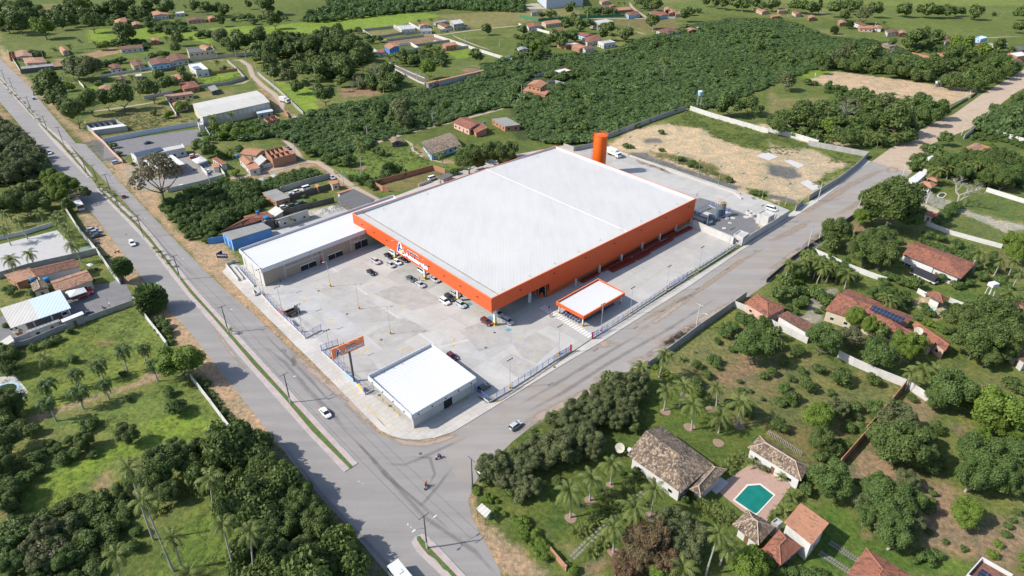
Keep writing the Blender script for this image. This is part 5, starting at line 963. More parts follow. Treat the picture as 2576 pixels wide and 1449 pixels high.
def house(k, a, b, c, z, roof, wall, label, kind='gable', rise=1.3, ridge=None, over=.45, name='house', cat='house', d=None, base=0.0, storeys=None, win=True, par=.45, group=None, roofname='roof'):
 pt = lambda q: G(*(T(k,*q) if k != 'F' else q), z)
 A, B, C_ = pt(a), pt(b), pt(c); D = A + C_ - B if d is None else pt(d)
 q = [A, B, C_, D]; ar = sum(q[i][0]*q[(i + 1) % 4][1] - q[(i + 1) % 4][0]*q[i][1] for i in range(4))
 if ar < 0: q = [B, A, D, C_]
 A, B, C_, D = q; cen = sum(q)/4; far = np.linalg.norm(cen) > 330
 if ridge is None: ridge = 'ab' if np.linalg.norm(B - A) > np.linalg.norm(C_ - B) else 'bc'
 if ridge == 'bc': A, B, C_, D = B, C_, D, A
 lab = label if '@' in label or len(label.split()) > 9 else label
 th = Thing(name, lab, cat, V3(cen, base), group)
 ins = []
 for p in (A, B, C_, D):
  v = cen - p; ins.append(p + v/np.linalg.norm(v)*over*1.35)
 if kind == 'flat': ins = [A, B, C_, D]
 m = MB(); zt = z + (par if kind == 'flat' else -.03); m.prism([tuple(p) for p in ins], base, zt, cap=(kind != 'flat'))
 if kind == 'flat':
  inn = [p + (cen - p)/np.linalg.norm(cen - p)*.3 for p in ins]; n4 = [V3(p, zt) for p in ins] + [V3(p, zt) for p in inn] + [V3(p, z + .02) for p in inn]
  m.add(n4,[(i,(i + 1) % 4,4 + (i + 1) % 4,4 + i) for i in range(4)] + [(4 + i,4 + (i + 1) % 4,8 + (i + 1) % 4,8 + i) for i in range(4)])
  th.part('wall', m, wall); r = MB(); inn2 = [p + (cen - p)/np.linalg.norm(cen - p)*.28 for p in ins]; r.add([V3(p, z) for p in inn2],[(0,1,2,3)]); th.part(roofname, r, roof, heading=math.atan2(B[1] - A[1], B[0] - A[0]))
 else:
  r = MB(); t = .14
  def slab(pts):
   n = Vector(pts[1]) - Vector(pts[0]); n = n.cross(Vector(pts[2]) - Vector(pts[0])); n.normalize(); n = n if n.z > 0 else -n
   top = [tuple(Vector(p) + UP*t) for p in pts]; N = len(pts)
   r.add(top,[tuple(range(N))])
  if kind == 'shed':
   lo, hi = (A, B),(C_, D); P0 = [V3(A, z), V3(B, z), V3(C_, z + rise), V3(D, z + rise)]
   r.add(P0 + [(x, y, w + t) for x, y, w in P0],[(4,5,6,7),(3,2,1,0),(0,1,5,4),(1,2,6,5),(2,3,7,6),(3,0,4,7)])
   I = ins; m.add([V3(I[0], z - .04), V3(I[1], z - .04), V3(I[2], z - .04), V3(I[3], z - .04), V3(I[2], z + rise - .1), V3(I[3], z + rise - .1)],[(1,2,4),(3,0,5),(2,3,5,4)])
  else:
   M1, M2 = (B + C_)/2,(D + A)/2
   if kind in ('hip', 'hip1'):
    w = np.linalg.norm(C_ - B)/2; dv = nrm2(M2 - M1); Lr = np.linalg.norm(M2 - M1); w = min(w, Lr*.42); e1 = M1 + dv*w; e2 = M2 - dv*w if kind == 'hip' else M2
   else: e1, e2 = M1, M2
   zr = z + rise; base4 = [V3(A, z), V3(B, z), V3(C_, z), V3(D, z)]; top4 = [(x, y, w_ + t) for x, y, w_ in base4]; R1, R2 = V3(e1, zr + t), V3(e2, zr + t)
   r.add(base4 + top4 + [R1, R2],[(4,5,8,9),(6,7,9,8)] + [(0,1,5,4),(1,2,6,5),(2,3,7,6),(3,0,4,7)] + [(3,2,1,0)] + ([(5,6,8)] if kind in ('hip', 'hip1', 'gable') and kind != 'gable' else []) + ([(7,4,9)] if kind == 'hip' else []))
   if kind in ('gable', 'hip1'):
    I = ins
    for (p, q_, e) in (((I[1], I[2], e1),) if kind == 'gable' else ()) + ((I[3], I[0], e2),):
     md = (p + q_)/2; m.add([V3(p, z - .04), V3(q_, z - .04), V3(md, zr*.96 + z*.04)],[(0,1,2)])
  th.part('wall', m, wall); th.part(roofname, r, roof)
  if kind in ('gable', 'hip') and not far:
   rc = MB(); rc.tube([(e1[0], e1[1], zr + t + .02),(e2[0], e2[1], zr + t + .02)],.13,5)
   if kind == 'hip':
    for p, e in ((A, e2),(D, e2),(B, e1),(C_, e1)): rc.tube([V3(p, z + t + .02), V3(e, zr + t + .02)],.11,5)
   th.part('ridge_tiles', rc, sc_mat(roof))
 if win and z > 2.3: openings(th,[tuple(p) for p in ins], z, far, storeys=storeys or (2 if z > 5.4 else 1))
 th.corners = [A, B, C_, D]; th.cen = cen; th.ins = ins; th.z = z
 return th
RT = m_paint('pale_ridge_mortar',(0.42,0.32,0.24),.9,.12,1); RT2 = m_paint('red_ridge_tiles',(0.33,0.13,0.075),.9,.12,1)
def sc_mat(roof): return RT if roof.name == 'mottled_tile' else RT2
# ================================================================ THE SUPERSTORE
ZT = 11.0
W_, S_, E_, N_ = G(886,536, ZT), G(1236,751, ZT), G(1751,499, ZT), G(1397,366.5, ZT)
st = Thing('superstore', 'huge orange superstore with white ribbed roof and corner canopy over the car park', 'superstore', V3((W_ + S_ + E_ + N_)/4))
dWS, dSE, dWN = nrm2(S_ - W_), nrm2(E_ - S_), nrm2(N_ - W_)
def inset(p4, w):
 n = len(p4); out = []
 for i in range(n):
  p, a, b = p4[i], nrm2(p4[(i + 1) % n] - p4[i]), nrm2(p4[i - 1] - p4[i]); s = abs(a[0]*b[1] - a[1]*b[0]); out.append(p + (a + b)*w/s)
 return out
Q = [W_, S_, E_, N_]; Qi = inset(Q,.35)
cut = S_ + dSE*np.linalg.norm(G(1388,755) - G(*PR(S_[0], S_[1],0)[:2]))     # where the closed part of the store starts
cutL = float((G(1388,755) - S_) @ dSE); cut = S_ + dSE*cutL; cutW = W_ + dWN*cutL
FB = 5.85
m = MB()
def wallstrip(m, A, B, z0, z1, th=.18):
 d = nrm2(B - A); n = np.array([-d[1], d[0]]); m.prism([tuple(A), tuple(B), tuple(B + n*th), tuple(A + n*th)], z0, z1, bottom=True)
def side(name, A, B, z0, z1, mat=ORG): m = MB(); wallstrip(m, A, B, z0, z1); return st.part(name, m, mat)
side('canopy_fascia', W_, S_, FB, ZT - .05); side('canopy_fascia', S_, cut, FB - .0 if False else 6.0, ZT - .05)
side('wall_cladding', cut, E_,2.6, ZT - .05); side('wall_cladding', E_, N_,1.0, ZT - .05); side('wall_cladding', N_, W_, FB, ZT - .05)
Qw = inset(Q,.19)
m = MB();
for i in range(4): wallstrip(m, Qw[i], Qw[(i + 1) % 4],8.9, ZT - .12,.06)
st.part('parapet_lining', m, FASW)
m = MB(); o4 = inset(Q,-.06); i4 = inset(Q,.30); m.add([V3(p, ZT + .02) for p in o4] + [V3(p, ZT + .02) for p in i4] + [V3(p, ZT - .14) for p in o4],[(i,(i + 1) % 4,4 + (i + 1) % 4,4 + i) for i in range(4)] + [(8 + i,8 + (i + 1) % 4,(i + 1) % 4, i) for i in range(4)]); st.part('parapet_coping', m, ORGC)
Qr = inset(Q,.26); LW = np.linalg.norm(Qr[3] - Qr[0]); fr = float((G(1216,422,10.9) - W_) @ dWN)/LW; fr2 = float((G(1570,582,10.9) - S_) @ dSE)/np.linalg.norm(Qr[2] - Qr[1])
def atf(f, side): return (Qr[0]*(1 - f) + Qr[3]*f) if side == 0 else (Qr[1]*(1 - f) + Qr[2]*f)
vf = 4.2/LW; lv = [(0,10.15),(vf,9.85),((fr + fr2)/2,10.88),(1,10.0)]
for (f0, z0),(f1, z1) in zip(lv[:-1], lv[1:]):
 m = MB(); m.add([V3(atf(f0,0), z0), V3(atf(f0,1), z0), V3(atf(f1,1), z1), V3(atf(f1,0), z1)],[(0,1,2,3)]); st.part('roof', m, ROOFW)
m = MB(); m.add([V3(atf(vf - .35/LW,0),9.90), V3(atf(vf - .35/LW,1),9.90), V3(atf(vf + .1/LW,1),9.93), V3(atf(vf + .1/LW,0),9.93)],[(0,1,2,3)]); st.part('gutter', m, m_paint('rusty_gutter',(0.30,0.26,0.19),.9,.3,.6, dirt=((0.12,0.09,0.07),.7)))
m = MB(); f = (fr + fr2)/2; m.tube([V3(atf(f,0),10.92), V3(atf(f,1),10.92)],.16,6); st.part('ridge_cap', m, m_paint('ridge_white',(0.475,0.465,0.45),.5,.05,1))
for i in range(9):       # vents / lightning rods near the eaves
 f = .06 + i*.107
 p = atf(f,1)*.97 + atf(f,0)*.03; zz = np.interp(f,[0, vf, fr,1],[10.15,9.85,10.88,10.0]); m = MB(); m.tube([V3(p, zz), V3(p, zz + 1.0)],.05,4); m.tube([V3(p - dWS*.7, zz + .3), V3(p + dWS*.7, zz + .3)],.04,4); m.tube([V3(p - dSE*.6, zz + .28), V3(p + dSE*.6, zz + .28)],.04,4); st.part('roof_vent', m, STEEL)
for i in range(5):
 p = atf(.1 + i*.19,0)*.955 + atf(.1 + i*.19,1)*.045; m = MB(); m.tube([V3(p,10.1), V3(p,11.3)],.05,4); m.tube([V3(p - dWN*.6,10.5), V3(p + dWN*.6,10.5)],.04,4); st.part('roof_vent', m, STEEL)
m = MB(); m.add([V3(p,6.3) for p in (W_ + dWS*.2 + dSE*.2, S_ - dWS*.2 + dSE*.2, cut - dWS*.2, cutW + dWS*.2)],[(3,2,1,0)]); st.part('canopy_soffit', m, m_paint('soffit_grey',(0.30,0.30,0.31),.9,.05,1))
nin = np.array([-dSE[1], dSE[0]]); lw = [cut + nin*1.0, E_ + nin*1.0 - dSE*.3, N_ + dSE*-.3, W_ + dWN*cutL + nin*.0]
lw = [cut - dWS*1.0, E_ - dWS*1.0 - dSE*.4, N_ + dWS*.5 - dSE*.4, cutW + dWS*.5]
m = MB(); m.prism([tuple(p) for p in lw],0.05,6.2, cap=False); st.part('lower_wall', m, ORGW)
m = MB(); wallstrip(m, cutW + dWS*.6 - dSE*.35, cut - dWS*1.2 - dSE*.35,.1,5.0,.08); st.part('shop_front_glass', m, GLS)
LF = np.linalg.norm(cut - cutW)
for i in range(24):
 p = cut - dWS*(1.3 + i*3.2) - dSE*.5; m = MB(); m.box(V3(p),(.14,.14,5.0),0, z0=.1); st.part('glazing_bar', m, FRM)
m = MB(); wallstrip(m, cut - dWS*9.5 - dSE*.62, cut - dWS*1.2 - dSE*.62,3.9,4.5,.1); st.part('entrance_banner', m, ORGP)
for i in range(3):
 p = cut - dWS*(2.2 + i*2.8) - dSE*1.2; m = MB(); m.box(V3(p),(.9,.9,1.0), HB, z0=.1); m.box(V3(p,0),(.5,.5,.8), HB, z0=1.1); st.part('entrance_planter', m, ORGP)
cols = [T('21',2405,375), T('21',2035,130),(1070,703),(995,652)]; cp = [G(*c) for c in cols]; step = (cp[3] - cp[0])/3
CB = m_rib('black_yellow_stripes',(0.75,0.42,0.02),(0.02,0.02,0.02),.5,.5,.5,(0.5,0.3,0.05),.1,0.0,40)
for i in range(5):
 p = cp[0] + step*i
 if i < 4: p = cp[i]
 m = MB(); m.box(V3(p),(.75,.75,6.2), HB, z0=.1); c = st.part('column', m, ORGP if i % 2 == 9 else WSLAB); m = MB(); m.box(V3(p),(.95,.95,.45), HB, z0=.1); m.box(V3(p),(.95,.95,.45), HB, z0=1.0); g = st.part('column_guard', m, YELP, c); m = MB(); m.box(V3(p),(.9,.9,.45), HB, z0=.55); st.part('column_band', m, BLK, c)
for i in range(3):
 p = cp[0] + step*(i + .1) + dSE*17; m = MB(); m.box(V3(p),(.7,.7,6.2), HB, z0=.1); st.part('column', m, WSLAB)
for i in range(7):
 x, y = ((640,1440),(877,1300),(1098,1190),(1305,1068),(1482,975),(1640,885),(1796,800))[i]; p = GT('12', x, y); m = MB(); m.box(V3(p),(.45,.6,3.2), HB, z0=.05); st.part('wall_column', m, CONP)
for i in range(16):     # small lamps on the cladding
 if i < 9: s = 7 + i*8.6; p = W_ + dWS*s; n = np.array([dWS[1],-dWS[0]]); zz = 8.6; ok = s < 76
 else: s = 12 + (i - 9)*15.5; p = S_ + dSE*s; n = np.array([dSE[1],-dSE[0]]); zz = 8.9
 m = MB(); m.box(V3(p + n*.3),(.35,.35,.25), HB, z0=zz); m.box(V3(p + n*.12),(.12,.3,.12), HB, z0=zz); st.part('wall_lamp', m, m_paint('lamp_dark',(0.10,0.035,0.02),.6,.1,1))
def text_mesh(body, size, ext, bold=0.0):
 cu = bpy.data.curves.new('t', 'FONT'); cu.body = body; cu.size = size; cu.extrude = ext; cu.offset = bold; cu.space_character = 1.0; cu.resolution_u = 3
 o = bpy.data.objects.new('t', cu); COL.objects.link(o); dg = bpy.context.evaluated_depsgraph_get(); me = bpy.data.meshes.new_from_object(o.evaluated_get(dg)); bpy.data.objects.remove(o); return me
SW = m_paint('sign_white',(0.85,0.85,0.85),.5,.02,1); SB = m_paint('sign_dark_blue',(0.035,0.03,0.30),.5,.02,1); SK = m_paint('sign_black',(0.02,0.02,0.03),.5,.02,1); SY = m_paint('sign_yellow',(0.75,0.45,0.02),.5,.02,1); SC = m_paint('sign_blue',(0.03,0.16,0.42),.5,.02,1)
def place_text(th, parent, name, body, A, d, s0, s1, z0, hgt, out, mats, bold=.03, lift=.12, halo=.09, shear=0.0):
 """letters standing on the upright plane through A along d, from s0 to s1 metres, baseline at z0"""
 n = np.array([d[1],-d[0]])*out
 for q,(mt, off, lf) in enumerate(((mats[1], bold + halo, lift),(mats[0], bold, lift + .06))):
  me = text_mesh(body,1.0,.02, off/max(.1, hgt)); co = np.array([v.co[:] for v in me.vertices]); base = text_mesh(body,1.0,.0); b = np.array([v.co[:] for v in base.vertices]); wd = b[:,0].max() - b[:,0].min(); x0 = b[:,0].min(); cap = .72; bpy.data.meshes.remove(base)
  sx = (s1 - s0)/wd; sz = hgt/cap; me.materials.clear(); me.materials.append(mt)
  for i, v in enumerate(me.vertices):
   x, y, z = co[i]; s = s0 + (x - x0)*sx; h = z0 + y*sz + shear*(s - s0); w = lf + z*.6; P_ = A + d*s + n*w; v.co = (P_[0] - th.loc[0], P_[1] - th.loc[1], h - th.loc[2])
  if out*1 < 0: pass
  o = bpy.data.objects.new(name if q else 'letter_outline', me); COL.objects.link(o); o.parent = parent
def emblem(th, parent, A, d, s0, z0, w, h, out):
 n = np.array([d[1],-d[0]])*out
 def poly(pts, lf, mat, nm, thk=.05):
  m = MB(); v = []
  for l in (lf, lf + thk):
   for x, y in pts: P_ = A + d*(s0 + x*w) + n*l; v.append(V3(P_, z0 + y*h))
  N = len(pts); m.add(v,[tuple(range(N))[::-1], tuple(range(N,2*N))] + [(i,(i + 1) % N, N + (i + 1) % N, N + i) for i in range(N)]); th.part(nm, m, mat, parent)
 poly([(-.1,-.06),(.30,1.08),(.52,1.08),(1.12,-.02),(.9,-.12),(.3,-.12)],.10, SW, 'emblem_outline')
 poly([(0,.02),(.34,1.0),(.46,1.0),(.52,.72),(.40,.62),(.24,.02)],.16, SB, 'emblem_letter'); poly([(.62,.02),(.72,.0),(1.0,.02),(.86,.32),(.74,.3)],.16, SB, 'emblem_letter')
 poly([(.28,.42),(.44,.56),(.62,.50),(.80,.60),(.78,.44),(.60,.34),(.44,.42),(.26,.28)],.19, SC, 'emblem_wave'); poly([(.30,.22),(.46,.36),(.64,.28),(.86,.38),(.84,.2),(.66,.08),(.46,.18),(.28,.04)],.19, SY, 'emblem_wave')
def z2F(x, y): return .6289*(1500 + x/3.22),.6289*(800 + y/3.22)
s0, za = ray_on(W_, S_,*z2F(292,655)); s1, zb = ray_on(W_, S_,*z2F(380,700)); _, zt = ray_on(W_, S_,*z2F(318,552))
sg = st.part('shop_sign', MB().box(V3(W_ + dWS*(s0 + s1)/2),(.05,.05,.05),0, z0=8), SW)
zc = ray_on(W_, S_,*z2F(380,712))[1]; emblem(st, sg, W_, dWS, s0 + .2, min(za, zc) + .3,(s1 - s0)*1.0, max(2.0, zt - min(za, zc) - .3),1)
a0, a1 = ray_on(W_, S_,*z2F(418,665)), ray_on(W_, S_,*z2F(562,745)); place_text(st, sg, 'letters', 'Atakadão', W_, dWS, a0[0], a1[0],(a0[1] + a1[1])/2,.95,1,(SK, SW),.03,.12,.08)
b0, b1 = ray_on(W_, S_,*z2F(398,730)), ray_on(W_, S_,*z2F(685,895)); place_text(st, sg, 'letters', 'Atakarejo', W_, dWS, b0[0], b1[0],(b0[1] + b1[1])/2 + .05,1.75,1,(SW, SB),.055,.12,.07)
for i in range(6): p = W_ + dWS*(s0 + i*(b1[0] - s0)/5) ; n = np.array([dWS[1],-dWS[0]]); m = MB(); m.tube([V3(p - n*0.1, ZT + .1), V3(p + n*1.8, ZT + .5)],.04,4); m.box(V3(p + n*1.9),(.35,.35,.15),0, z0=ZT + .4); st.part('sign_lamp', m, FRM)
za = 7.3; a0, a1, a2, a3 = G(600,626, za), G(655.5,677, za), None, None
dr = nrm2(G(913.3,579.3, za) - a1); L1 = np.linalg.norm(G(994,492, za) - a0); a2 = a1 + dr*L1*.93; a3 = a0 + dr*L1
ax = Thing('shop_annex', 'long low white-roofed annex with beige wall and three dark shop windows facing the car park', 'shop row', V3((a0 + a1 + a2 + a3)/4))
A4 = [a0, a1, a2, a3]; Ai = inset(A4,.28); An = inset(A4,.5)
m = MB()
for i in range(4): wallstrip(m, A4[i], A4[(i + 1) % 4],5.65, za,.2)
ax.part('fascia', m, FASW); m = MB(); m.add([V3(Ai[0],6.35), V3(Ai[1],7.05), V3(Ai[2],7.05), V3(Ai[3],6.35)],[(0,1,2,3)]); ax.part('roof', m, ROOFW2); m = MB(); m.prism([tuple(p) for p in An],.05,6.0, cap=False); ax.part('wall', m, BEI)
m = MB(); wallstrip(m, inset(A4,.46)[0], inset(A4,.46)[1],.05,5.6,.02); ax.part('end_wall', m, CONP)
B1, B2 = An[1], An[2]; zz1 = lambda x, y: (.6289*(800 + x/3.22),.6289*(800 + y/3.22))
for pts in (((1290,860),(1495,785),(1305,935)),((1645,720),(1835,655),(1655,795)),((1985,560),(2155,500),(1990,665))):
 u0 = ray_on(B1, B2,*zz1(*pts[0])); u1 = ray_on(B1, B2,*zz1(*pts[1])); u2 = ray_on(B1, B2,*zz1(*pts[2])); z0 = max(.3, u2[1]); z1 = (u0[1] + u1[1])/2 + .45; m = MB(); panel(m, B1, B2, u0[0], u1[0], z0, z1,1,.05); w = ax.part('shop_window', m, FRM)
 n = 2
 for j in range(n):
  m = MB(); q = (u1[0] - u0[0])/n; panel(m, B1, B2, u0[0] + q*j + .08, u0[0] + q*(j + 1) - .05, z0 + .06, z1 - .35,1,.08); ax.part('pane', m, GLS, w)
for f in (.125,.30,.37,.56,.62,.80,.86):
 s = np.linalg.norm(B2 - B1)*f; m = MB(); panel(m, B1, B2, s - .35, s + .35,.1,5.4,1,.07); ax.part('pilaster', m, BEI2)
for f0, f1 in ((.13,.295),(.305,.365),(.565,.615)): s = np.linalg.norm(B2 - B1); m = MB(); panel(m, B1, B2, s*f0, s*f1,3.5,4.3,1,.04); ax.part('wall_band', m, BEI2)
for i in range(5): s = np.linalg.norm(B2 - B1)*(.1 + .2*i); p = a1 + dr*s; n = np.array([dr[1],-dr[0]]); m = MB(); m.box(V3(p + n*.2),(.3,.3,.3),0, z0=6.3); ax.part('wall_lamp', m, FRM)
s = np.linalg.norm(B2 - B1)*.352; m = MB(); panel(m, B1, B2, s - .25, s + .25,.3,1.7,1,.35); ax.part('hose_cabinet', m, m_paint('fire_red',(0.45,0.02,0.015),.5,.05,1)); m = MB(); panel(m, B1, B2, s - .06, s + .06,1.7,5.3,1,.12); ax.part('fire_pipe', m, m_paint('fire_red',(0.45,0.02,0.015)))
E0, E1 = An[0], An[1]; LE = np.linalg.norm(E1 - E0)
for f in (.12,.5,.84): m = MB(); panel(m, E0, E1, LE*f - .2, LE*f + .2,.1,5.3,1,.1); ax.part('pilaster', m, CON)
zf = 5.5; f0, f1, f2, f3 = G(924,944.5, zf), G(1035,1044.5, zf), G(1199,949.5, zf), G(1084,863, zf); F4 = [f0, f1, f2, f3]
fs = Thing('corner_shop', 'white corner shop building with bright ribbed roof beside the street corner', 'shop building', V3((f0 + f1 + f2 + f3)/4)); m = MB()
for i in range(4): wallstrip(m, F4[i], F4[(i + 1) % 4],3.95, zf,.2)
fs.part('fascia', m, FASW); Fi = inset(F4,.28); m = MB(); m.add([V3(Fi[0],4.35), V3(Fi[1],5.2), V3(Fi[2],5.35), V3(Fi[3],4.55)],[(0,1,2),(0,2,3)]); m.f = [tuple(range(4))]; m.mi = [0]; fs.part('roof', m, ROOFW2)
m = MB(); da = nrm2(f1 - f0); db = nrm2(f2 - f1); wl = [f0 + da*.6 + db*3.0, f1 - da*3.6 + db*3.0*0 + db*.9, f2 - da*3.6 - db*.6, f3 + da*.6 - db*.6]; wl = [f0 + db*4.2 + da*.6, f1 + db*4.2 - da*4.2, f2 - db*.8 - da*4.2, f3 - db*.8 + da*.6]
m.prism([tuple(p) for p in wl],.1,4.4, cap=False); fs.part('wall', m, CONP)
for i in range(0): s = 2.5 + i*4.6; m = MB(); panel(m, wl[1], wl[2], s, s + 3.2,.3,2.9,1,.06); w = fs.part('shop_window', m, FRM); m = MB(); panel(m, wl[1], wl[2], s + .12, s + 3.08,.4,2.8,1,.09); fs.part('pane', m, GLS, w)
for i in range(3): s = 2.0 + i*5.0; m = MB(); panel(m, wl[0], wl[1], s, s + 3.2,.3,2.9,1,.06); w = fs.part('shop_window', m, FRM); m = MB(); panel(m, wl[0], wl[1], s + .12, s + 3.08,.4,2.8,1,.09); fs.part('pane', m, GLS, w)
q1, q2 = f1 - da*1.0 + db*.9, f2 - da*1.0 - db*.8; m = MB(); wallstrip(m, q1, q2,.1,4.3,.2); fs.part('side_wall', m, CONP)
L2 = np.linalg.norm(q2 - q1); m = MB(); panel(m, q1, q2, L2*.50, L2*.64,.15,3.2,1,.05); fs.part('door', m, GLS)
for p in (f1 - da*.9 + db*.9, f2 - da*.9 - db*.8): m = MB(); m.box(V3(p),(.4,.4,4.0), HB, z0=.1); fs.part('column', m, CONP)
for i in range(9):
 if i < 4: p = f0 + da*(2.5 + i*5.0); n = np.array([da[1],-da[0]])
 else: p = f1 + db*(2 + (i - 4)*4.3); n = np.array([db[1],-db[0]])
 m = MB(); m.box(V3(p + n*.15),(.25,.25,.25),0, z0=4.5); fs.part('wall_lamp', m, BLK)
zs = 4.5; k0, k1, k2, k3 = G(1398.8,759, zs), G(1468,796, zs), G(1572.5,736, zs), G(1504.8,700.2, zs); K4 = [k0, k1, k2, k3]
ms = Thing('motorbike_shelter', 'small orange-edged open shelter with white ribbed roof over parked motorbikes', 'shelter', V3(sum(K4)/4)); m = MB()
for i in range(4): wallstrip(m, K4[i], K4[(i + 1) % 4],3.35, zs - .04,.15)
ms.part('fascia', m, ORG); o4 = inset(K4,-.05); i4 = inset(K4,.3); m = MB(); m.add([V3(p, zs) for p in o4] + [V3(p, zs) for p in i4],[(i,(i + 1) % 4,4 + (i + 1) % 4,4 + i) for i in range(4)]); ms.part('coping', m, ORGC)
Ki = inset(K4,.25); m = MB(); m.add([V3(Ki[0],3.95), V3(Ki[1],4.2), V3(Ki[2],4.2), V3(Ki[3],3.95)],[(0,1,2,3)]); ms.part('roof', m, ROOFW2); Kc = inset(K4,.8)
for p in Kc + [(Kc[1] + Kc[2])/2,(Kc[0] + Kc[3])/2]: m = MB(); m.box(V3(p),(.35,.35,3.9), HB, z0=.1); c = ms.part('post', m, WSLAB); m = MB(); m.box(V3(p),(.45,.45,.35), HB, z0=.1); m.box(V3(p),(.45,.45,.3), HB, z0=.75); ms.part('post_guard', m, YELP, c); m = MB(); m.box(V3(p),(.43,.43,.3), HB, z0=.45); ms.part('post_band', m, BLK, c)
m = MB(); Kr = inset(K4,1.0)
m.tube([V3(p,.9) for p in (Kr[3], Kr[0], Kr[1], Kr[2])],.05,4); m.tube([V3(p,1.6) for p in (Kr[3], Kr[0], Kr[1], Kr[2])],.04,4)
for i in range(14): p = Kr[0]*(1 - i/13) + Kr[1]*i/13; m.tube([V3(p,.1), V3(p,1.6)],.03,4)
ms.part('railing', m, BPOST)
tp, th_ = G(1512,336,19.6),19.6; tk = Thing('water_tank_tower', 'tall cylindrical orange water tank tower with railed top behind the superstore', 'water tank', V3(tp)); rr = 17.3*PR(tp[0], tp[1],19.6)[2]/FP
ORT = m_paint('tank_orange',(0.70,0.115,0.012),.4,.07,.5); m = MB(); m.cyl(tp, rr,0.05,18.9,40); tk.part('shell', m, ORT, smooth=False); m = MB(); m.tube([V3(tp,18.9), V3(tp,19.35)],[rr*1.0,.2],40); tk.part('top_cone', m, ORT)
m = MB()
for z in (19.4,19.9): m.tube([(tp[0] + rr*1.02*math.cos(i*math.pi/12), tp[1] + rr*1.02*math.sin(i*math.pi/12), z) for i in range(25)],.05,4, cap=False)
for i in range(16): a = i*math.pi/8; m.tube([(tp[0] + rr*1.02*math.cos(a), tp[1] + rr*1.02*math.sin(a),18.8),(tp[0] + rr*1.02*math.cos(a), tp[1] + rr*1.02*math.sin(a),19.9)],.045,4)
tk.part('railing', m, ORT); m = MB(); lp = tp + np.array([-rr - .5,-.8])
for dx_ in (-.3,.3): m.tube([(lp[0] + dx_, lp[1],.1),(lp[0] + dx_, lp[1],20.0)],.05,4)
for i in range(30): m.tube([(lp[0] - .3, lp[1],.6 + i*.65),(lp[0] + .3, lp[1],.6 + i*.65)],.04,4)
for i in range(12): z = 2.5 + i*1.5; m.tube([(lp[0] + .5*math.cos(a), lp[1] - .4 + .5*math.sin(a), z) for a in np.linspace(-3.3,.3,7)],.04,4, cap=False)
tk.part('ladder_cage', m, m_paint('ladder_red',(0.42,0.06,0.02),.5,.1,1))
pb = G(*T('21',987,943)); c1, c2, c3, c4 = T('21',757,622), T('21',1080,482), T('21',1092,580), T('21',775,722)
best = None
for z in np.arange(6,16,.1):
 a, b = G(*c1, z), G(*c2, z); q = nrm2(b - a); n = np.array([q[1],-q[0]]); dd = abs(float((pb - a) @ n))
 if best is None or dd < best[0]: best = (dd, z)
zp = best[1]; a, b = G(*c1, zp), G(*c2, zp); dP = nrm2(b - a); zlow = (ray_on(a, b,*c4)[1] + ray_on(a, b,*c3)[1])/2; LP = np.linalg.norm(b - a); print('PYLON', zp, zlow, LP)
py = Thing('pylon_sign', 'orange advertising board with emblem on a tall dark pole by the avenue fence', 'sign', V3(pb)); m = MB(); m.tube([V3(pb,.1), V3(pb, zlow + .2)],.32,10); py.part('pole', m, DKW)
m = MB(); n = np.array([dP[1],-dP[0]]); m.prism([tuple(q) for q in (a - n*.35, b - n*.35, b + n*.0, a + n*.0)], zlow, zp, bottom=True); bd = py.part('board', m, m_paint('board_orange',(0.85,0.25,0.10),.5,.04,1))
emblem(py, bd, a, dP, LP*.10, zlow + .15*(zp - zlow), LP*.2,(zp - zlow)*.60,1); place_text(py, bd, 'letters', 'Atakadão', a, dP, LP*.42, LP*.74, zlow + (zp - zlow)*.60,(zp - zlow)*.22,1,(SK, SW),.004,.03,.045); place_text(py, bd, 'letters', 'Atakarejo', a, dP, LP*.36, LP*.95, zlow + (zp - zlow)*.20,(zp - zlow)*.30,1,(SW, SB),.02,.03,.04)
for f in (.12,.45,.75): p = a + dP*LP*f; m = MB(); m.tube([V3(p, zp), V3(p + n*1.6, zp + .8)],.05,4); m.box(V3(p + n*1.7),(.3,.3,.2),0, z0=zp + .7); py.part('sign_lamp', m, STEEL)
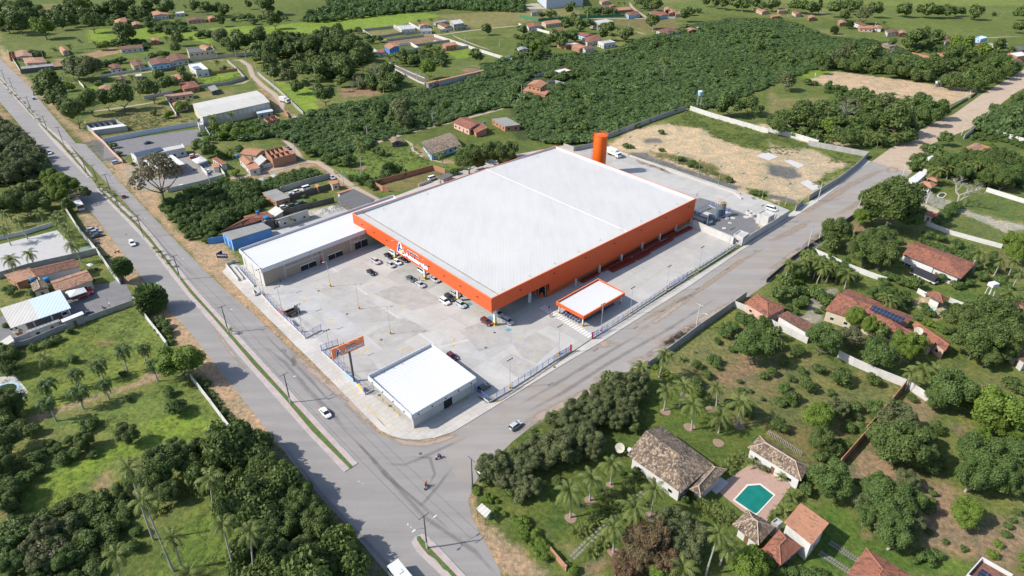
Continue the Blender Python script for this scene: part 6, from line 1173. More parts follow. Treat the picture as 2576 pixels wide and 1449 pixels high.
# ================================================================ houses and sheds around
H = house
RN = {TBRN: 'dark brown tiled', TRED: 'red tiled', TORG: 'orange tiled', TMOT: 'mottled tiled', TFAD: 'pinkish tiled', GSH: 'grey sheet', DSH: 'dark sheet', PSH: 'pale sheet', FLAT: 'grey flat', WSLAB: 'white flat', BSH: 'bluish sheet', ROOFW2: 'white ribbed'}
WN = {WW: 'white', CW: 'cream', PW: 'pinkish', CON: 'grey', CONP: 'pale', BRK: 'brick', BLUW: 'blue', LBLU: 'light blue', DKW: 'dark'}
for k, a, b, c, z, rf, wl, kd in (
 ('00',(150,518),(310,508),(325,568),3.2, TFAD, CW, 'gable'),('00',(225,585),(430,575),(475,628),3.2, TFAD, CW, 'hip'),('00',(205,672),(528,640),(545,668),2.5, GSH, DKW, 'shed'),('00',(590,482),(650,470),(692,512),3.0, TORG, CW, 'gable'),
 ('00',(1190,470),(1420,448),(1445,480),3.0, TBRN, WW, 'gable'),('00',(1510,393),(1598,385),(1602,412),3.0, TORG, BRK, 'gable'),('00',(1522,120),(1672,110),(1698,148),4.2, TORG, WW, 'gable'),('00',(1760,122),(1850,112),(1856,132),3.0, PSH, WW, 'flat'),
 ('00',(1875,187),(2055,172),(2070,198),2.8, TBRN, PW, 'gable'),('00',(2085,172),(2150,160),(2172,182),3.2, TORG, BRK, 'gable'),('00',(1148,205),(1262,172),(1282,215),6.0, TORG, CON, 'hip'),('00',(1320,228),(1400,216),(1412,248),3.2, TFAD, BRK, 'gable'),('00',(440,152),(568,136),(582,165),3.5, GSH, WW, 'hip'),
 ('00',(1088,660),(1205,648),(1230,690),3.0, TBRN, WW, 'gable'),('00',(1302,622),(1412,602),(1458,655),3.4, TBRN, CW, 'gable'),('00',(1478,602),(1672,582),(1722,640),3.4, TBRN, LBLU, 'gable'),('00',(1668,572),(1845,545),(1900,598),3.4, TBRN, WW, 'gable'),
 ('00',(1665,775),(1895,740),(1930,790),2.9, TORG, PW, 'gable'),('00',(1798,842),(1958,815),(2012,872),3.1, TRED, BRK, 'hip'),('00',(2088,876),(2160,860),(2202,906),2.6, GSH, DKW, 'shed'),('00',(1650,958),(1925,920),(1952,948),2.8, TFAD, PW, 'shed'),('00',(1730,1042),(1866,1010),(1892,1060),2.8, TORG, CW, 'gable'),('00',(995,872),(1150,860),(1120,912),3.0, TFAD, PW, 'gable'),('00',(1180,777),(1250,767),(1262,802),2.8, TBRN, CW, 'gable'),('00',(1350,745),(1420,738),(1428,768),2.4, PSH, CW, 'flat'),
 ('01',(1425,258),(1558,248),(1602,292),3.6, FLAT, CONP, 'flat'),('01',(1632,238),(1722,228),(1742,255),3.2, TORG, WW, 'gable'),('01',(1822,242),(1898,232),(1978,268),3.2, TBRN, CW, 'gable'),('01',(1948,206),(2050,192),(2095,235),5.6, FLAT, CON, 'flat'),('01',(1780,222),(1900,200),(1930,215),2.6, GSH, CON, 'shed'),
 ('01',(1215,502),(1288,492),(1300,530),2.9, TRED, WW, 'shed'),('01',(1868,442),(1985,424),(2026,450),4.0, TORG, BRK, 'gable'),('01',(985,358),(1030,346),(1042,366),2.8, TFAD, CW, 'gable'),('01',(570,348),(650,336),(665,352),2.6, PSH, WW, 'gable'),('01',(1695,838),(1800,808),(1835,818),2.8, TORG, CON, 'shed'),('01',(1655,290),(1760,285),(1768,312),2.8, GSH, WW, 'flat'),
 ('01',(0,1125),(160,1098),(175,1125),3.0, BSH, CON, 'shed'),('01',(1345,1402),(1462,1390),(1482,1430),2.4, TMOT, DKW, 'gable'),('01',(2370,1198),(2520,1186),(2660,1262),3.0, GSH, BRK, 'shed'),
 ('02',(185,108),(298,96),(312,122),3.2, DSH, WW, 'gable'),('02',(140,242),(272,230),(302,266),3.2, TRED, WW, 'gable'),('02',(293,218),(452,198),(502,226),3.4, TORG, CW, 'gable'),('02',(385,312),(478,292),(532,312),3.2, TBRN, WW, 'gable'),('02',(640,345),(740,328),(830,352),3.2, TRED, LBLU, 'gable'),('02',(700,385),(845,352),(905,396),3.2, TRED, WW, 'hip'),
 ('02',(788,214),(930,192),(1030,218),6.2, FLAT, CON, 'flat'),('02',(455,442),(600,426),(688,442),3.2, WSLAB, BRK, 'flat'),('02',(585,458),(695,446),(790,480),3.1, TORG, BRK, 'gable'),('02',(680,480),(780,462),(838,482),3.1, TBRN, WW, 'gable'),('02',(864,418),(980,402),(1042,426),4.0, FLAT, CONP, 'flat'),('02',(1450,308),(1575,277),(1692,312),3.2, TBRN, WW, 'hip'),('02',(1742,292),(1828,280),(1862,302),3.0, TFAD, BRK, 'gable'),('02',(45,484),(138,472),(168,496),3.0, GSH, WW, 'gable'),
 ('02',(875,6),(955,-4),(985,14),3.0, TFAD, CW, 'gable'),('02',(1020,80),(1178,68),(1200,96),3.4, TORG, BRK, 'gable'),('02',(1142,128),(1258,110),(1292,142),3.3, TBRN, LBLU, 'hip'),('02',(1380,122),(1500,100),(1582,148),3.3, TRED, LBLU, 'gable'),('02',(1530,78),(1588,70),(1602,96),3.2, TORG, PW, 'gable'),('02',(1568,102),(1638,94),(1652,128),3.1, TORG, BRK, 'gable'),('02',(1640,118),(1688,112),(1696,140),3.0, TFAD, PW, 'flat'),('02',(975,52),(1045,44),(1060,62),3.0, TRED, CW, 'gable'),('02',(870,72),(970,60),(1000,82),2.8, TBRN, BRK, 'gable'),('02',(2430,88),(2500,80),(2590,112),3.0, TFAD, PW, 'gable'),('02',(385,718),(525,688),(600,712),3.2, WSLAB, BRK, 'flat'),
 ('03',(95,88),(178,80),(192,104),3.2, TFAD, PW, 'flat'),('03',(20,152),(105,142),(130,160),2.8, TORG, BRK, 'gable'),('03',(240,116),(300,110),(345,140),3.0, TRED, CW, 'gable'),('03',(400,162),(468,154),(482,178),3.0, TFAD, BRK, 'gable'),('03',(700,208),(770,205),(795,232),3.0, TFAD, BRK, 'gable'),('03',(860,228),(912,214),(1012,250),3.2, TBRN, WW, 'gable'),('03',(910,256),(1052,262),(1062,292),3.0, TORG, PW, 'shed'),('03',(1070,256),(1150,264),(1140,290),3.0, TORG, WW, 'gable'),('03',(1180,302),(1295,294),(1322,328),3.0, TBRN, WW, 'gable'),('03',(1310,312),(1388,308),(1396,336),3.0, TFAD, BRK, 'gable'),('03',(1460,332),(1518,328),(1512,352),3.2, TORG, WW, 'gable'),
 ('03',(1140,446),(1228,426),(1312,456),3.4, GSH, BRK, 'shed'),('03',(1725,368),(1798,358),(1862,386),3.2, TBRN, PW, 'gable'),('03',(1770,402),(1850,394),(1882,424),3.0, TBRN, WW, 'gable'),('03',(1868,396),(1930,385),(1950,410),3.0, FLAT, BRK, 'flat'),('03',(2068,380),(2140,362),(2212,380),6.0, WSLAB, LBLU, 'flat'),('03',(2080,436),(2160,420),(2215,446),3.0, TBRN, BRK, 'gable'),('03',(2208,440),(2338,424),(2410,444),3.6, FLAT, WW, 'flat'),('03',(2420,486),(2520,466),(2600,496),3.2, DSH, BRK, 'gable'),('03',(2412,538),(2540,520),(2640,556),4.6, WSLAB, BRK, 'flat'),('03',(2208,566),(2340,548),(2402,584),3.4, TORG, BRK, 'gable'),('03',(2398,606),(2478,588),(2568,622),3.2, TBRN, PW, 'gable'),('03',(1714,536),(1800,520),(1852,552),3.0, TFAD, BRK, 'flat'),('03',(1780,738),(1825,712),(2050,746),3.2, TBRN, WW, 'gable'),('03',(1685,818),(1768,812),(1772,836),2.5, WSLAB, WW, 'shed'),
 ('10',(2130,148),(2182,140),(2286,204),2.8, TRED, WW, 'shed'),('10',(2125,204),(2188,194),(2208,234),2.4, TORG, WW, 'shed'),('10',(2400,152),(2496,128),(2574,190),3.0, TORG, CONP, 'gable'),('10',(2450,195),(2560,180),(2620,250),2.9, TORG, WW, 'shed'),('10',(2400,100),(2520,40),(2690,60),3.0, TORG, CW, 'gable'),('11',(-60,200),(50,110),(110,160),2.8, PSH, CON, 'shed'),
 ('10',(305,1260),(740,1160),(812,1236),4.2, TBRN, WW, 'gable'),('10',(505,1385),(868,1266),(940,1372),3.4, TFAD, CW, 'gable'),('10',(308,1412),(458,1370),(490,1449),3.0, TMOT, CW, 'gable'),('10',(40,1320),(300,1250),(420,1330),2.6, TFAD, BRK, 'shed'),('20',(610,322),(826,236),(852,272),2.7, ROOFW2, CON, 'shed'),('20',(255,432),(590,312),(612,345),2.4, GSH, WW, 'shed'),('20',(0,545),(110,485),(150,540),2.6, PSH, WW, 'shed'),('20',(115,448),(210,415),(245,440),2.4, GSH, BRK, 'shed'),
 ('11',(60,492),(205,460),(348,545),2.9, GSH, BRK, 'shed'),('11',(800,550),(985,462),(1200,568),3.0, DSH, DKW, 'shed'),('11',(808,492),(950,450),(976,466),3.0, TORG, WW, 'shed'),('11',(722,384),(800,370),(842,398),3.0, TORG, CW, 'shed'),('11',(590,418),(612,408),(640,430),3.0, TORG, BRK, 'shed'),('11',(1815,340),(1920,290),(1990,318),2.8, DSH, CON, 'shed'),
 ('13',(1540,695),(1582,665),(1740,716),2.9, TRED, WW, 'gable'),('13',(1940,62),(2080,-10),(2160,30),3.0, TFAD, CW, 'gable'),('13',(2080,50),(2120,0),(2250,40),2.8, TORG, BRK, 'shed'),('33',(985,1170),(1460,1460),(1250,1790),3.6, TRED, WW, 'hip'),('23',(2378,145),(2440,120),(2700,210),3.2, TORG, WW, 'gable'),('23',(2440,660),(2560,600),(2700,700),3.0, TBRN, CONP, 'shed')):
 hh = H(k, a, b, c, z, rf, wl, '%s%s house with %s roof @' % ('two-storey ' if z > 5.4 else '', WN[wl], RN[rf]), kind=kd, rise={'gable': .9, 'hip': 1.3, 'shed': .35, 'flat': 0}[kd]*(1.25 if z > 3.3 else 1), group='houses of the neighbourhood')
def solar(pts, z, z2, k, label, th=None):
 q = [GT(k,*p, zz) for p, zz in zip(pts,(z, z, z2, z2))]; m = MB(); P4 = [V3(p, zz) for p, zz in zip(q,(z, z, z2, z2))]
 n = (Vector(P4[1]) - Vector(P4[0])).cross(Vector(P4[3]) - Vector(P4[0]))
 if n.z < 0: P4 = [P4[1], P4[0], P4[3], P4[2]]
 m.add(P4 + [(x, y, w - .06) for x, y, w in P4],[(0,1,2,3),(0,4,5,1),(1,5,6,2),(2,6,7,3),(3,7,4,0)]); c = sum(q)/4
 return single('solar_panels', m, SOL, label, 'solar panels', V3(c, z), heading=math.atan2(q[1][1] - q[0][1], q[1][0] - q[0][0]))
Wq = [T('00',1935,1048), T('00',2035,1180), T('01',140,1028)]
wh = H('F', Wq[0], Wq[1], Wq[2],6.4, PSH, CW, 'long warehouse with pale patched sheet roof left of the unpaved lane', 'gable', rise=1.0, ridge='bc', name='warehouse', cat='warehouse', over=.2, win=False)
A, B = wh.ins[0], wh.ins[1]
for i in range(14):
 for P0, P1 in ((wh.ins[0], wh.ins[1]),(wh.ins[1], wh.ins[2]),(wh.ins[2], wh.ins[3]),(wh.ins[3], wh.ins[0])):
  L = np.linalg.norm(P1 - P0)
  if L > 30 and facing((P0 + P1)/2, np.array([(P1 - P0)[1],-(P1 - P0)[0]])/L): m = MB(); s = L*(i + .2)/14; panel(m, P0, P1, s, s + L/14*.6,3.0,5.6,1,.05); wh.part('wall_panel', m, WW)
q = [GT('00',*p,3.0) for p in ((850,1245),(1160,1196),(1272,1268),(940,1312))]; ru = Thing('roofless_building', 'unfinished roofless building with white-topped grey walls and small rooms beside the avenue verge', 'building', V3(sum(q)/4)); m = MB()
strip_mb(q + [q[0] + (q[1] - q[0])*.02],.22,0,3.0, m); ru.part('wall', m, CON); m = MB()
for f in (.2,.38,.56,.74): m2 = MB(); a_ = q[0]*(1 - f) + q[1]*f; b_ = q[3]*(1 - f) + q[2]*f; strip_mb([a_*.97 + b_*.03, a_*.45 + b_*.55],.15,0,2.7, m2); ru.part('partition_wall', m2, WW)
m = MB(); a_, b_ = q[3], q[2]; m.prism([tuple(p) for p in (a_, b_, b_ + (q[1] - q[2])*.28, a_ + (q[0] - a_)*.3)],3.02,3.14, bottom=True); ru.part('roof_slab', m, WSLAB)
def ruins(k, pts, z, label, mat=BRK, rooms=3):
 q = [GT(k,*p, z) for p in pts]; t = Thing('brick_shell', label, 'building', V3(sum(q)/len(q))); m = MB(); strip_mb(q + [q[0]*.98 + q[1]*.02],.2,0, z, m); t.part('wall', m, mat)
 for i in range(rooms):
  f = (i + 1)/(rooms + 1); m = MB(); strip_mb([q[0]*(1 - f)*.97 + q[1]*f*.97 + (q[3]*(1 - f) + q[2]*f)*.03,(q[0]*(1 - f) + q[1]*f)*.04 + (q[3]*(1 - f) + q[2]*f)*.96],.16,0, z*.93, m); t.part('partition_wall', m, mat)
 m = MB(); strip_mb([(q[0] + q[3])/2*.98 + (q[1] + q[2])/2*.02,(q[0] + q[3])/2*.02 + (q[1] + q[2])/2*.98],.16,0, z*.9, m); t.part('partition_wall', m, mat)
ruins('11',((88,65),(260,22),(392,92),(165,150)),4.6, 'roofless brick building shell with many rooms at the bend of the sandy lane', BRK,3)
ruins('01',((78,1192),(190,1160),(235,1190),(120,1225)),3.2, 'small roofless brick rooms beside the warehouse end', BRK,1)
ruins('00',((82,525),(140,515),(150,560),(95,575)),3.2, 'small roofless brick shell at the avenue corner of the top left houses', BRK,1)
bh = H('01',(1285,462),(1388,430),(1446,464),6.0, TORG, BLUW, 'two-storey blue house with orange gable roof inside white garden walls', 'gable', rise=1.0)
b2 = H('02',(150,856),(222,808),(356,836),6.0, TORG, BRK, 'two-storey bare brick house with orange roof among the scrub behind the superstore', 'gable', rise=1.2); H('02',(105,912),(170,870),(400,912),3.0, TORG, BRK, 'lower orange roofed porch around the two-storey bare brick house in the scrub', 'gable', rise=.5, name='porch', cat='porch', win=False)
H('00',(1876,490),(2130,462),(2160,505),6.2, DSH, CW, 'two-storey cream house with dark roof and balcony behind the row of brown-roofed houses', 'flat'); H('00',(2000,472),(2060,450),(2130,475),7.2, TORG, CW, 'orange roofed upper storey on the two-storey cream house', 'gable', rise=.9, name='upper_storey', cat='roof', base=6.3, win=False)
mh = H('00',(1895,648),(2015,632),(2096,700),4.6, WSLAB, WW, 'white modern box house with solar panels on its flat roof beside the brown-roofed row', 'flat'); solar(((1935,672),(1990,662),(2030,690),(1965,700)),5.2,5.5, '00', 'solar panels on the flat roof of the white modern box house')
q = [GT('02',*p) for p in ((255,12),(345,92),(712,62),(640,-60))]; sh = Thing('storage_shed', 'large windowless pale grey metal shed at the top edge of the picture', 'shed', V3(sum(q)/4)); sh.part('wall', MB().prism([tuple(p) for p in q],0,11.0, cap=False), m_rib('grey_blue_cladding',(0.40,0.44,0.50),(0.33,0.37,0.43),1.2,.3,.5,(0.35,0.38,0.43),.2)); m = MB(); m.add([V3(p,11.0) for p in q],[(0,1,2,3)]); sh.part('roof', m, PSH)
H('01',(1830,806),(2288,702),(2296,716),3.2, TORG, CON, 'long narrow orange lean-to roof along the grey wall above the scrub', 'shed', rise=.3, name='lean_to', cat='lean-to', win=False)
H('01',(1980,1232),(2120,1178),(2285,1246),3.3, TRED, PW, 'red tiled house with pinkish walls and white gable beside the lane behind the blue farmhouse', 'gable', rise=1.2); H('01',(2170,1292),(2285,1262),(2330,1310),2.6, TRED, BRK, 'low red roofed back porch of the pinkish red tiled house', 'shed', name='porch', cat='porch', win=False)
fh = H('F',(1056.5,358),(1131,334),(1160,364),3.3, TMOT, LBLU, 'light blue farmhouse with big mottled tile roof and verandah on the grass plot', 'gable', rise=1.3, ridge='ab', over=1.2)
for i in range(5): p = fh.corners[0]*(1 - i/4) + fh.corners[3]*i/4; p = p + (fh.cen - p)*.05; m = MB(); m.box(V3(p),(.2,.2,3.3),0, z0=0); fh.part('verandah_post', m, LBLU)
z1F = lambda x, y: (503.1 + .1953*x,503.1 + .1953*y)
H('F', z1F(270,410), z1F(560,250), z1F(940,225),3.4, TRED, DKW, 'red tiled hip roof house behind the blue corner shop', 'hip', rise=1.3, d=z1F(545,335)); H('F', z1F(560,215), z1F(850,150), z1F(948,222),3.7, TRED, CW, 'higher red tiled roof behind the grey roof of the blue corner shop', 'gable', rise=.6, d=z1F(600,300))
bs = H('F', z1F(285,428), z1F(800,292), z1F(922,372),4.2, GSH, BLUW, 'blue painted shop with grey ribbed roof beside the white annex', 'shed', rise=.35, d=z1F(408,530), over=.1, win=False)
B_ = bs.ins
for P0, P1 in ((B_[i], B_[(i + 1) % 4]) for i in range(4)):
 L = np.linalg.norm(P1 - P0); n = np.array([(P1 - P0)[1],-(P1 - P0)[0]])/L
 if L < 18 and facing((P0 + P1)/2, n) and n[0] < 0:
  for j,(f0_, f1_, mt) in enumerate(((.03,.1, LBLU),(.14,.4, SKYB),(.44,.54, LBLU),(.58,.84, SKYB),(.88,.97, LBLU))): m = MB(); panel(m, P0, P1, L*f0_, L*f1_,.05,4.0 if mt is LBLU else 3.0,1,.07); bs.part('shutter' if mt is SKYB else 'pilaster', m, mt)
H('F', z1F(940,262), z1F(1372,128), z1F(1418,165),2.6, GSH, CONP, 'long narrow grey sheet roofed shed in the yard behind the annex', 'shed', name='shed', cat='shed', d=z1F(1010,296)); H('F', z1F(795,262), z1F(900,235), z1F(945,262),3.8, FLAT, DKW, 'dark concrete block carrying the blue water tank beside the blue shop', 'flat', name='tank_block', cat='building', d=z1F(830,290), win=False)
H('F', z1F(872,152), z1F(985,118), z1F(1085,182),2.8, PSH, CON, 'pale patched sheet roof beside the red tiled roof behind the blue shop', 'shed', name='shed', cat='shed', d=z1F(950,228))
go = H('10',(1315,97),(1835,0),(1862,40),4.0, FLAT, WW, 'long white office building with solar panels at the filling station yard', 'flat', name='station_office', cat='building', par=.35, d=(1372,142)); solar(((1375,134),(1640,62),(1612,28),(1342,88)),4.45,4.75, '10', 'long row of solar panels on the white filling station office')
q = [GT('10',*p,5.0) for p in ((1440,165),(1735,108),(1858,200),(1560,262))]; cn = Thing('station_canopy', 'flat white filling station canopy with red edge behind the big airy tree', 'canopy', V3(sum(q)/4)); cn.part('roof', MB().prism([tuple(p) for p in q],4.5,5.0, bottom=True), WSLAB); qq = inset(q if sum(q[i][0]*q[(i + 1) % 4][1] - q[(i + 1) % 4][0]*q[i][1] for i in range(4)) > 0 else q[::-1],1.6)
for i, p in enumerate(qq): m = MB(); m.box(V3(p),(.4,.4,4.5),0, z0=0); cn.part('column', m, m_paint('fire_red',(0.45,0.02,0.015)))
m = MB(); a_ = inset(q if sum(q[i][0]*q[(i + 1) % 4][1] - q[(i + 1) % 4][0]*q[i][1] for i in range(4)) > 0 else q[::-1],-.05); m.prism([tuple(p) for p in a_],4.45,4.75, cap=False); cn.part('red_edge', m, m_paint('fire_red',(0.45,0.02,0.015)))
def tent(k, pts, z, label, peak=.9, mat=WSLAB):
 q = [GT(k,*p, z) for p in pts]; c = sum(q)/4; t = Thing('canopy_tent', label, 'tent', V3(c)); m = MB(); m.add([V3(p, z) for p in q] + [V3(c, z + peak)] + [V3(p, z - .25) for p in q],[(i,(i + 1) % 4,4) for i in range(4)] + [(5 + i,5 + (i + 1) % 4,(i + 1) % 4, i) for i in range(4)]); t.part('roof', m, mat)
 for p in q: m = MB(); p = p*.97 + c*.03; m.tube([V3(p,0), V3(p, z)],.04,4); t.part('leg', m, STEEL)
tent('10',((1925,158),(2030,122),(2088,162),(1985,195)),2.6, 'white pyramid tent over cars beside the filling station'); tent('20',((645,35),(845,-8),(876,34),(700,96)),2.8, 'white pyramid tent beside the big shed roof on the grey yard'); tent('10',((865,1215),(905,1198),(940,1210),(905,1232)),2.4, 'small white parasol in the sandy yard of the brown-roofed house',.4)
q = [GT('20',*p,4.2) for p in ((0,210),(605,20),(716,205),(110,410))]; cwt = Thing('open_shed', 'big open vehicle shed with half grey half pale blue sheet roof at the left edge', 'shed', V3(sum(q)/4)); f = .47; m1, m2 = q[0]*(1 - f) + q[1]*f, q[3]*(1 - f) + q[2]*f
for nm, pts, mt in (('roof',(q[0], m1, m2, q[3]), PSH),('roof',(m1, q[1], q[2], m2), BSH)): m = MB(); m.add([V3(p,4.35) for p in pts] + [V3(p,4.2) for p in pts],[(3,2,1,0),(0,1,5,4),(1,2,6,5),(2,3,7,6),(3,0,4,7)]); cwt.part(nm, m, mt, heading=0.3)
for f in (.03,.35,.66,.97):
 for a_, b_ in ((q[0], q[1]),(q[3], q[2])): p = a_*(1 - f) + b_*f; p = p + (sum(q)/4 - p)*.04; m = MB(); m.box(V3(p),(.25,.25,4.2),0, z0=0); cwt.part('post', m, WW)
sheet('grey_yard', P('20', '-60,320 600,0 1260,-60 1350,120 900,300 300,500 -60,640'),0.02, m_paint('grey_dirt_yard',(0.17,0.165,0.165),.95,.15,.4)); sheet('grey_yard', P('10', '1180,1449 1100,1400 1180,1360 1240,1420'),0.021, m_paint('grey_dirt_yard',(0.17,0.165,0.165)))
sheet('sand_court', P('10', '-80,1030 575,868 800,1100 300,1240 -80,1330'),0.03, m_paint('white_sand',(0.40,0.39,0.38),.95,.08,.5)); sheet('stone_paving', P('10', '780,1060 900,1010 990,1080 860,1120'),0.04, m_paint('green_paving',(0.17,0.22,0.17),.9,.1,.6))
sheet('grey_yard', P('00', '1050,1440 1980,1300 2110,1385 2000,1449 1040,1600'),0.02, MATS['grey_dirt_yard']); sheet('grey_yard', P('10', '1160,-30 1900,-140 1900,-20 1320,80 1240,110'),0.022, MATS['grey_dirt_yard'])
sheet('filling_station_yard', P('10', '1440,300 1860,100 1990,90 2250,330 1700,470 1300,400'),0.022, m_paint('station_concrete',(0.25,0.235,0.215),.9,.12,.4))
pk = H('F',(1873,762),(1903,740),(1979,775),3.2, TRED, PW, 'small pink cottage with red hip roof beside the cross street wall', 'hip', rise=1.6, d=(1932,798))
H('23',(92,280),(190,246),(446,374),3.3, TBRN, WW, 'long narrow brown-roofed outbuilding with whitewashed blank rear wall', 'shed', rise=.5, d=(404,462), win=False, name='outbuilding', cat='outbuilding')
sv = H('23',(572,224),(812,12),(1462,292),3.8, TRED, CW, 'large red tiled villa with a row of solar panels beside the round driveway', 'hip1', rise=2.2, d=(1325,470)); solar(((1018,212),(1342,352),(1385,305),(1060,172)),6.0,6.75, '23', 'long row of dark solar panels on the large red tiled villa roof')
H('23',(1258,444),(1400,398),(1692,552),3.1, TBRN, CW, 'brown tiled rear wing of the large red tiled villa', 'gable', rise=.8, d=(1650,600), name='villa_wing', cat='house wing'); H('23',(1448,372),(1500,352),(1842,558),3.2, TRED, PW, 'long red tiled side wing carrying the satellite dish behind the large villa', 'gable', rise=.8, d=(1782,640), name='villa_wing', cat='house wing')
gz = H('23',(1572,62),(1660,34),(1812,108),3.0, TBRN, WW, 'open brown hip-roofed gazebo beside the small garden pool', 'hip', rise=1.4, d=(1756,158), name='gazebo', cat='gazebo', over=1.5, win=False)
th = H('13',(1352,1112),(1500,988),(2092,1200),3.8, TRED, WW, 'long white house with speckled red tiled roof beside parked lorries', 'hip1', rise=1.8, d=(1942,1358), over=1.2)
vm = H('32',(1157,232),(1500,-58),(2030,330),4.0, TMOT, WW, 'big white villa with mottled hip tile roof beside the swimming pool', 'hip1', rise=3.0, d=(1702,618), over=1.0); H('32',(1785,580),(1975,330),(2160,382),3.4, TMOT, WW, 'lower mottled tiled porch at the pool end of the big white villa', 'hip', rise=1.0, d=(1895,645), name='porch', cat='porch', win=False, over=1.4)
ph = H('F', T('32',2370,160), T('32',2492,42), T('33',410,348),3.2, TMOT, WW, 'long white pool house with mottled hip tile roof', 'hip', rise=1.7, d=T('33',332,496)); pv = H('F', T('32',2214,937), T('32',2370,783), T('33',72,962),3.2, TMOT, WW, 'square pavilion with mottled pyramid tile roof below the swimming pool', 'hip', rise=2.0, d=T('32',2480,1145), over=1.1)
om = H('33',(158,912),(326,718),(602,952),4.6, TORG, WW, 'tall white annex with plain bright orange sloping roof beside the pavilion', 'shed', rise=1.0, d=(430,1172), ridge='ab'); rh = H('33',(-60,1180),(110,990),(342,1160),3.2, TRED, DKW, 'red tiled hip roof pavilion below the bright orange sloping roof', 'hip', rise=1.7, d=(128,1345))
H('33',(30,915),(85,872),(150,915),3.4, FLAT, CON, 'small concrete water tower block between the pavilion and the orange sloping roof', 'flat', name='tank_block', cat='building', win=False)
wb = H('33',(1985,1460),(2140,1285),(2450,1462),4.0, TBRN, WW, 'brown roof inside white parapet walls at the bottom right corner', 'flat', d=(2290,1650), par=.9); solar(((2100,1440),(2150,1375),(2240,1430),(2200,1500)),4.3,4.4, '33', 'dark solar panels inside the white parapet roof at the bottom right corner')
q = [GT('13',*p) for p in ((1550,282),(1590,300),(1640,285),(1600,262))]; gt = Thing('gate_tower', 'tall white rendered gate tower at the garden entrance off the cross street', 'gate tower', V3(sum(q)/4)); gt.part('wall', MB().prism([tuple(p) for p in q],0,7.5), WW); m = MB(); A, B = None, None
for i in range(4):
 P0, P1 = q[i], q[(i + 1) % 4]; cc = sum(q)/4; n = np.array([(P1 - P0)[1],-(P1 - P0)[0]]); o = 1 if n @ ((P0 + P1)/2 - cc) > 0 else -1
 if facing((P0 + P1)/2, nrm2(n)*o): L = np.linalg.norm(P1 - P0); m = MB(); panel(m, P0, P1, L*.35, L*.65,4.6,6.2, o,.05); gt.part('window', m, GLS)
q = [GT('13',*p,3.6) for p in ((1390,368),(1530,272),(1600,296),(1475,405))]; gc = Thing('gate_canopy', 'flat white entrance canopy beside the white gate tower', 'canopy', V3(sum(q)/4)); gc.part('roof', MB().prism([tuple(p) for p in q],3.2,3.6, bottom=True), WSLAB); gc.part('wall', MB().prism([tuple(p) for p in (q[2], q[3], q[3]*.9 + q[0]*.1, q[2]*.9 + q[1]*.1)],0,3.15), WW)
def gazebo(k, pts, z, label, mat=TORG, rise=1.1): H(k,*pts[:3], z, mat, WW, label, 'hip', rise=rise, d=pts[3], name='gazebo', cat='gazebo', win=False, over=1.6)
gazebo('13',((1590,345),(1650,308),(1745,348),(1700,385)),3.0, 'larger orange tiled gazebo beside the leafless tree'); gazebo('13',((1515,402),(1570,372),(1705,405),(1645,448)),2.8, 'lower orange tiled gazebo between the entrance canopy and the small pool'); gazebo('13',((1352,395),(1395,378),(1445,400),(1410,428)),2.8, 'small orange tiled porch roof outside the entrance canopy')
PW_ = NT('pool_water'); PW_.col(PW_.mix(PW_.rng(PW_.noise(PW_.pos(),.5,4),.3,.7),(0.008,0.135,0.105),(0.012,0.175,0.14))); PW_.b.inputs['Roughness'].default_value = .12; PW_.bump(PW_.noise(PW_.pos(),2.0,3),.03)
sheet('pool_deck', P('F', '1796,1228 1888,1168 1950,1180 1990,1222 1962,1262 1946,1290 1924,1318 1896,1300 1864,1284'),.05, m_paint('pink_deck',(0.37,0.245,0.195),.85,.12,1.2, dirt=((0.30,0.20,0.16),.4))); sheet('terrace', P('32', '1975,560 2100,455 2180,510 2060,630'),.06, m_paint('pale_terrace',(0.48,0.45,0.40),.8,.12,1))
def pool(k, outer, label, mat, w=.35):
 q = [G(*(T(k,*p) if k != 'F' else p)) for p in outer]; c = sum(q)/len(q); t = Thing('swimming_pool', label, 'swimming pool', V3(c)); iq = [p + (c - p)/np.linalg.norm(c - p)*w*1.4 for p in q]; n = len(q); m = MB(); m.add([V3(p,.14) for p in q] + [V3(p,.14) for p in iq] + [V3(p,.0) for p in q] + [V3(p,-.0) for p in iq],[(i,(i + 1) % n, n + (i + 1) % n, n + i) for i in range(n)] + [(2*n + i,2*n + (i + 1) % n,(i + 1) % n, i) for i in range(n)] + [(n + i, n + (i + 1) % n,3*n + (i + 1) % n,3*n + i) for i in range(n)]); t.part('coping', m, m_paint('pool_coping',(0.60,0.54,0.46),.7,.05,1)); m = MB(); m.add([V3(p,.085) for p in iq],[tuple(range(n))]); t.part('water', m, mat)
pool('F',((1843,1259),(1879,1219),(1913,1217),(1951,1246),(1904,1297),(1897,1296)), 'green-blue swimming pool with cut corners on the pink tiled deck', PW_.m)
PW2 = NT('pale_pool_water'); PW2.col((0.20,0.42,0.48)); PW2.b.inputs['Roughness'].default_value = .15; pool('23',((1555,180),(1600,165),(1700,215),(1650,245)), 'small pale blue pool beside the brown gazebo', PW2.m,.3); PW3 = NT('murky_water'); PW3.col((0.035,0.05,0.02)); PW3.b.inputs['Roughness'].default_value = .15
pool('13',((1698,520),(1730,492),(1775,492),(1798,508),(1765,542),(1715,540)), 'small empty octagonal pool with white rim on the concrete yard', PW3.m,.4); sheet('pool_deck', P('20', '-40,900 150,880 285,1040 200,1180 -40,1220'),.03, m_paint('old_deck',(0.45,0.44,0.41),.9,.3,.7, dirt=((0.12,0.13,0.09),.8)))
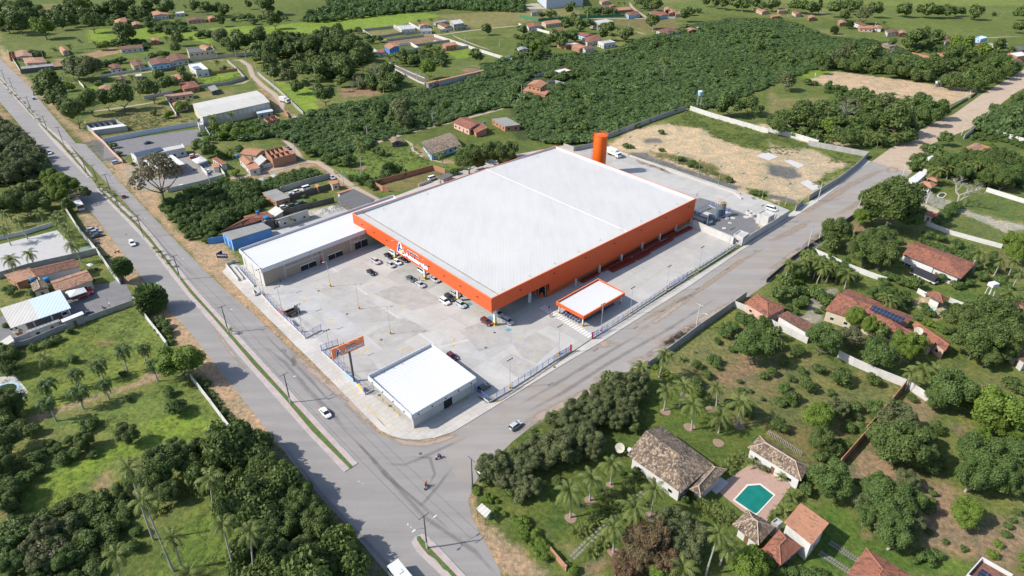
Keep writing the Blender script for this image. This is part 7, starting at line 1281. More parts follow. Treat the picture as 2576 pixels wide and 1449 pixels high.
cpl = GT('20',30,1045); m = [(cpl[0] + 3.7*math.cos(a), cpl[1] + 3.9*math.sin(a)) for a in np.linspace(0,6.283,15)[:-1]]; t = Thing('swimming_pool', 'abandoned oval pool with pale blue rim and dark water at the left edge', 'swimming pool', V3(cpl)); mm = MB(); q = [np.array(p) for p in m]; iq = [p + (cpl - p)/np.linalg.norm(cpl - p)*.5 for p in q]; n = 14; mm.add([V3(p,.12) for p in q] + [V3(p,.12) for p in iq] + [V3(p,0) for p in q],[(i,(i + 1) % n, n + (i + 1) % n, n + i) for i in range(n)] + [(2*n + i,2*n + (i + 1) % n,(i + 1) % n, i) for i in range(n)]); t.part('rim', mm, LBLU); mm = MB(); mm.add([V3(p,.08) for p in iq],[tuple(range(n))]); t.part('water', mm, PW3.m)
# ================================================================ walls and fences
WL = {'w': (WW, 'white rendered'), 'g': (CON, 'grey concrete'), 'p': (CONP, 'pale concrete'), 'b': (BRK, 'bare brick'), 'd': (DKW, 'dark stained'), 'n': (GRNW, 'green sheet metal'), 'c': (CW, 'beige rendered'), 's': (m_paint('bluish_white_wall',(0.46,0.50,0.55),.9,.08,.5), 'pale blue'), 'r': (PW, 'pinkish rendered'), 'x': (BLUW, 'blue painted')}
for k, t_, h, s in (
 ('20', 'w',2.0, '1350,130 1480,320 1690,590'),('20', 'w',2.0, '1930,920 2130,1180 2340,1460'),('20', 'g',1.9, '-40,650 300,570 600,440 900,330 1345,170'),('10', 'w',2.6, '650,650 820,910 990,1110 1150,1340 1215,1415'),('10', 'w',1.8, '-60,980 250,915 540,825'),('10', 'g',2.4, '-60,1370 310,1260 800,1150 1000,1100'),('20', 'w',2.4, '160,570 600,410 850,310'),
 ('00', 's',2.6, '1045,1440 1500,1350 1990,1265'),('00', 'w',2.4, '2040,1260 2120,1390'),('00', 'r',2.0, '860,1250 935,1350 1060,1459'),('10', 'r',1.8, '1060,10 1130,90 1240,195'),('00', 'w',1.6, '1010,780 1400,712 1820,650'),('00', 'p',2.2, '80,528 210,728'),('00', 'd',2.4, '215,745 690,690'),('00', 'p',2.0, '1450,998 1740,938'),('00', 'w',2.0, '1680,1010 1780,1170'),('00', 'b',2.0, '1950,775 2390,712'),
 ('00', 'g',2.2, '2020,890 2300,852 2470,800 2380,700 2290,625'),('00', 'c',2.6, '1935,622 2250,580 2576,552'),('00', 'w',2.0, '800,840 850,890'),('00', 'd',2.2, '1620,725 1830,695'),('01', 'g',2.2, '20,750 250,940 480,1160'),('01', 'g',2.2, '1075,315 1190,392 1490,342 1380,282 1075,315'),('01', 'g',2.0, '1315,418 1690,370'),('01', 'p',2.4, '1790,370 1980,430 2160,492 2400,570 2576,622'),('01', 'g',2.0, '1600,468 1960,418'),('01', 'g',2.2, '1880,516 2150,482'),('01', 'w',2.6, '1182,512 1260,568 1640,506 1555,452 1440,468'),('01', 'p',2.4, '1540,246 1650,302'),('01', 'p',2.4, '1390,272 1500,336'),('01', 'g',2.4, '1500,352 1760,318'),('01', 'w',2.4, '1850,325 2070,286 2140,292'),('01', 'g',2.6, '1695,880 1890,850 2290,730'),('01', 'p',1.2, '1300,655 1640,832 1700,852'),('01', 'p',.6, '1340,635 1560,735 1700,790'),
 ('02', 'n',2.6, '78,172 265,216 560,192'),('02', 'n',2.6, '680,188 1000,172 1130,168'),('02', 'w',2.2, '66,256 320,326 445,360'),('02', 'p',2.0, '1380,182 1640,188'),('02', 'g',2.2, '230,782 385,745'),('02', 'g',2.2, '360,845 430,835 548,872 235,958'),('02', 'g',2.8, '1750,1105 1400,1228 975,1388 760,1449'),('02', 'p',2.8, '1788,1108 2000,1180 2576,1345'),('03', 'p',2.8, '0,1325 300,1400 500,1462'),('13', 'g',2.8, '400,15 1000,130 880,250 700,390 405,570'),('13', 'g',2.8, '345,612 270,680'),('12', 'g',2.6, '520,40 620,75 800,40 950,10'),
 ('13', 'w',2.0, '2190,478 2576,598'),('13', 'w',1.8, '1590,820 1830,910 2080,980 2345,1050'),('13', 'w',2.0, '460,1100 820,1260 1000,1330 1180,1392'),('13', 'd',1.6, '-20,1395 250,1160 400,1050 620,910 860,740'),('22', 'g',2.3, '2350,95 2225,185 1900,410 1600,635 1350,815'),('22', 'p',2.2, '2228,185 2400,255 2576,325'),('23', 'p',2.2, '0,360 60,395 390,560'),('23', 'p',2.6, '700,700 850,780 1100,890 1390,1005 1605,1150'),('23', 'b',2.6, '1385,985 1240,1165 970,1470'),('33', 'b',2.6, '1000,20 860,180 715,345'),('23', 'w',1.8, '1500,50 1580,92'),('23', 'w',1.6, '1820,140 1950,190'),
 ('03', 'p',2.6, '1965,1400 2090,1302 2580,1442'),('03', 'b',2.2, '1440,552 1660,602'),('03', 'p',.8, '1790,872 2110,925'),('03', 'd',1.4, '2035,988 2118,925'),('03', 'd',1.4, '1832,1108 2005,1002'),('03', 'd',2.0, '1440,520 1600,470'),('11', 'g',2.6, '255,485 500,410 745,345'),('11', 'd',2.6, '200,610 520,520 842,425'),('11', 'd',2.4, '180,740 520,650 790,585'),('10', 'p',2.2, '1690,490 2000,420 2265,345'),('11', 'b',2.6, '1178,425 1780,262 1905,300'),('11', 'b',2.6, '1178,425 1280,478 1335,482'),('11', 'p',1.4, '1640,430 1760,385'),('10', 'x',2.6, '2100,1010 2265,985'),('10', 'w',2.0, '2030,260 2090,320'),('11', 'w',2.0, '0,260 170,225'),('10', 'w',2.0, '2230,280 2270,335'),('32', 'b',1.7, '388,1215 545,1400'),('01', 'b',2.0, '285,1130 330,1190'),('13', 'g',2.0, '740,820 860,735')):
 pts = P(k, s); mt, nm = WL[t_]; mid = pts[len(pts) // 2] if len(pts) > 2 else (pts[0] + pts[1])/2
 t = Thing('boundary_wall' if t_ != 'n' else 'sheet_fence', '%s %s @' % (nm, 'garden wall' if h < 2.3 else 'boundary wall') if t_ != 'n' else 'tall green sheet metal fence @', 'wall' if t_ != 'n' else 'fence', V3(mid), 'boundary walls'); m = MB(); strip_mb(pts,.18,0, h, m); t.part('wall', m, mt)
 if t_ in 'gpbw':
  m = MB()
  for i in range(len(pts) - 1):
   L = np.linalg.norm(pts[i + 1] - pts[i]); n = max(1, int(L/5)); dd = (pts[i + 1] - pts[i])/L
   for j in range(n + 1): m.box(V3(pts[i] + dd*L*min(max(j/n,.01),.99)),(.3,.3, h + .06), math.atan2(dd[1], dd[0]), z0=0)
  o = t.part('piers', m, mt)
for s, h in ((((1741,571),(1771,584.5),(1843,615)),3.2),(((1869,618),(1890,604),(1947,569),(1982,546)),3.0)):
 pts = [G(*p) for p in s]; t = Thing('yard_wall', 'pale rendered wall of the service yard %s' % ('between the orange store corner and the small gatehouse' if h > 3.1 else 'along the cross street pavement beyond the small gatehouse'), 'wall', V3(pts[1])); m = MB(); strip_mb(pts,.25,0, h, m); t.part('wall', m, CONP); m = MB(); strip_mb(pts,.35, h + .003,.1, m); t.part('coping', m, CON)
def block(q4, z, label, nm, mat=CONP):
 q = [G(*p, z) for p in q4]; t = Thing(nm, label, 'building', V3(sum(q)/4)); m = MB(); a = q if sum(q[i][0]*q[(i + 1) % 4][1] - q[(i + 1) % 4][0]*q[i][1] for i in range(4)) > 0 else q[::-1]; m.prism([tuple(p) for p in a],.05, z, cap=False); i4 = inset(a,.25); m.add([V3(p, z) for p in a] + [V3(p, z) for p in i4] + [V3(p, z - .4) for p in i4],[(i,(i + 1) % 4,4 + (i + 1) % 4,4 + i) for i in range(4)] + [(4 + i,4 + (i + 1) % 4,8 + (i + 1) % 4,8 + i) for i in range(4)]); t.part('wall', m, mat); m = MB(); m.add([V3(p, z - .38) for p in i4],[(0,1,2,3)]); t.part('roof', m, FLAT); return t, a
g1, a_ = block(((1845.7,589),(1861.6,578.5),(1884.8,586.4),(1870,597.4)),3.7, 'small pale flat-roofed gatehouse at the end of the street fence', 'gatehouse'); openings(g1,[tuple(p) for p in a_],3.5, False)
g2, a_ = block(((1905.5,536.4),(1924.4,526.6),(1949.5,538.2),(1934.2,546.2)),4.4, 'pale concrete substation block with flat roof in the gravel yard', 'substation')
z4 = lambda x, y: (1698 + .12207*x,471.7 + .12207*y)
tr = Thing('treatment_plant', 'grey water treatment tanks with yellow railings inside a blue mesh fence', 'treatment plant', V3(G(*z4(800,680)))); GT_ = m_paint('tank_grey',(0.13,0.16,0.18),.6,.1,1)
for x, y, r, h in ((860,625,1.3,4.2),(745,690,1.4,2.6),(680,760,1.7,1.6),(890,600,1.2,3.6)): m = MB(); m.cyl(G(*z4(x, y)), r,.1, h,16); tr.part('tank', m, GT_)
m = MB(); m.box(V3(G(*z4(955,590))),(2.2,1.6,6.0), HB, z0=.1); tr.part('filter_tower', m, GT_); m = MB(); c = G(*z4(930,595))
for dx_, dy_ in ((-2.3,-1),(-2.3,1.2),(1.5,-1),(1.5,1.2),(-.4,1.2),(-.4,-1)): m.tube([(c[0] + dx_, c[1] + dy_,4.6),(c[0] + dx_, c[1] + dy_,7.2)],.07,4)
for z in (6.2,7.2): m.tube([(c[0] + a, c[1] + b, z) for a, b in ((-2.3,-1),(1.5,-1),(1.5,1.2),(-2.3,1.2),(-2.3,-1))],.07,4)
tr.part('yellow_railing', m, YELP)
for x, y in ((640,570),(1050,560)): m = MB(); m.box(V3(G(*z4(x, y))),(5,3.2,.25), HB, z0=.1); tr.part('concrete_base', m, SLABP)
m = MB(); m.box(V3(G(*z4(490,690))),(5.5,2.2,1.2), HB - R(90), z0=.1); tr.part('basin', m, CON)
def m_mesh(name, c, a):
 t = NT(name); t.col(c); t.b.inputs['Roughness'].default_value = .5; uv = t.uv(); sp = t.new('SeparateXYZ'); t.ln(uv, sp.inputs[0]); g = []
 for o_, per in ((0,.12),(1,.2)): g.append(t.math('GREATER_THAN', t.math('PINGPONG', sp.outputs[o_], per/2), per/2 - a))
 f = t.math('MAXIMUM', g[0], g[1]); tr_ = t.new('BsdfTransparent'); mx = t.new('MixShader'); t.ln(f, mx.inputs[0]); t.ln(tr_.outputs[0], mx.inputs[1]); t.ln(t.b.outputs[0], mx.inputs[2]); t.ln(mx.outputs[0], t.n['Material Output'].inputs[0]); return t.m
MESH = m_mesh('blue_wire_mesh',(0.10,0.17,0.42),.008)
def fence(k, s, label, h=2.3, wall=.45, step=2.5, gate=False):
 pts = P(k, s) if k != 'z4' else [G(*z4(*[float(a) for a in q.split(',')])) for q in s.split()]; mid = (pts[0] + pts[-1])/2; t = Thing('mesh_fence', label, 'fence', V3(mid), 'blue mesh fences round the store')
 if wall: t.part('plinth', strip_mb(pts,.2,.02, wall + .1), CONP)
 m = MB()
 for i in range(len(pts) - 1):
  a, b = pts[i], pts[i + 1]; m.add([V3(a, wall + .13), V3(b, wall + .13), V3(b, h), V3(a, h)],[(0,1,2,3)])
 t.part('mesh', m, MESH); cum = [0]
 for i in range(1, len(pts)): cum.append(cum[-1] + np.linalg.norm(pts[i] - pts[i - 1]))
 n = max(1, int(round(cum[-1]/step))); arr = np.array(pts)
 for j in range(n + 1): s_ = cum[-1]*j/n; p = np.array([np.interp(s_, cum, arr[:,0]), np.interp(s_, cum, arr[:,1])]); m = MB(); m.box(V3(p),(.09,.09, h + .25), HB, z0=.05); t.part('post', m, BPOST)
 m = MB(); m.tube([V3(p, h) for p in pts],.035,4); t.part('top_rail', m, BPOST)
 return t
fence('22', '800,520 1180,290 1550,45 1760,-90', 'blue mesh fence on low wall from the entrance gate along the cross street'); fence('22', '0,1020 210,885 420,745 600,640', 'blue mesh fence on low wall between the corner shop and the street entrance'); fence('12', '1580,1449 1870,1290 2160,1105 2320,990', 'upper stretch of blue mesh fence along the cross street up to the gatehouse')
fence('21', '50,60 200,230 350,370 500,515', 'blue mesh fence with red and white banners along the avenue above the car entrance'); fence('21', '500,515 660,430', 'short blue mesh fence turning in at the car entrance by the avenue'); fence('21', '660,640 830,580', 'short blue mesh fence leading to the pylon sign at the avenue entrance', step=2)
fence('21', '665,650 830,800 1000,960 1100,1080', 'blue mesh fence with banners along the avenue beside the pylon sign'); fence('21', '1100,1080 1185,1035', 'short blue mesh fence beside the white corner shop', step=2); fence('21', '2170,1030 2345,1160', 'blue mesh fence at the right end of the corner shop'); fence('21', '2345,1160 2576,1030', 'blue mesh fence on low wall between the corner shop corner and the lamp post')
fence('z4', '410,560 690,430', 'blue mesh fence on the left side of the treatment plant', wall=.3); fence('z4', '690,370 830,440 1140,530 880,660', 'blue mesh fence around the far side of the treatment plant', wall=.3); fence('10', '2400,1250 2500,1350 2576,1430', 'blue mesh fence in front of the annex end wall above the ramp', wall=.3)
for k, s, c, l in (('21', '215,235 290,300', ORGP, 'orange'),('21', '320,335 385,395', m_paint('pale_banner',(0.6,0.45,0.42),.6,.2,3), 'pink and white'),('21', '895,885 985,965', LBLU, 'light blue'),('21', '1030,1010 1085,1055', YELP, 'yellow'),('22', '560,1000 620,990', LBLU, 'x')):
 if l == 'x': continue
 pts = P(k, s); single('fence_banner', strip_mb(pts,.04,.7,1.1), c, label='%s advertising banner tied to the blue avenue fence' % l, cat='banner', loc=V3((pts[0] + pts[1])/2,.7))
for k, s, l in (('22', '430,725 580,640', 'blue sliding gate with red end post at the left side of the street entrance'),('22', '800,512 955,430', 'blue sliding gate with red end post at the right side of the street entrance')):
 pts = P(k, s); t = Thing('sliding_gate', l, 'gate', V3((pts[0] + pts[1])/2)); d = nrm2(pts[1] - pts[0]); n = np.array([d[1],-d[0]])*.3; a, b = pts[0] + n, pts[1] + n; m = MB()
 for z in (.3,1.2,2.2): m.tube([V3(a, z), V3(b, z)],.06,4)
 L = np.linalg.norm(b - a)
 for i in range(9): p = a + d*L*i/8; m.tube([V3(p,.2), V3(p,2.3)],.05,4)
 t.part('frame', m, BPOST); e = b if '580' in s else a; m = MB(); m.box(V3(e),(.35,.35,2.6), HB, z0=.05); t.part('end_post', m, m_paint('fire_red',(0.45,0.02,0.015)))
rm = Thing('entrance_ramp', 'concrete ramp with parallel low walls in front of the annex end', 'ramp', V3(GT('10',2400,1350)))
for s in ('340,850 460,800', '340,850 500,1050', '430,870 560,1030', '500,900 700,1130', '690,1170 770,1210', '690,1170 710,1240', '710,1245 780,1215'):
 pts = [G(*z1F(*[float(a) for a in q.split(',')])) for q in s.split()]; rm.part('low_wall', strip_mb(pts,.25,.02,1.1 if '340' in s else .9), CONP)
for k, s, l in (('01', '1440,690 1730,790', 'wooden post fence beside the paved drive'),('01', '1960,580 2080,640 2240,690', 'wooden post fence curving through the paddock'),('33', '0,20 140,110 330,240', 'row of old wooden fence posts behind the pool house'),('01', '1560,760 1860,770 2060,700', 'wooden post fence along the paddock lawn')):
 pts = P(k, s); t = Thing('post_fence', l, 'fence', V3(pts[0])); m = MB(); arr = resample(pts,22)
 for p in arr: m.box(V3(p),(.14,.14,1.3),.3, z0=0)
 t.part('posts', m, PBARK); m = MB(); m.tube([V3(p,1.1) for p in arr],.02,3); t.part('wire', m, STEEL)
c = GT('01',2150,705); t = Thing('round_pen', 'round wooden horse pen in the paddock', 'pen', V3(c)); m = MB(); t.part('rail', MB().tube([(c[0] + 8*math.cos(a), c[1] + 8*math.sin(a),1.3) for a in np.linspace(0,6.283,25)],.08,4), PBARK)
for i in range(20): a = i*.314; m.box((c[0] + 8*math.cos(a), c[1] + 8*math.sin(a),0),(.15,.15,1.4), a, z0=0)
t.part('posts', m, PBARK)
for k, a, b in (('03',(472,790),(468,735)),('03',(1985,965),(2040,945))):
 a, b = GT(k,*a), GT(k,*b); d = nrm2(b - a)*7.3; t = Thing('goal', 'white football goal frame at the %s end of the sandy pitch' % ('woodland' if a[0] < 270 else 'dirt road'), 'football goal', V3(a)); m = MB(); m.tube([V3(a,0), V3(a,2.4), V3(a + d,2.4), V3(a + d,0)],.12,5); t.part('frame', m, WSLAB)
for s in ('470,790 560,806 700,768', '1810,1060 2040,945'): single('pitch_line', strip_mb(P('03', s),.25,.03), WHT, kind='structure')
# ================================================================ vehicles
CARC = {}
COLN = dict(white=(0.72,0.72,0.72), silver=(0.42,0.44,0.46), black=(0.015,0.016,0.02), grey=(0.16,0.17,0.18), red=(0.35,0.02,0.015), maroon=(0.13,0.02,0.025), blue=(0.05,0.11,0.24), green=(0.06,0.10,0.10), dark=(0.03,0.035,0.05), faded=(0.40,0.16,0.14), beige=(0.45,0.42,0.36))
def m_car(c):
 n = 'car_paint_' + c
 if n in MATS: return MATS[n]
 t = NT(n); t.col(COLN[c]); t.b.inputs['Roughness'].default_value = .28; t.b.inputs['Specular IOR Level'].default_value = .5; t.b.inputs['Coat Weight'].default_value = .4; MATS[n] = t.m; return t.m
HL = m_paint('headlight_glass',(0.6,0.62,0.65),.2,.02,2); TL = m_paint('tail_light_red',(0.35,0.01,0.01),.3,.02,2); RIM = m_paint('wheel_rim',(0.35,0.36,0.37),.4,.05,2)
PROF = { # length, width, body height, roof height, cabin: rear base, rear top, front top, front base
 'hatch': (3.95,1.68,.92,1.48,-1.85,-1.55,.25,1.05), 'sedan': (4.45,1.75,.92,1.44,-1.55,-.85,.45,1.25), 'suv': (4.35,1.82,1.05,1.66,-2.05,-1.75,.45,1.15), 'pickup': (5.0,1.8,1.05,1.7,-.55,-.4,.75,1.35), 'van': (4.6,1.85,1.05,1.95,-2.22,-2.1,1.0,1.75)}
def make_car(kind, color):
 L, W, hb, hr, rb, rt_, ft, fb = PROF[kind]; paint = m_car(color)
 th = Thing('parked_car', 'x', 'car',(0,0,0)); m = MB()
 st_ = [(-L/2,.42,.70,.80),(-L/2 + .12,.28,.88,.92),(-L/2 + .7,.24,.95,1),(-.2,.22,1,1),(L/2 - 1.1,.24,.98,1),(L/2 - .35,.26,.84,.96),(L/2,.38,.62,.82)]
 rings = []
 for x, zb, hf_, wf in st_:
  w = W/2*wf; zt = hb*hf_; rings.append([(x,-w*.92, zb),(x,-w, zb + .15),(x,-w, zt*.72),(x,-w*.90, zt),(x, w*.90, zt),(x, w, zt*.72),(x, w, zb + .15),(x, w*.92, zb)])
 vs = [p for r_ in rings for p in r_]; n = 8; fs = []
 for i in range(len(rings) - 1):
  for j in range(n): a, b = i*n + j, i*n + (j + 1) % n; fs.append((a, b, b + n, a + n))
 fs += [tuple(range(n))[::-1], tuple(range((len(rings) - 1)*n, len(rings)*n))]; m.add(vs,[f[::-1] for f in fs]); th.part('body', m, paint)
 w0, w1 = W/2*.88, W/2*.72; zb = hb*.97; C8 = [(rb,-w0, zb),(fb,-w0, zb),(fb, w0, zb),(rb, w0, zb),(rt_,-w1, hr - .06),(ft,-w1, hr - .06),(ft, w1, hr - .06),(rt_, w1, hr - .06)]
 m = MB(); m.add(C8,[(0,1,5,4),(1,2,6,5),(2,3,7,6),(3,0,4,7)]); th.part('windows', m, GLS)
 m = MB(); e = .03; R8 = [(rt_ - e,-w1 - e, hr - .07),(ft + e,-w1 - e, hr - .07),(ft + e, w1 + e, hr - .07),(rt_ - e, w1 + e, hr - .07)]; m.add(R8 + [(x*.96 if abs(x) > .1 else x, y*.93, hr) for x, y, z in R8],[(4,5,6,7),(0,1,5,4),(1,2,6,5),(2,3,7,6),(3,0,4,7),(3,2,1,0)])
 xm = (rt_ + ft)/2 - .1
 for sy in (-1,1):
  for xa, xb in ((rt_ + .02, rb + .05),(xm, xm - .05),(ft - .02, fb - .08)): m.tube([(xa, sy*(w1 + .01), hr - .05),(xb, sy*(w0 + .01), zb)],.045,4)
 th.part('roof', m, paint)
 if kind == 'pickup': m = MB(); m.box((-1.5,0,0),(1.75,1.5,.05), z0=hb + .01); th.part('load_bed', m, BLK)
 for x in (-L*.31, L*.31):
  for y in (-W/2 + .08, W/2 - .08):
   m = MB(); m.tube([(x, y - .1,.33),(x, y + .1,.33)],.33,12); w = th.part('wheel', m, BLK); m = MB(); s = 1 if y > 0 else -1; m.tube([(x, y + s*.09,.33),(x, y + s*.115,.33)],.2,8); th.part('rim', m, RIM, w)
 for y in (-W*.34, W*.34): m = MB(); m.box((L/2 - .08, y,0),(.16,.34,.14), z0=.6); th.part('headlight', m, HL); m = MB(); m.box((-L/2 + .07, y*1.05,0),(.14,.28,.16), z0=.68); th.part('tail_light', m, TL)
 return th.o
def heading_at(u, v, du, dv): a, b = G(u, v), G(u + du, v + dv); return math.atan2(b[1] - a[1], b[0] - a[0])
HA = math.atan2(*(G(800,1090) - G(500,745))[::-1])      # down the avenue, towards the camera
HBk = math.atan2(*(G(1700,745) - G(1438,904))[::-1])    # up the cross street
def car(k, x, y, kind, color, hd, label, name='parked_car', cat='car', group='cars'):
 u, v = T(k, x, y); p = G(u, v + 1.5); key = (kind, color)
 if key not in CARC: o = make_car(kind, color); CARC[key] = o
 else: o = copy_tree(CARC[key])
 o.name = name if name != 'parked_car' else 'parked_car'; o.location = (p[0], p[1],.12 if k in ('11', '21', '22', '12') and hd is not None and 'road' not in label else .03); o.rotation_euler = (0,0, hd)
 props(o, label, cat, group); return o
D = R(180)
for a in (('21',700,1265, 'sedan', 'white', HA, 'white sedan driving along the avenue road below the pylon sign', 'moving_car'),('31',70,-35, 'hatch', 'silver', HBk + .1, 'x', 'skip'),
 ('22',35,1395, 'hatch', 'silver', HBk + .05, 'silver hatchback driving on the cross street road past the corner shop', 'moving_car'),('10',1335,1008, 'suv', 'white', HA, 'white compact car driving on the far carriageway road of the avenue', 'moving_car'),('10',500,90, 'pickup', 'white', HA, 'white pickup driving in the tree shade on the far carriageway road', 'moving_car'),
 ('00',340,993, 'hatch', 'silver', HA + D, 'small silver car driving at the far end of the avenue road', 'moving_car'),('10',1240,530, 'hatch', 'faded', HA + D, 'faded red car driving on the near carriageway road beside the airy tree', 'moving_car'),('10',1175,190, 'suv', 'silver', HBk, 'silver car parked on the sandy verge by the filling station'),
 ('10',930,868, 'hatch', 'silver', HBk, 'silver car parked on the sandy verge, uppermost of the row of three'),('10',970,892, 'hatch', 'silver', HBk, 'silver car parked on the sandy verge, middle of the row of three'),('10',985,928, 'sedan', 'dark', HBk, 'black car parked on the sandy verge, lowest of the row of three'),
 ('10',1950,122, 'hatch', 'white', HBk, 'white car next to the red one at the filling station'),('10',1955,140, 'hatch', 'red', HBk, 'red car half under the white tent at the filling station'),('10',2060,225, 'hatch', 'blue', HBk, 'grey-blue car in front of the white tent at the filling station'),('10',2100,278, 'sedan', 'white', HBk + R(60), 'white car beside the pale wall at the filling station'),('10',1845,432, 'hatch', 'white', HBk, 'white car by the long pale wall below the airy tree'),('00',1495,1440, 'sedan', 'dark', HBk, 'dark covered car on the grey yard above the filling station'),
 ('20',912,38, 'hatch', 'red', HA, 'bright red car on the grey yard beside the white tent'),('20',835,85, 'hatch', 'red', HBk, 'red car under the white tent on the grey yard'),('20',660,272, 'hatch', 'white', HA, 'white car behind the small white shed roof on the grey yard'),('20',892,272, 'pickup', 'dark', HA, 'dark pickup between the small shed and the yard wall'),
 ('11',1335,1135, 'sedan', 'black', HA, 'black sedan parked left of the yellow column foot in the store car park'),('11',1385,1105, 'suv', 'white', HA, 'white car parked behind the black sedan at the store canopy'),('11',1495,1170, 'sedan', 'black', HA, 'black car parked under the canopy edge below the sign emblem'),('11',1425,1198, 'hatch', 'white', HA, 'white hatchback next to the black car under the sign emblem'),('11',1360,1225, 'hatch', 'silver', HA, 'silver hatchback beside the white hatchback in the store car park'),('11',1210,1190, 'suv', 'silver', HA, 'silver estate car standing apart left of the parked group'),('11',1160,1300, 'sedan', 'black', HA, 'black car standing alone with open door in the middle of the store car park'),
 ('11',1680,1290, 'van', 'white', HA, 'white passenger van parked beside the second yellow column foot'),('11',1560,1365, 'sedan', 'green', HA, 'dark green car with open boot beside shoppers in the store car park'),('11',1655,1422, 'sedan', 'silver', HA, 'silver car parked below the dark green car with open boot'),('11',1800,1372, 'sedan', 'silver', HA, 'silver car parked right of the second yellow column foot'),
 ('21',1900,145, 'suv', 'white', HA, 'white car at the left of the group by the third yellow column foot'),('21',1950,108, 'suv', 'dark', HA, 'large black car in the middle of the group by the third yellow column foot'),('21',2010,70, 'hatch', 'silver', HA, 'silver car behind the third yellow column foot'),('21',2065,178, 'suv', 'silver', HA, 'silver car below the third yellow column foot next to the blue bay'),
 ('21',2318,352, 'suv', 'maroon', HA, 'dark red car parked left of the nearest yellow column foot'),('21',2435,268, 'suv', 'silver', HA, 'silver car half hidden behind the nearest yellow column foot'),('21',2535,345, 'suv', 'silver', HA, 'silver car right of the nearest yellow column foot'),('21',2295,1010, 'hatch', 'green', HBk, 'old dark green car in the shade right of the corner shop'),('21',1975,700, 'hatch', 'maroon', HA, 'dark red car half hidden behind the corner shop roof'),
 ('11',338,512, 'hatch', 'silver', HA + D, 'silver car at the left end of the walled car yard'),('11',418,485, 'hatch', 'white', HBk, 'white car in the middle of the walled car yard'),('11',515,452, 'van', 'white', HBk, 'white ambulance van in the walled car yard'),('11',560,488, 'hatch', 'white', HBk, 'white car close to the ivy wall of the walled car yard'),('11',285,642, 'hatch', 'white', HBk, 'white wreck at the left end of the overgrown car yard'),('11',368,625, 'hatch', 'green', HBk, 'grey-green wreck in the overgrown car yard'),('11',455,600, 'sedan', 'green', HBk, 'dark wreck overgrown by creepers in the overgrown car yard'),('11',770,345, 'hatch', 'silver', HA, 'pale car parked on the lane behind the walled car yard'),('11',318,45, 'sedan', 'grey', HA + D, 'grey car parked behind the brick building shell'),
 ('11',1775,352, 'van', 'white', HBk, 'white van parked inside the brick walled plot'),('00',1498,168, 'hatch', 'white', HBk, 'white car in front of the white villa at the top'),('01',1680,292, 'pickup', 'white', HBk, 'white pickup in the yard beside the small orange roof at the top'),('01',1920,318, 'hatch', 'grey', HBk, 'grey car on the sandy road in front of the long white wall at the top'),('03',705,880, 'hatch', 'white', HBk + R(20), 'white car on the near side of the sandy football pitch')):
 nm = a[7] if len(a) > 7 else 'parked_car'
 if nm == 'skip': continue
 car(*a[:7], name=nm)
def boxveh(k, x, y, hd, label, name, cat, parts, z=.05):
 p = GT(k, x, y); t = Thing(name, label, cat,(0,0,0))
 for nm, c, s, z0, mt, par in parts:
  m = MB(); m.box((c[0], c[1],0), s, z0=z0); t.part(nm, m, mt)
 t.o.location = V3(p, z); t.o.rotation_euler = (0,0, hd); return t
def wheels(t, xs, W, r=.48):
 for x in xs:
  for y in (-W/2 + .12, W/2 - .12): m = MB(); m.tube([(x, y - .13, r),(x, y + .13, r)], r,12); t.part('wheel', m, BLK)
CP_ = m_car('white')
t = boxveh('12',1030,125, math.atan2(*(GT('12',1110,180) - GT('12',960,110))[::-1]), 'white box lorry parked beside the orange water tank tower', 'lorry', 'lorry',(('box',(-1.4,0),(6.8,2.5,2.7),1.05, WSLAB,0),('cab',(3.1,0),(1.7,2.4,2.3),.55, CP_,0),('windscreen',(3.93,0),(.1,2.1,.9),1.75, GLS,0),('side_window',(3.3,0),(.8,2.46,.7),1.8, GLS,0),('chassis',(-.8,0),(8.4,1.6,.4),.6, BLK,0),('logo_panel',(-.5,-1.26),(2.4,.05,.9),2.2, YELP,0)),.1); wheels(t,(3.0,-2.4,-3.6),2.4)
m = MB();
for cx, L, R_ in ((0,0,0),): pass
bt = boxveh('31',1535,1590, HA + D, 'white bus driving at the bottom edge of the picture, seen mostly by its roof', 'bus', 'bus',(('body',(0,0),(10.5,2.5,2.5),.45, WSLAB,0),('windows',(.1,0),(10.2,2.54,.8),1.7, GLS,0),('windscreen',(5.24,0),(.1,2.3,1.2),1.5, GLS,0),('roof_hatch',(2.5,0),(.9,.9,.15),2.95, WSLAB,0),('roof_hatch',(-2.5,0),(.9,.9,.15),2.95, WSLAB,0))); wheels(bt,(3.4,-3.2),2.5,.5)
t = boxveh('10',805,645, HA, 'white bus parked on the sandy verge under the leafless tree', 'bus', 'bus',(('body',(0,0),(9.0,2.5,2.5),.45, WSLAB,0),('windows',(.1,0),(8.7,2.54,.8),1.7, GLS,0),('windscreen',(4.49,0),(.1,2.3,1.3),1.4, GLS,0))); wheels(t,(3.0,-3.0),2.5,.5)
t = boxveh('01',290,1030, HA + .2, 'white lorry parked on the unpaved lane by the warehouse', 'lorry', 'lorry',(('box',(-1.2,0),(6.0,2.4,2.4),1.0, WSLAB,0),('cab',(3.2,0),(1.8,2.3,2.2),.5, CP_,0),('windscreen',(4.08,0),(.1,2.0,.9),1.6, GLS,0),('side_window',(3.4,0),(.8,2.36,.7),1.7, GLS,0))); wheels(t,(3.0,-2.6),2.4)
LH = math.atan2(*(GT('13',1700,1330) - GT('13',1380,1190))[::-1])
t = boxveh('13',1500,1255, LH, 'white box lorry body parked against the red tiled house', 'lorry', 'lorry',(('box',(0,0),(11.0,2.5,2.6),.9, WSLAB,0),('chassis',(0,0),(10.5,1.6,.4),.5, BLK,0))); wheels(t,(-3.5,-2.4,3.8),2.4)
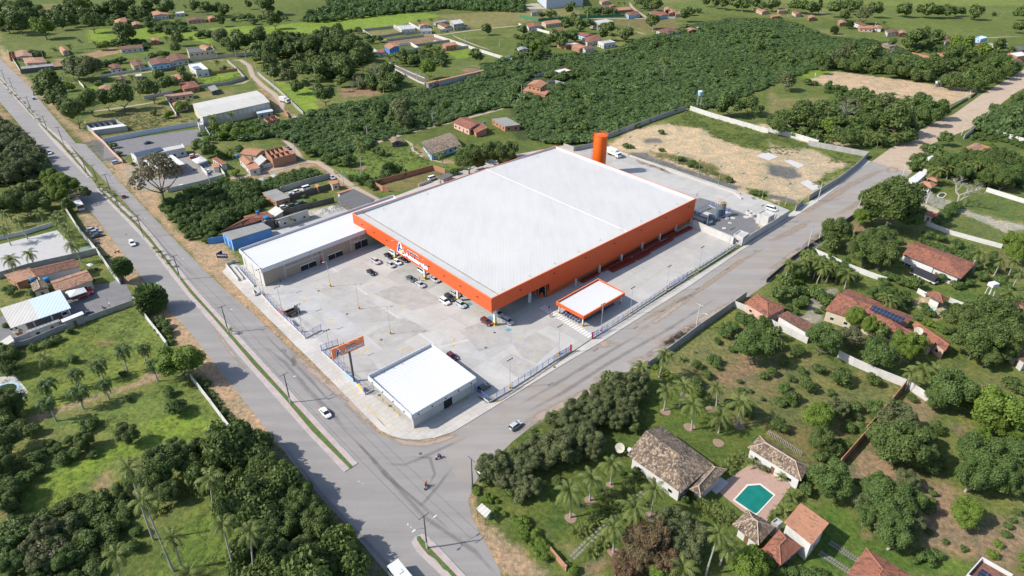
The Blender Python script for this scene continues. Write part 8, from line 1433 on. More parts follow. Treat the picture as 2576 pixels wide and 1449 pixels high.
t = boxveh('13',1560,1362, LH, 'lorry with long dark tarpaulin parked in front of the white box lorry', 'lorry', 'lorry',(('tarpaulin',(0,0),(8.5,2.5,1.6),1.2, m_paint('black_tarp',(0.035,0.035,0.04),.6,.15,1),0),('chassis',(0,0),(9.0,2.4,.5),.65, WSLAB,0))); wheels(t,(-3.2,-2.1,3.2),2.4)
t = boxveh('12',3080 - 2576 + 2420,0 + 735, HA + R(8), 'x', 'van', 'van',(('body',(0,0),(1,1,1),.4, WSLAB,0),)); bpy.data.objects.remove(t.o.children[0]); bpy.data.objects.remove(t.o)
p = G(*z4(1985,470)); o = copy_tree(CARC[('van', 'white')]); o.name = 'parked_van'; o.location = (p[0], p[1],.12); o.rotation_euler = (0,0, math.atan2(*(G(*z4(2070,500)) - G(*z4(1880,440)))[::-1])); props(o, 'white van parked behind the pale concrete substation block', 'van')
wo = m_paint('old_wood',(0.10,0.075,0.055),.9,.2,2); t = boxveh('21',372,272, HBk, 'old wooden-sided flatbed truck body parked by the avenue fence', 'flatbed_truck', 'truck',(('load_floor',(-.6,0),(3.2,1.9,.12),.95, wo,0),('side_board',(-.6,.95),(3.2,.08,.8),1.07, wo,0),('side_board',(-.6,-.95),(3.2,.08,.8),1.07, wo,0),('tail_board',(-2.2,0),(.08,1.9,.8),1.07, wo,0),('cab',(1.6,0),(1.3,1.8,1.2),.5, m_car('dark'),0),('cab_roof',(1.5,0),(1.0,1.6,.5),1.72, m_car('dark'),0)),.12); wheels(t,(1.6,-1.3),1.9,.36)
def skin_fig(joints, edges, radii, mats, colour_rule):
 me = bpy.data.meshes.new('f'); me.from_pydata(joints, edges,[]); o = bpy.data.objects.new('f', me); COL.objects.link(o); sk = o.modifiers.new('s', 'SKIN'); sb = o.modifiers.new('b', 'SUBSURF'); sb.levels = 1; sb.render_levels = 1
 for v, r_ in zip(me.skin_vertices[0].data, radii): v.radius = (r_, r_)
 me.skin_vertices[0].data[0].use_root = True
 dg = bpy.context.evaluated_depsgraph_get(); out = bpy.data.meshes.new_from_object(o.evaluated_get(dg)); bpy.data.objects.remove(o); out.materials.clear()
 for m_ in mats: out.materials.append(m_)
 for p in out.polygons: p.material_index = colour_rule(p.center)
 return out
SKN = m_paint('skin',(0.22,0.12,0.08),.6,.05,2); HAIR = m_paint('dark_hair',(0.02,0.015,0.012),.7,.1,2)
def cloth(n, c): return m_paint('cloth_' + n, c,.85,.08,3)
def person(p, hd, shirt, trousers, label, pose='stand', z=.12, parent=None, hold=None):
 j = []; e = []; r_ = []
 def add(q, rad, par=None):
  j.append(q); r_.append(rad)
  if par is not None: e.append((par, len(j) - 1))
  return len(j) - 1
 hip = add((0,0,.95),.135); w = add((0,0,1.12),.12, hip); ch = add((0,0,1.34),.145, w); nk = add((0,0,1.49),.055, ch); hd_ = add((.02,0,1.60),.085, nk); add((.02,0,1.70),.07, hd_)
 st_ = {'stand': .04, 'walk': .32, 'ride': 0}[pose]
 for s in (-1,1):
  sh = add((0, s*.19,1.42),.055, ch)
  if pose == 'ride': el = add((.22, s*.27,1.22),.042, sh); wr = add((.45, s*.30,1.15),.034, el); ha = add((.53, s*.30,1.15),.03, wr)
  else: el = add((-.06 + s*st_*.3, s*.25,1.15),.042, sh); wr = add((.04 + s*st_*.6, s*.26,.92),.034, el); ha = add((.07 + s*st_*.65, s*.25,.84),.03, wr)
  hp = add((0, s*.09,.90),.10, hip)
  if pose == 'ride': kn = add((.38, s*.2,.80),.068, hp); an = add((.22, s*.2,.42),.045, kn); add((.36, s*.2,.38),.045, an)
  else: kn = add((-s*st_*.55 + .06, s*.10,.50),.065, hp); an = add((-s*st_*1.1, s*.10,.09),.045, kn); add((-s*st_*1.1 + .16, s*.11,.05),.042, an)
 def rule(c):
  if c.z > 1.66 or (c.z > 1.58 and c.x < -.01 and abs(c.y) < .12): return 3
  if c.z > 1.47: return 0
  if c.z > .97 and (abs(c.y) < .235 or c.z > 1.22) and not (pose == 'ride' and c.x > .3): return 1
  if c.z <= .97 and c.z > .12 and not (abs(c.y) > .2 and c.z > .78 and pose != 'ride'): return 2
  return 0 if c.z > .2 else 3
 me = skin_fig(j, e, r_,[SKN, shirt, trousers, HAIR], rule); o = bpy.data.objects.new('person', me); COL.objects.link(o); o.location = (p[0], p[1], z); o.rotation_euler = (0,0, hd); props(o, label, 'person'); return o
blu, pale, dk, red_, yel, gr = cloth('blue',(0.03,0.06,0.22)), cloth('pale',(0.45,0.5,0.55)), cloth('dark',(0.03,0.03,0.04)), cloth('red',(0.35,0.04,0.03)), cloth('yellow',(0.5,0.4,0.08)), cloth('grey',(0.14,0.15,0.17))
person(GT('12',1858,529),2.4, pale, blu, 'person in a pale shirt and blue trousers walking across the rear truck yard', 'walk'); person(GT('22',372,224),-1.2, blu, blu, 'person in dark blue clothes on the zebra crossing by the motorbike shelter', 'walk'); person(GT('22',383,296),-.6, red_, dk, 'person in a red top walking across the shaded yard, left of the pair', 'walk'); person(GT('22',402,292),-.6, yel, dk, 'person in a yellow top walking across the shaded yard, right of the pair', 'walk')
person(GT('22',562,305),-1.0, gr, dk, 'person standing at the front edge of the motorbike shelter beside the bikes', 'stand'); person(GT('11',248,1390),0.5, blu, dk, 'person in dark clothes standing against the beige annex wall', 'stand'); person(GT('11',1590,1385),.5, gr, dk, 'person in grey loading shopping at the open boot of the green car', 'walk'); person(GT('11',1645,1380),3.5, red_, dk, 'person in a red shirt with a trolley beside the green car', 'stand'); person(GT('31',2310,885),3.6, pale, blu, 'person in pale clothes waiting under the roadside shelter', 'stand',.02); person(GT('10',1873,258),1, dk, dk, 'person in dark clothes standing in the shade of the filling station', 'stand',.03)
def bike(k, x, y, hd, col, label, z=.02, name='motorbike', group=None, proto=None):
 p = GT(k, x, y); t = Thing(name, label, 'motorbike',(0,0,0), group)
 for x_ in (-.62,.62):
  m = MB(); m.tube([(x_,-.05,.3),(x_,.05,.3)],.3,12); t.part('wheel', m, BLK)
 m = MB(); m.tube([(-.35,0,.45),(.3,0,.5),(.52,0,.85)],[.12,.14,.07],6); m.tube([(.25,0,.78),(-.05,0,.8)],[.13,.11],6); t.part('frame', m, m_car(col)); m = MB(); m.tube([(.0,0,.82),(-.7,0,.86)],[.12,.1],6); t.part('seat', m, BLK); m = MB(); m.tube([(.45,-.36,1.0),(.5,0,.95),(.45,.36,1.0)],.025,4); m.tube([(.5,0,.95),(.66,0,.3)],.04,4); t.part('handlebar', m, STEEL); m = MB(); m.box((.62,0,0),(.12,.16,.16), z0=.8); t.part('headlight', m, HL)
 t.o.location = V3(p, z); t.o.rotation_euler = (0,0, hd); return t
h1 = heading_at(*T('31',1840,250),-12,8); h2 = heading_at(*T('31',1712,530),-6,14)
bike('31',1835,265, h1, 'red', 'red motorbike ridden by a person in blue at the upper part of the crossing'); p = GT('31',1842,262); person(p, h1, blu, dk, 'person in blue riding the red motorbike in the upper part of the crossing', 'ride',.0)
bike('31',1708,560, h2, 'red', 'red motorbike carrying two people in the middle of the crossing'); p = GT('31',1712,555); person(p, h2, red_, dk, 'front rider in red on the motorbike in the middle of the crossing', 'ride',.0); person(p - np.array([math.cos(h2), math.sin(h2)])*.42, h2, m_paint('cloth_orange',(0.5,0.2,0.06),.85), dk, 'passenger in orange behind the front rider on the motorbike in the middle of the crossing', 'ride',.03)
bike('10',1180,1095, HBk, 'grey', 'dark motorbike parked alone on the sandy verge above the white walled house'); bike('10',985,1010, HBk, 'dark', 'dark motorbike parked by the long white wall near the three cars'); bike('10',1140,255, HA, 'blue', 'blue motorbike standing on the sand near the filling station'); bike('20',1035,205, HA + D, 'dark', 'dark motorbike parked on the grey yard by the light pole'); bike('20',140,415, HBk, 'green', 'dark motorbike under the corner of the big open vehicle shed'); bike('00',150,895, HA, 'dark', 'motorbike riding at the far end of the avenue'); bike('10',1965,265, HBk, 'blue', 'blue motorbike in the shaded filling station yard')
bk0 = bike('22',500,235, HBk, 'dark', 'parked motorbike @',.12, group='motorbikes parked under the shelter').o
sh_ = Kr; cnt = 0
for r_ in range(2):
 for i in range(15):
  f = .05 + .06*i; base_ = sh_[0]*(1 - f) + sh_[3]*f if r_ == 0 else sh_[1]*(1 - f) + sh_[2]*f; inn = (sum(sh_)/4 - base_); c = base_ + nrm2(nrm2(sh_[1] - sh_[0]))*(1.4 if r_ == 0 else -1.6)
  o = copy_tree(bk0); o.location = V3(c,.12); o.rotation_euler = (0,0, HA + (D if r_ else 0) + rt.uniform(-.1,.1))
for i in range(7):
 f = .1 + i*.12; c = sh_[0]*(1 - f) + sh_[1]*f + nrm2(sh_[3] - sh_[0])*.9; o = copy_tree(bk0); o.location = V3(c,.12); o.rotation_euler = (0,0, HBk + D + rt.uniform(-.15,.15))
bpy.data.objects.remove(bk0.children[0]) if False else None
bk0.location = V3(sum(sh_)/4,.12)
# ================================================================ poles and lamps
DCON = m_paint('dark_weathered_pole',(0.10,0.095,0.09),.9,.2,1);
def upole(k, base, top=None, h=9.6, lamp=1, arms=1, dark=True, label='power pole with crossarm and lamp @', wpaint=True, ah=None):
 b = GT(k,*base); t = Thing('power_pole', label, 'power pole', V3(b), 'power poles'); m = MB(); m.tube([V3(b,0), V3(b, h)],[.19,.11],7); t.part('pole', m, DCON if dark else CONP)
 if wpaint and dark: m = MB(); m.tube([V3(b,.16), V3(b,2.0)],.2,7); t.part('white_painted_foot', m, WW)
 a = ah if ah is not None else HBk
 d = np.array([math.cos(a), math.sin(a)])
 for i in range(arms): z = h - .25 - i*.9; m = MB(); m.tube([V3(b - d*1.2, z), V3(b + d*1.2, z)],.075,4); t.part('crossarm', m, DCON if dark else CONP)
 m = MB()
 for s in (-1.1,-.5,.5,1.1): m.tube([V3(b + d*s, h - .2), V3(b + d*s, h + .05)],.05,5)
 t.part('insulators', m, DCON)
 if lamp:
  for sgn in ((1,) if lamp == 1 else (1,-1)):
   q = [V3(b, h*.62), V3(b + d*sgn*1.1, h*.72), V3(b + d*sgn*2.3, h*.76)]; m = MB(); m.tube(q,.05,5); ar = t.part('lamp_arm', m, STEEL); m = MB(); m.box((b[0] + d[0]*sgn*2.6, b[1] + d[1]*sgn*2.6,0),(.8,.28,.12), a, z0=h*.76 - .05); t.part('lamp_head', m, FRM, ar)
 return t
for (k, base, h) in (('31',(1722,1172),10),('21',(347,1157),9.8),('10',(1818,1368),9.6),('10',(1447,942),9.6),('10',(1213,685),9.6),('10',(1120,500),9.4),('10',(990,405),9.4),('10',(885,325),9.4),('00',(640,1449),9.4),('00',(485,1330),9.2),('00',(318,1120),9),('00',(140,920),9),('00',(62,835),9),('20',(2300,450),9.7)): upole(k, base, h=h, lamp=2 if k == '31' else 1, arms=1)
upole('31',(2180,572), h=9.5, arms=1, wpaint=False, ah=HA, label='dark concrete power pole with long crossarm and lamp at the crossing corner opposite the shop'); upole('13',(895,700), h=9.2, dark=False, ah=HA, label='pale concrete power pole with crossarm beside the large mango tree'); upole('13',(395,1060), h=9.5, dark=False, arms=2, lamp=0, label='pale concrete power pole with two crossarms at the cross street edge'); upole('13',(65,800), h=9.5, dark=False, arms=2, lamp=0, label='pale concrete power pole with transformer arms outside the substation wall'); upole('13',(505,985), h=8, dark=False, lamp=0, label='leaning pale power pole behind the leafless shrub at the cross street edge'); upole('22',(1848,425), h=9.5, dark=False, ah=HA, label='pale concrete power pole beside the heap of dead branches'); upole('13',(500,575), h=9, dark=False, lamp=0, label='grey power pole by the wall of the sandy plot'); upole('13',(1330,390), h=9, dark=False, ah=HA, label='thin power pole by the entrance canopy at the top of the cross street')
for k, base, h in (('01',(2231,1130),9),('01',(1778,1245),8),('01',(1125,1405),8),('01',(1365,690),7),('01',(1468,860),8),('01',(1620,815),7),('01',(2450,470),7),('01',(2100,430),7),('01',(1500,330),8),('01',(1790,330),6),('01',(2045,300),8),('01',(190,920),8),('01',(370,1060),8),('01',(15,780),9),('00',(2480,620),9),('00',(2380,585),8),('00',(2190,590),7),('00',(1420,720),8),('00',(640,820),9),('00',(440,590),9),('02',(95,995),9),('02',(465,190),8),('02',(665,175),8),('02',(755,195),8),('02',(905,170),8),('02',(1412,330),8),('02',(1172,290),6),('11',(400,130),7.5),('11',(885,430),8),('10',(2115,400),8.5),('03',(2440,1010),8),('03',(2180,1240),8),('03',(1945,1360),8),('03',(1070,290),7),('20',(1110,210),4.5),('13',(1590,600),6),('22',(10,0),0)):
 if h: upole(k, base, h=h, lamp=1, arms=0, dark=False, label='slim pale street light pole @', ah=HBk if (k, base) != ('20',(1110,210)) else HA)
def lot_lamp(k, base, h=9.9, heads='T', lab='yellow-footed lamp post @'):
 b = GT(k,*base); t = Thing('lamp_post', lab, 'lamp post', V3(b), 'lamp posts of the store yard'); m = MB(); m.tube([V3(b,.1), V3(b, h)],[.085,.055],6); t.part('pole', m, GALV); m = MB(); m.tube([V3(b,.1), V3(b,.5)],.26,8); m.tube([V3(b,.8), V3(b,1.15)],.26,8); f = t.part('foot', m, YELP); m = MB(); m.tube([V3(b,.5), V3(b,.8)],.27,8); t.part('foot_band', m, BLK, f)
 d = dSE if heads == 'T' else dWS
 if heads in 'TF':
  m = MB(); m.tube([V3(b - d*.8, h), V3(b + d*.8, h)],.035,4); t.part('crossarm', m, GALV)
  for s in (-.75,0,.75): m = MB(); m.box(V3(b + d*s),(.36,.26,.24), HB, z0=h + .03); t.part('floodlight', m, BLK)
 else:
  m = MB(); m.tube([V3(b, h), V3(b - dSE*.9, h + .1)],.04,4); m.box(V3(b - dSE*1.1),(.7,.3,.1), HB, z0=h + .04); t.part('lamp_head', m, FRM)
for k, b in (('11',(750,1437)),('21',(1037,215)),('21',(1352,466))): lot_lamp(k, b, heads='D')
for k, b in (('21',(85,75)),('21',(270,262)),('21',(470,448)),('21',(760,715)),('21',(905,860)),('21',(2556,1018)),('22',(470,668)),('22',(893,440)),('22',(1187,268)),('22',(1549,42)),('12',(1875,1290)),('12',(2168,1100)),('12',(1948,888)),('12',(2475,850)),('12',(1172,122)),('12',(1427,212)),('12',(1645,292)),('12',(1865,368)),('12',(2070,438)),('12',(2292,508)),('12',(2515,552)),('13',(172,620))): lot_lamp(k, b)
t = Thing('elevated_tank', 'white and blue water tank on four tall thin legs behind the sandy plot', 'water tank', V3(GT('02',1872,1098))); c = GT('02',1872,1098)
for dx_, dy_ in ((-1,-1),(1,-1),(1,1),(-1,1)): m = MB(); m.tube([V3(c + np.array([dx_, dy_])*1.1,0), V3(c + np.array([dx_, dy_])*.9,8.5)],.12,4); t.part('leg', m, CON)
m = MB(); m.tube([V3(c,8.5), V3(c,11)],[1.2,1.6],14); t.part('tank', m, LBLU); m = MB(); m.dome((c[0], c[1],11),1.62,.5); t.part('lid', m, WSLAB)
def rtank(u, v, z, lab, r=.75):
 p = G(u, v, z); t = Thing('roof_tank', lab, 'water tank', V3(p, z), 'blue roof water tanks'); m = MB(); m.tube([V3(p, z - .25), V3(p, z + .9)],[r*.85, r],14); t.part('tank', m, WTANK); m = MB(); m.dome((p[0], p[1], z + .9), r*1.05,.22); t.part('lid', m, WTANK)
rtank(*z1F(858,240),4.3, 'blue water tank on the dark concrete block beside the blue shop',1.1); rtank(*z1F(742,172),4.6, 'small blue water tank on the red tiled roof behind the blue shop',.7); rtank(*T('10',330,1375),3.2, 'left of the two blue water tanks beside the cream house',.85); rtank(*T('10',470,1372),3.4, 'right of the two blue water tanks beside the cream house',.85); rtank(*T('10',2390,128),3.4, 'blue water tank on the orange roofed houses beside the filling station',.9); rtank(*T('01',2296,1240),4.0, 'blue and white water tank beside the red tiled pinkish house',.9); rtank(*T('00',2000,1212),4.2, 'blue water tank on the white gate house at the grey yard corner',.9); rtank(*T('02',1875,268),4.0, 'blue water tank on the brick post at the edge of the scrub',.7)
rtank(*T('01',2560,568),5, 'blue water tank on a stand beside the long pale wall',.9); rtank(*T('00',1462,590),4.5, 'blue water tank between the brown-roofed row houses',.8); rtank(*T('03',1732,345),4.0, 'blue water tank beside the brown roofs at the top right',.8)
gh = block((T('00',1985,1228), T('00',2030,1222), T('00',2050,1250), T('00',2000,1262)),3.6, 'small white gate house at the corner of the grey yard', 'gatehouse', WW)
pt_ = block((T('02',1856,268), T('02',1876,262), T('02',1888,272), T('02',1868,280)),3.6, 'narrow brick post carrying a water tank at the edge of the scrub', 'tank_block', BRK)
t = Thing('roof_tank', 'white water tank tower on legs above the trees at far right', 'water tank', V3(G(*T('23',2205,110)))); c = G(*T('23',2205,110))
for dx_, dy_ in ((-1,-1),(1,-1),(1,1),(-1,1)): m = MB(); m.tube([V3(c + np.array([dx_, dy_])*.9,0), V3(c + np.array([dx_, dy_])*.7,5)],.14,4); t.part('leg', m, WW)
m = MB(); m.box(V3(c),(2.6,2.0,1.2),.3, z0=5); t.part('tank', m, WSLAB)
def dish(u, v, zc, r, lab, mat=None, az=-1.2):
 p = G(u, v, zc); t = Thing('satellite_dish', lab, 'satellite dish', V3(p, max(0, zc - r - .6))); m = MB(); d = Vector((-.45,-.75,.75)).normalized(); a = d.cross(UP).normalized(); b = a.cross(d); vs = [tuple(Vector(V3(p, zc)) - d*.25*r)]; n = 20
 for i in range(n): th_ = 6.283*i/n; vs.append(tuple(Vector(V3(p, zc)) + (a*math.cos(th_) + b*math.sin(th_))*r))
 m.add(vs,[(0,1 + i,1 + (i + 1) % n) for i in range(n)]); t.part('reflector', m, mat or m_paint('dish_mesh',(0.40,0.38,0.30),.6,.15,2)); m = MB(); m.tube([V3(p, max(0, zc - r - .6)), V3(p, zc - .1)],.12,6); t.part('mast', m, CONP); m = MB(); q = Vector(V3(p, zc)); m.tube([tuple(q), tuple(q + d*r*.8)],.04,4); t.part('feed_arm', m, STEEL)
dish(*T('32',1085,160),2.6,1.2, 'large round satellite dish on a mast beside the big white villa'); dish(*T('32',1182,176),4.2,.5, 'tiny white satellite dish at the corner of the big white villa', WSLAB); dish(*T('23',1515,432),5.0,1.2, 'round mesh satellite dish on the side wing of the red tiled villa'); dish(*T('13',2082,1168),5.2,.5, 'small white satellite dish at the end of the speckled red roof', WSLAB)
p = GT('10',2255,1205); t = Thing('for_sale_sign', 'dark blue for-sale board on posts on the sandy verge by the blue shop', 'sign', V3(p)); pa, pb2 = G(*T('10',2205,1145),2.0), G(*T('10',2298,1146),2.0); pa, pb2 = p + nrm2(pa - pb2)*2.0, p - nrm2(pa - pb2)*2.0; d = nrm2(pb2 - pa)
for e_ in (pa + d*.2, pb2 - d*.2): m = MB(); m.tube([V3(e_,0), V3(e_,4.2)],.06,5); t.part('post', m, STEEL)
m = MB(); strip_mb([pa, pb2],.1,2.4,1.7, m); bd = t.part('board', m, SB if False else m_paint('navy_board',(0.015,0.03,0.09),.5,.05,1)); m = MB(); n = np.array([d[1],-d[0]]); m.add([V3(pa,4.1), V3(pa + d*2.4,4.1), V3(pa + d*2.4,5.6)],[(0,1,2),(2,1,0)]); t.part('logo_triangle', m, MATS['navy_board'])
place_text(t, bd, 'letters', 'VENDE-SE', pa, d,.3,3.7,3.25,.5,1,(SW, MATS['navy_board']),.01,.07,.01)
p = GT('31',2300,870); t = Thing('bus_shelter', 'small open roadside shelter with pale sheet roof on the sandy corner', 'shelter', V3(p)); q = [G(*T('31',*a),2.6) for a in ((2215,768),(2272,722),(2366,800),(2310,862))]; m = MB(); m.add([V3(q[0],2.5), V3(q[1],2.8), V3(q[2],2.8), V3(q[3],2.5)] + [V3(q[0],2.42), V3(q[1],2.72), V3(q[2],2.72), V3(q[3],2.42)],[(3,2,1,0),(0,1,5,4),(1,2,6,5),(2,3,7,6),(3,0,4,7)]); t.part('roof', m, PSH); cc = sum(q)/4
for a in q: a = a*.88 + cc*.12; m = MB(); m.tube([V3(a,0), V3(a,2.6)],.07,5); t.part('post', m, GRNW)
m = MB(); a, b = q[1]*.85 + cc*.15, q[2]*.85 + cc*.15; strip_mb([a, b],.4,.4,.08, m); t.part('bench', m, GRNW)
def heap(k, x, y, r, h, mat, label, name, cat, seed=3, n=1):
 p = GT(k, x, y); m = MB(); rs = random.Random(seed); NR, NS = 7,22; vs = []; fs = []
 for i in range(NR):
  f = i/(NR - 1)
  for j in range(NS): a = 6.283*j/NS; q = r*f*(1 + .22*math.sin(a*3 + seed)*f) ; vs.append((p[0] + q*math.cos(a), p[1] + q*.8*math.sin(a),.02 + h*max(0,(1 - f) ** 1.2 + rs.uniform(-.12,.12)*(f < .98)*(f > .01))))
 for i in range(NR - 1):
  for j in range(NS): fs.append((i*NS + j,(i + 1)*NS + j,(i + 1)*NS + (j + 1) % NS, i*NS + (j + 1) % NS))
 m.add(vs, fs); single(name, m, mat, label, cat, V3(p))
RUB = m_paint('rubble',(0.36,0.35,0.33),.95,.25,1.5); heap('11',690,685,4.0,1.8, RUB, 'left sand and rubble heap in the yard behind the annex', 'rubble_heap', 'rubble heap',3); heap('11',800,660,4.5,2.0, RUB, 'right sand and rubble heap beside the dark shed roof in the yard', 'rubble_heap', 'rubble heap',8); heap('01',400,1180,2.2,1.0, RUB, 'small gravel heap on the lane near the warehouse', 'rubble_heap', 'rubble heap',4); heap('11',80,355,3.0,1.2, RUB, 'pale heap of broken concrete beside the low leafy scrub', 'rubble_heap', 'rubble heap',5); heap('11',200,320,2.6,1.2, RUB, 'pale rubble heap at the right end beside the low leafy scrub', 'rubble_heap', 'rubble heap',6); heap('01',1810,415,3.0,1.0, RUB, 'sand heap on the walled bare plot at the top', 'rubble_heap', 'rubble heap',7)
heap('22',1790,420,2.6,1.5, m_paint('dead_wood',(0.20,0.145,0.11),.95,.3,4), 'heap of dead brown branches beside the power pole on the cross street', 'branch_pile', 'branch pile',9); p = GT('22',1790,420); m = MB(); rs = random.Random(4)
for i in range(70): a = rs.uniform(0,6.28); q = np.array([rs.gauss(0,1.1), rs.gauss(0,.9)]); z = rs.uniform(.3,1.6); L = rs.uniform(.5,1.3); m.tube([(p[0] + q[0], p[1] + q[1], z),(p[0] + q[0] + L*math.cos(a), p[1] + q[1] + L*math.sin(a), z + rs.uniform(-.1,.6))],.035,3)
single('dead_branches', m, PBARK, 'loose dead twigs sticking out of the branch heap on the cross street', 'branches', V3(p))
for x, y, r, h, lab in ((1520,545,1.25,1.3, 'left of the two upright concrete well rings'),(1585,600,1.25,1.3, 'right of the two upright concrete well rings'),(1468,618,1.25,.2, 'flat concrete disc beside the well rings'),(1075,652,.75,.5, 'low concrete ring in the middle of the gravel yard'),(1128,738,.75,.15, 'small round concrete cover in the gravel yard'),(1010,852,.8,.25, 'squarish concrete cover near the service yard wall'),(1190,638,1.0,.12, 'flat pale slab in the gravel yard')):
 c = G(*z4(x, y)); m = MB(); n = 18
 if h > .4:
  vs = []
  for rr_, zz in ((r,.1),(r, h + .1),(r*.8, h + .1),(r*.8,.3)): vs += [(c[0] + rr_*math.cos(6.283*i/n), c[1] + rr_*math.sin(6.283*i/n), zz) for i in range(n)]
  m.add(vs,[(j*n + i, j*n + (i + 1) % n,(j + 1)*n + (i + 1) % n,(j + 1)*n + i) for j in range(3) for i in range(n)])
 else: m.cyl(c, r,.1,.1 + h, n)
 single('concrete_ring', m, SLABP, lab, 'concrete ring', V3(c,.1))
MR = m_paint('rack_red',(0.22,0.035,0.02),.6,.15,1)
for i,(a, b, w) in enumerate(((( 700,1400),(870,1310),1.4),((890,1290),(1090,1185),1.4),((985,1285),(1225,1170),2.6),((1110,1170),(1300,1070),1.4),((1240,1165),(1370,1095),2.4),((1320,1060),(1475,980),1.5),((1370,1090),(1610,960),1.6),((1490,965),(1640,890),1.5),((1580,960),(1800,850),1.5))):
 a, b = GT('12',*a), GT('12',*b); t = Thing('rack_stack',['red steel rack row, first from the motorbike shelter', 'red steel rack row, second from the motorbike shelter against the store wall', 'red steel rack row lying out in front of the second column', 'red steel rack row against the store wall behind the third column', 'broad red steel rack row out on the yard before the fourth column', 'red steel rack row against the store wall past the fourth column', 'long red steel rack row on the outer side before the fifth column', 'red steel rack row against the store wall past the fifth column', 'outermost red steel rack row near the service yard wall'][i], 'steel racks', V3((a + b)/2), 'red steel racks along the store wall'); L = np.linalg.norm(b - a); d = (b - a)/L; n = np.array([-d[1], d[0]])
 for s in (-1,1): m = MB(); m.tube([V3(a + n*s*w/2,.55), V3(b + n*s*w/2,.55)],.12,4); m.tube([V3(a + n*s*w/2,.95), V3(b + n*s*w/2,.95)],.12,4); t.part('beam', m, MR)
 m = MB()
 for j in range(int(L/.55)): p = a + d*(.3 + j*.55); m.box(V3(p),(.14, w,.9), math.atan2(d[1], d[0]), z0=.12)
 t.part('slats', m, MR)
ST = m_paint('stepping_stone',(0.21,0.20,0.175),.9,.15,2)
for k, a, b, n, off in (('33',(625,1110),(900,1290),12,0),('33',(520,1215),(820,1405),12,0),('32',(600,1270),(760,1110),6,.45),('32',(770,1100),(1330,600),15,.45)):
 m = MB()
 for i in range(n):
  f = (i + .5)/n; p = GT(k, a[0] + (b[0] - a[0])*f, a[1] + (b[1] - a[1])*f); p2 = GT(k, b[0], b[1]); q = nrm2(p2 - p) if i < n - 1 else q
  nn = np.array([-q[1], q[0]])
  for s in (-1,1): m.box(V3(p + nn*s*.42),(.62,.55,.06), math.atan2(q[1], q[0]) + rt.uniform(-.1,.1), z0=.0)
 single('stepping_stones', m, ST, kind='structure')
for k, x, y, r in (('32',985,530,.9),('32',780,690,1.2),('32',590,865,1.35),('32',1395,850,1.4),('32',1018,1210,1.2),('32',1228,985,1.0),('22',1545,1245,1.4),('22',1785,1400,1.5),('22',2005,1225,1.5),('22',2285,1392,1.4),('32',2075,110,1.4),('22',1730,1075,1.0)):
 c = GT(k, x, y); pts = [c + r*np.array([math.cos(a), math.sin(a)])*(1 + .08*math.sin(3*a + x)) for a in np.linspace(0,6.283,15)[:-1]]; sheet('tree_soil', pts,.03, m_paint('bare_soil',(0.26,0.175,0.125),.95,.15,2))
sheet('concrete_slab', P('12', '2456,120 2560,78 2680,130 2580,165'),.05, SLABP); sheet('concrete_slab', P('13', '320,390 400,360 540,440 450,470'),.05, SLABP); sheet('concrete_slab', P('13', '160,170 230,160 370,215 300,245'),.05, SLABP)
WIRE = m_paint('wire_black',(0.04,0.04,0.04),.7,.02,2)
pl = [GT(*a) for a in (('31',1722,1172),('21',347,1157),('20',2300,450),('10',1818,1368),('10',1447,942),('10',1213,685),('10',1120,500),('10',990,405),('10',885,325),('00',640,1449))]
for i in range(len(pl) - 1):
 d = np.array([math.cos(HBk), math.sin(HBk)]); m = MB()
 for s in (-1.1,1.1): m.tube([V3(pl[i]*(1 - f) + pl[i + 1]*f + d*s,9.7 - 1.6*f*(1 - f)) for f in np.linspace(0,1,5)],.03,3, cap=False)
 single('power_line', m, WIRE, 'thin black power lines @', 'power line', V3((pl[i] + pl[i + 1])/2,9.3), group='power lines over the avenue')
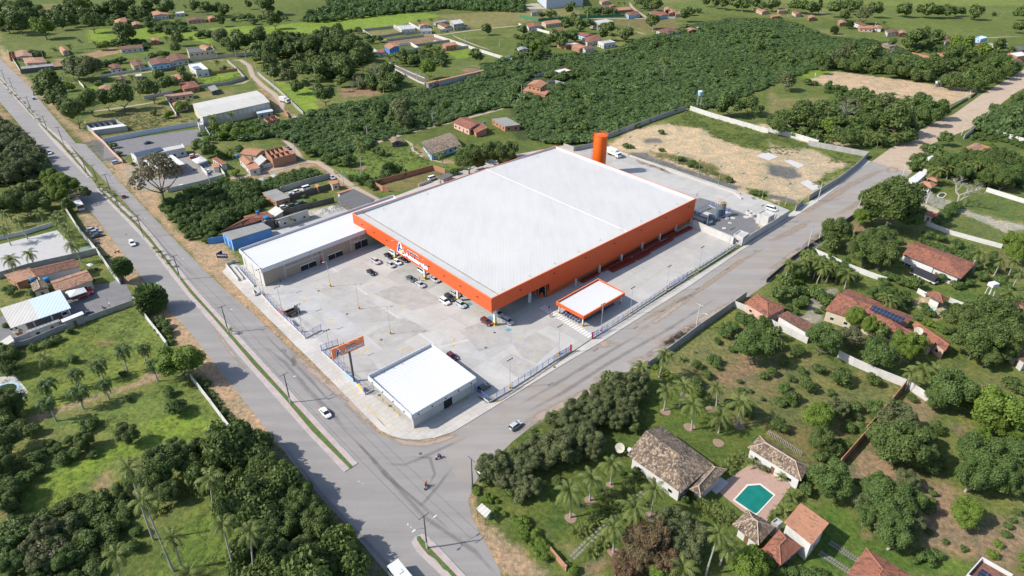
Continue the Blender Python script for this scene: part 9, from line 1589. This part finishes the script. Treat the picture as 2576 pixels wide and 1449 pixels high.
# ================================================================ which one is which: finish the labels
LM = {'the store canopy corner': (1238,760), 'the corner shop': (1060,960), 'the long white annex': (760,610), 'the pylon sign': (880,900), 'the motorbike shelter': (1485,755), 'the orange water tank': (1512,390), 'the street crossing': (1050,1190), 'the blue painted shop': (620,590), 'the big airy tree': (395,450), 'the filling station office': (420,385), 'the long warehouse': (585,265), 'the blue farmhouse': (1105,362), 'the pinkish lane house': (1190,310), 'the roofless brick shell': (685,390), 'the two-storey brick house': (1350,220),
 'the football pitch': (2250,225), 'the sandy plot': (1800,370), 'the thin-legged tank': (1758,255), 'the green-blue swimming pool': (1897,1255), 'the big white villa': (1690,1150), 'the pool house': (1955,1140), 'the pyramid-roofed pavilion': (1905,1310), 'the bright orange sloping roof': (2025,1290), 'the large satellite dish': (1560,1128), 'the solar villa': (2190,790), 'the speckled red roof': (2360,660), 'the pink cottage': (1925,770), 'the half blue shed': (85,770), 'the white sand court': (60,630), 'the white box house': (497,168), 'the two-storey cream house': (505,130), 'the roofless grey building': (265,318), 'the pinkish avenue corner houses': (85,155), 'the field villa': (402,38), 'the far metal shed': (1400,10), 'the two-storey blue house': (985,120), 'the moving bus': (1010,1440), 'the roadside shelter': (1215,1290), 'the brown gazebo': (2360,750), 'the abandoned oval pool': (12,985), 'the horse paddock': (1110,175), 'the walled bare plot': (1080,100), 'the white gate tower': (2330,425), 'the small octagonal pool': (2370,490), 'the avenue car entrance': (785,885), 'the brick gate wall': (1405,1410), 'the white parapet roof': (2490,1420), 'the brick walled plot': (1010,455), 'the asphalt end': (2240,415), 'the brown-roofed row houses': (400,160), 'the narrow pitchside house': (2405,188), 'the grey yard': (200,760), 'the left garden wall': (530,1010), 'the bright green roadside tree': (454,915), 'the green sheet fence': (1400,48), 'the grey two-storey house': (1510,55), 'the orchard': (2010,930), 'the seedling plot': (2480,1330), 'the pale box house': (2465,95), 'the brown garden wall': (2275,975)}
ORD = ['', 'second nearest', 'third nearest', 'fourth nearest', 'fifth nearest', 'sixth nearest', 'seventh nearest', 'eighth nearest', 'ninth nearest', 'tenth nearest', 'eleventh nearest', 'twelfth nearest', 'thirteenth nearest', 'fourteenth nearest', 'fifteenth nearest']
bk = {}
for o in list(COL.objects):
 if o.parent is None and '@' in str(o.get('label', '')):
  u, v, _ = PR(*o.location)
  nm,(a, b) = min(LM.items(), key=lambda q: (q[1][0] - u) ** 2 + (q[1][1] - v) ** 2); dx, dy = u - a, v - b; ang = math.degrees(math.atan2(-dy, dx)) % 360
  dr_ = ['right of', 'above right of', 'above', 'above left of', 'left of', 'below left of', 'below', 'below right of'][int((ang + 22.5) // 45) % 8]; dist = math.hypot(dx, dy)
  bk.setdefault((o['label'], nm, dr_),[]).append((dist, o))
for (lab, nm, dr_), L in bk.items():
 L.sort(key=lambda q: q[0])
 for i,(d_, o) in enumerate(L):
  nxt = ((ORD[i] if i < len(ORD) else str(i + 1) + 'th nearest') + ' ') if i else ('nearest ' if len(L) > 1 else '')
  o['label'] = lab.replace(' @', ', ' + nxt + dr_ + ' ' + nm)
for o in COL.objects:
 if o.parent is None and len(str(o.get('label', '')).split()) > 14: print('LONG', o.name, o['label'])
print('OBJECTS', len(COL.objects), 'FACES', sum(len(o.data.polygons) for o in COL.objects if o.type == 'MESH'))
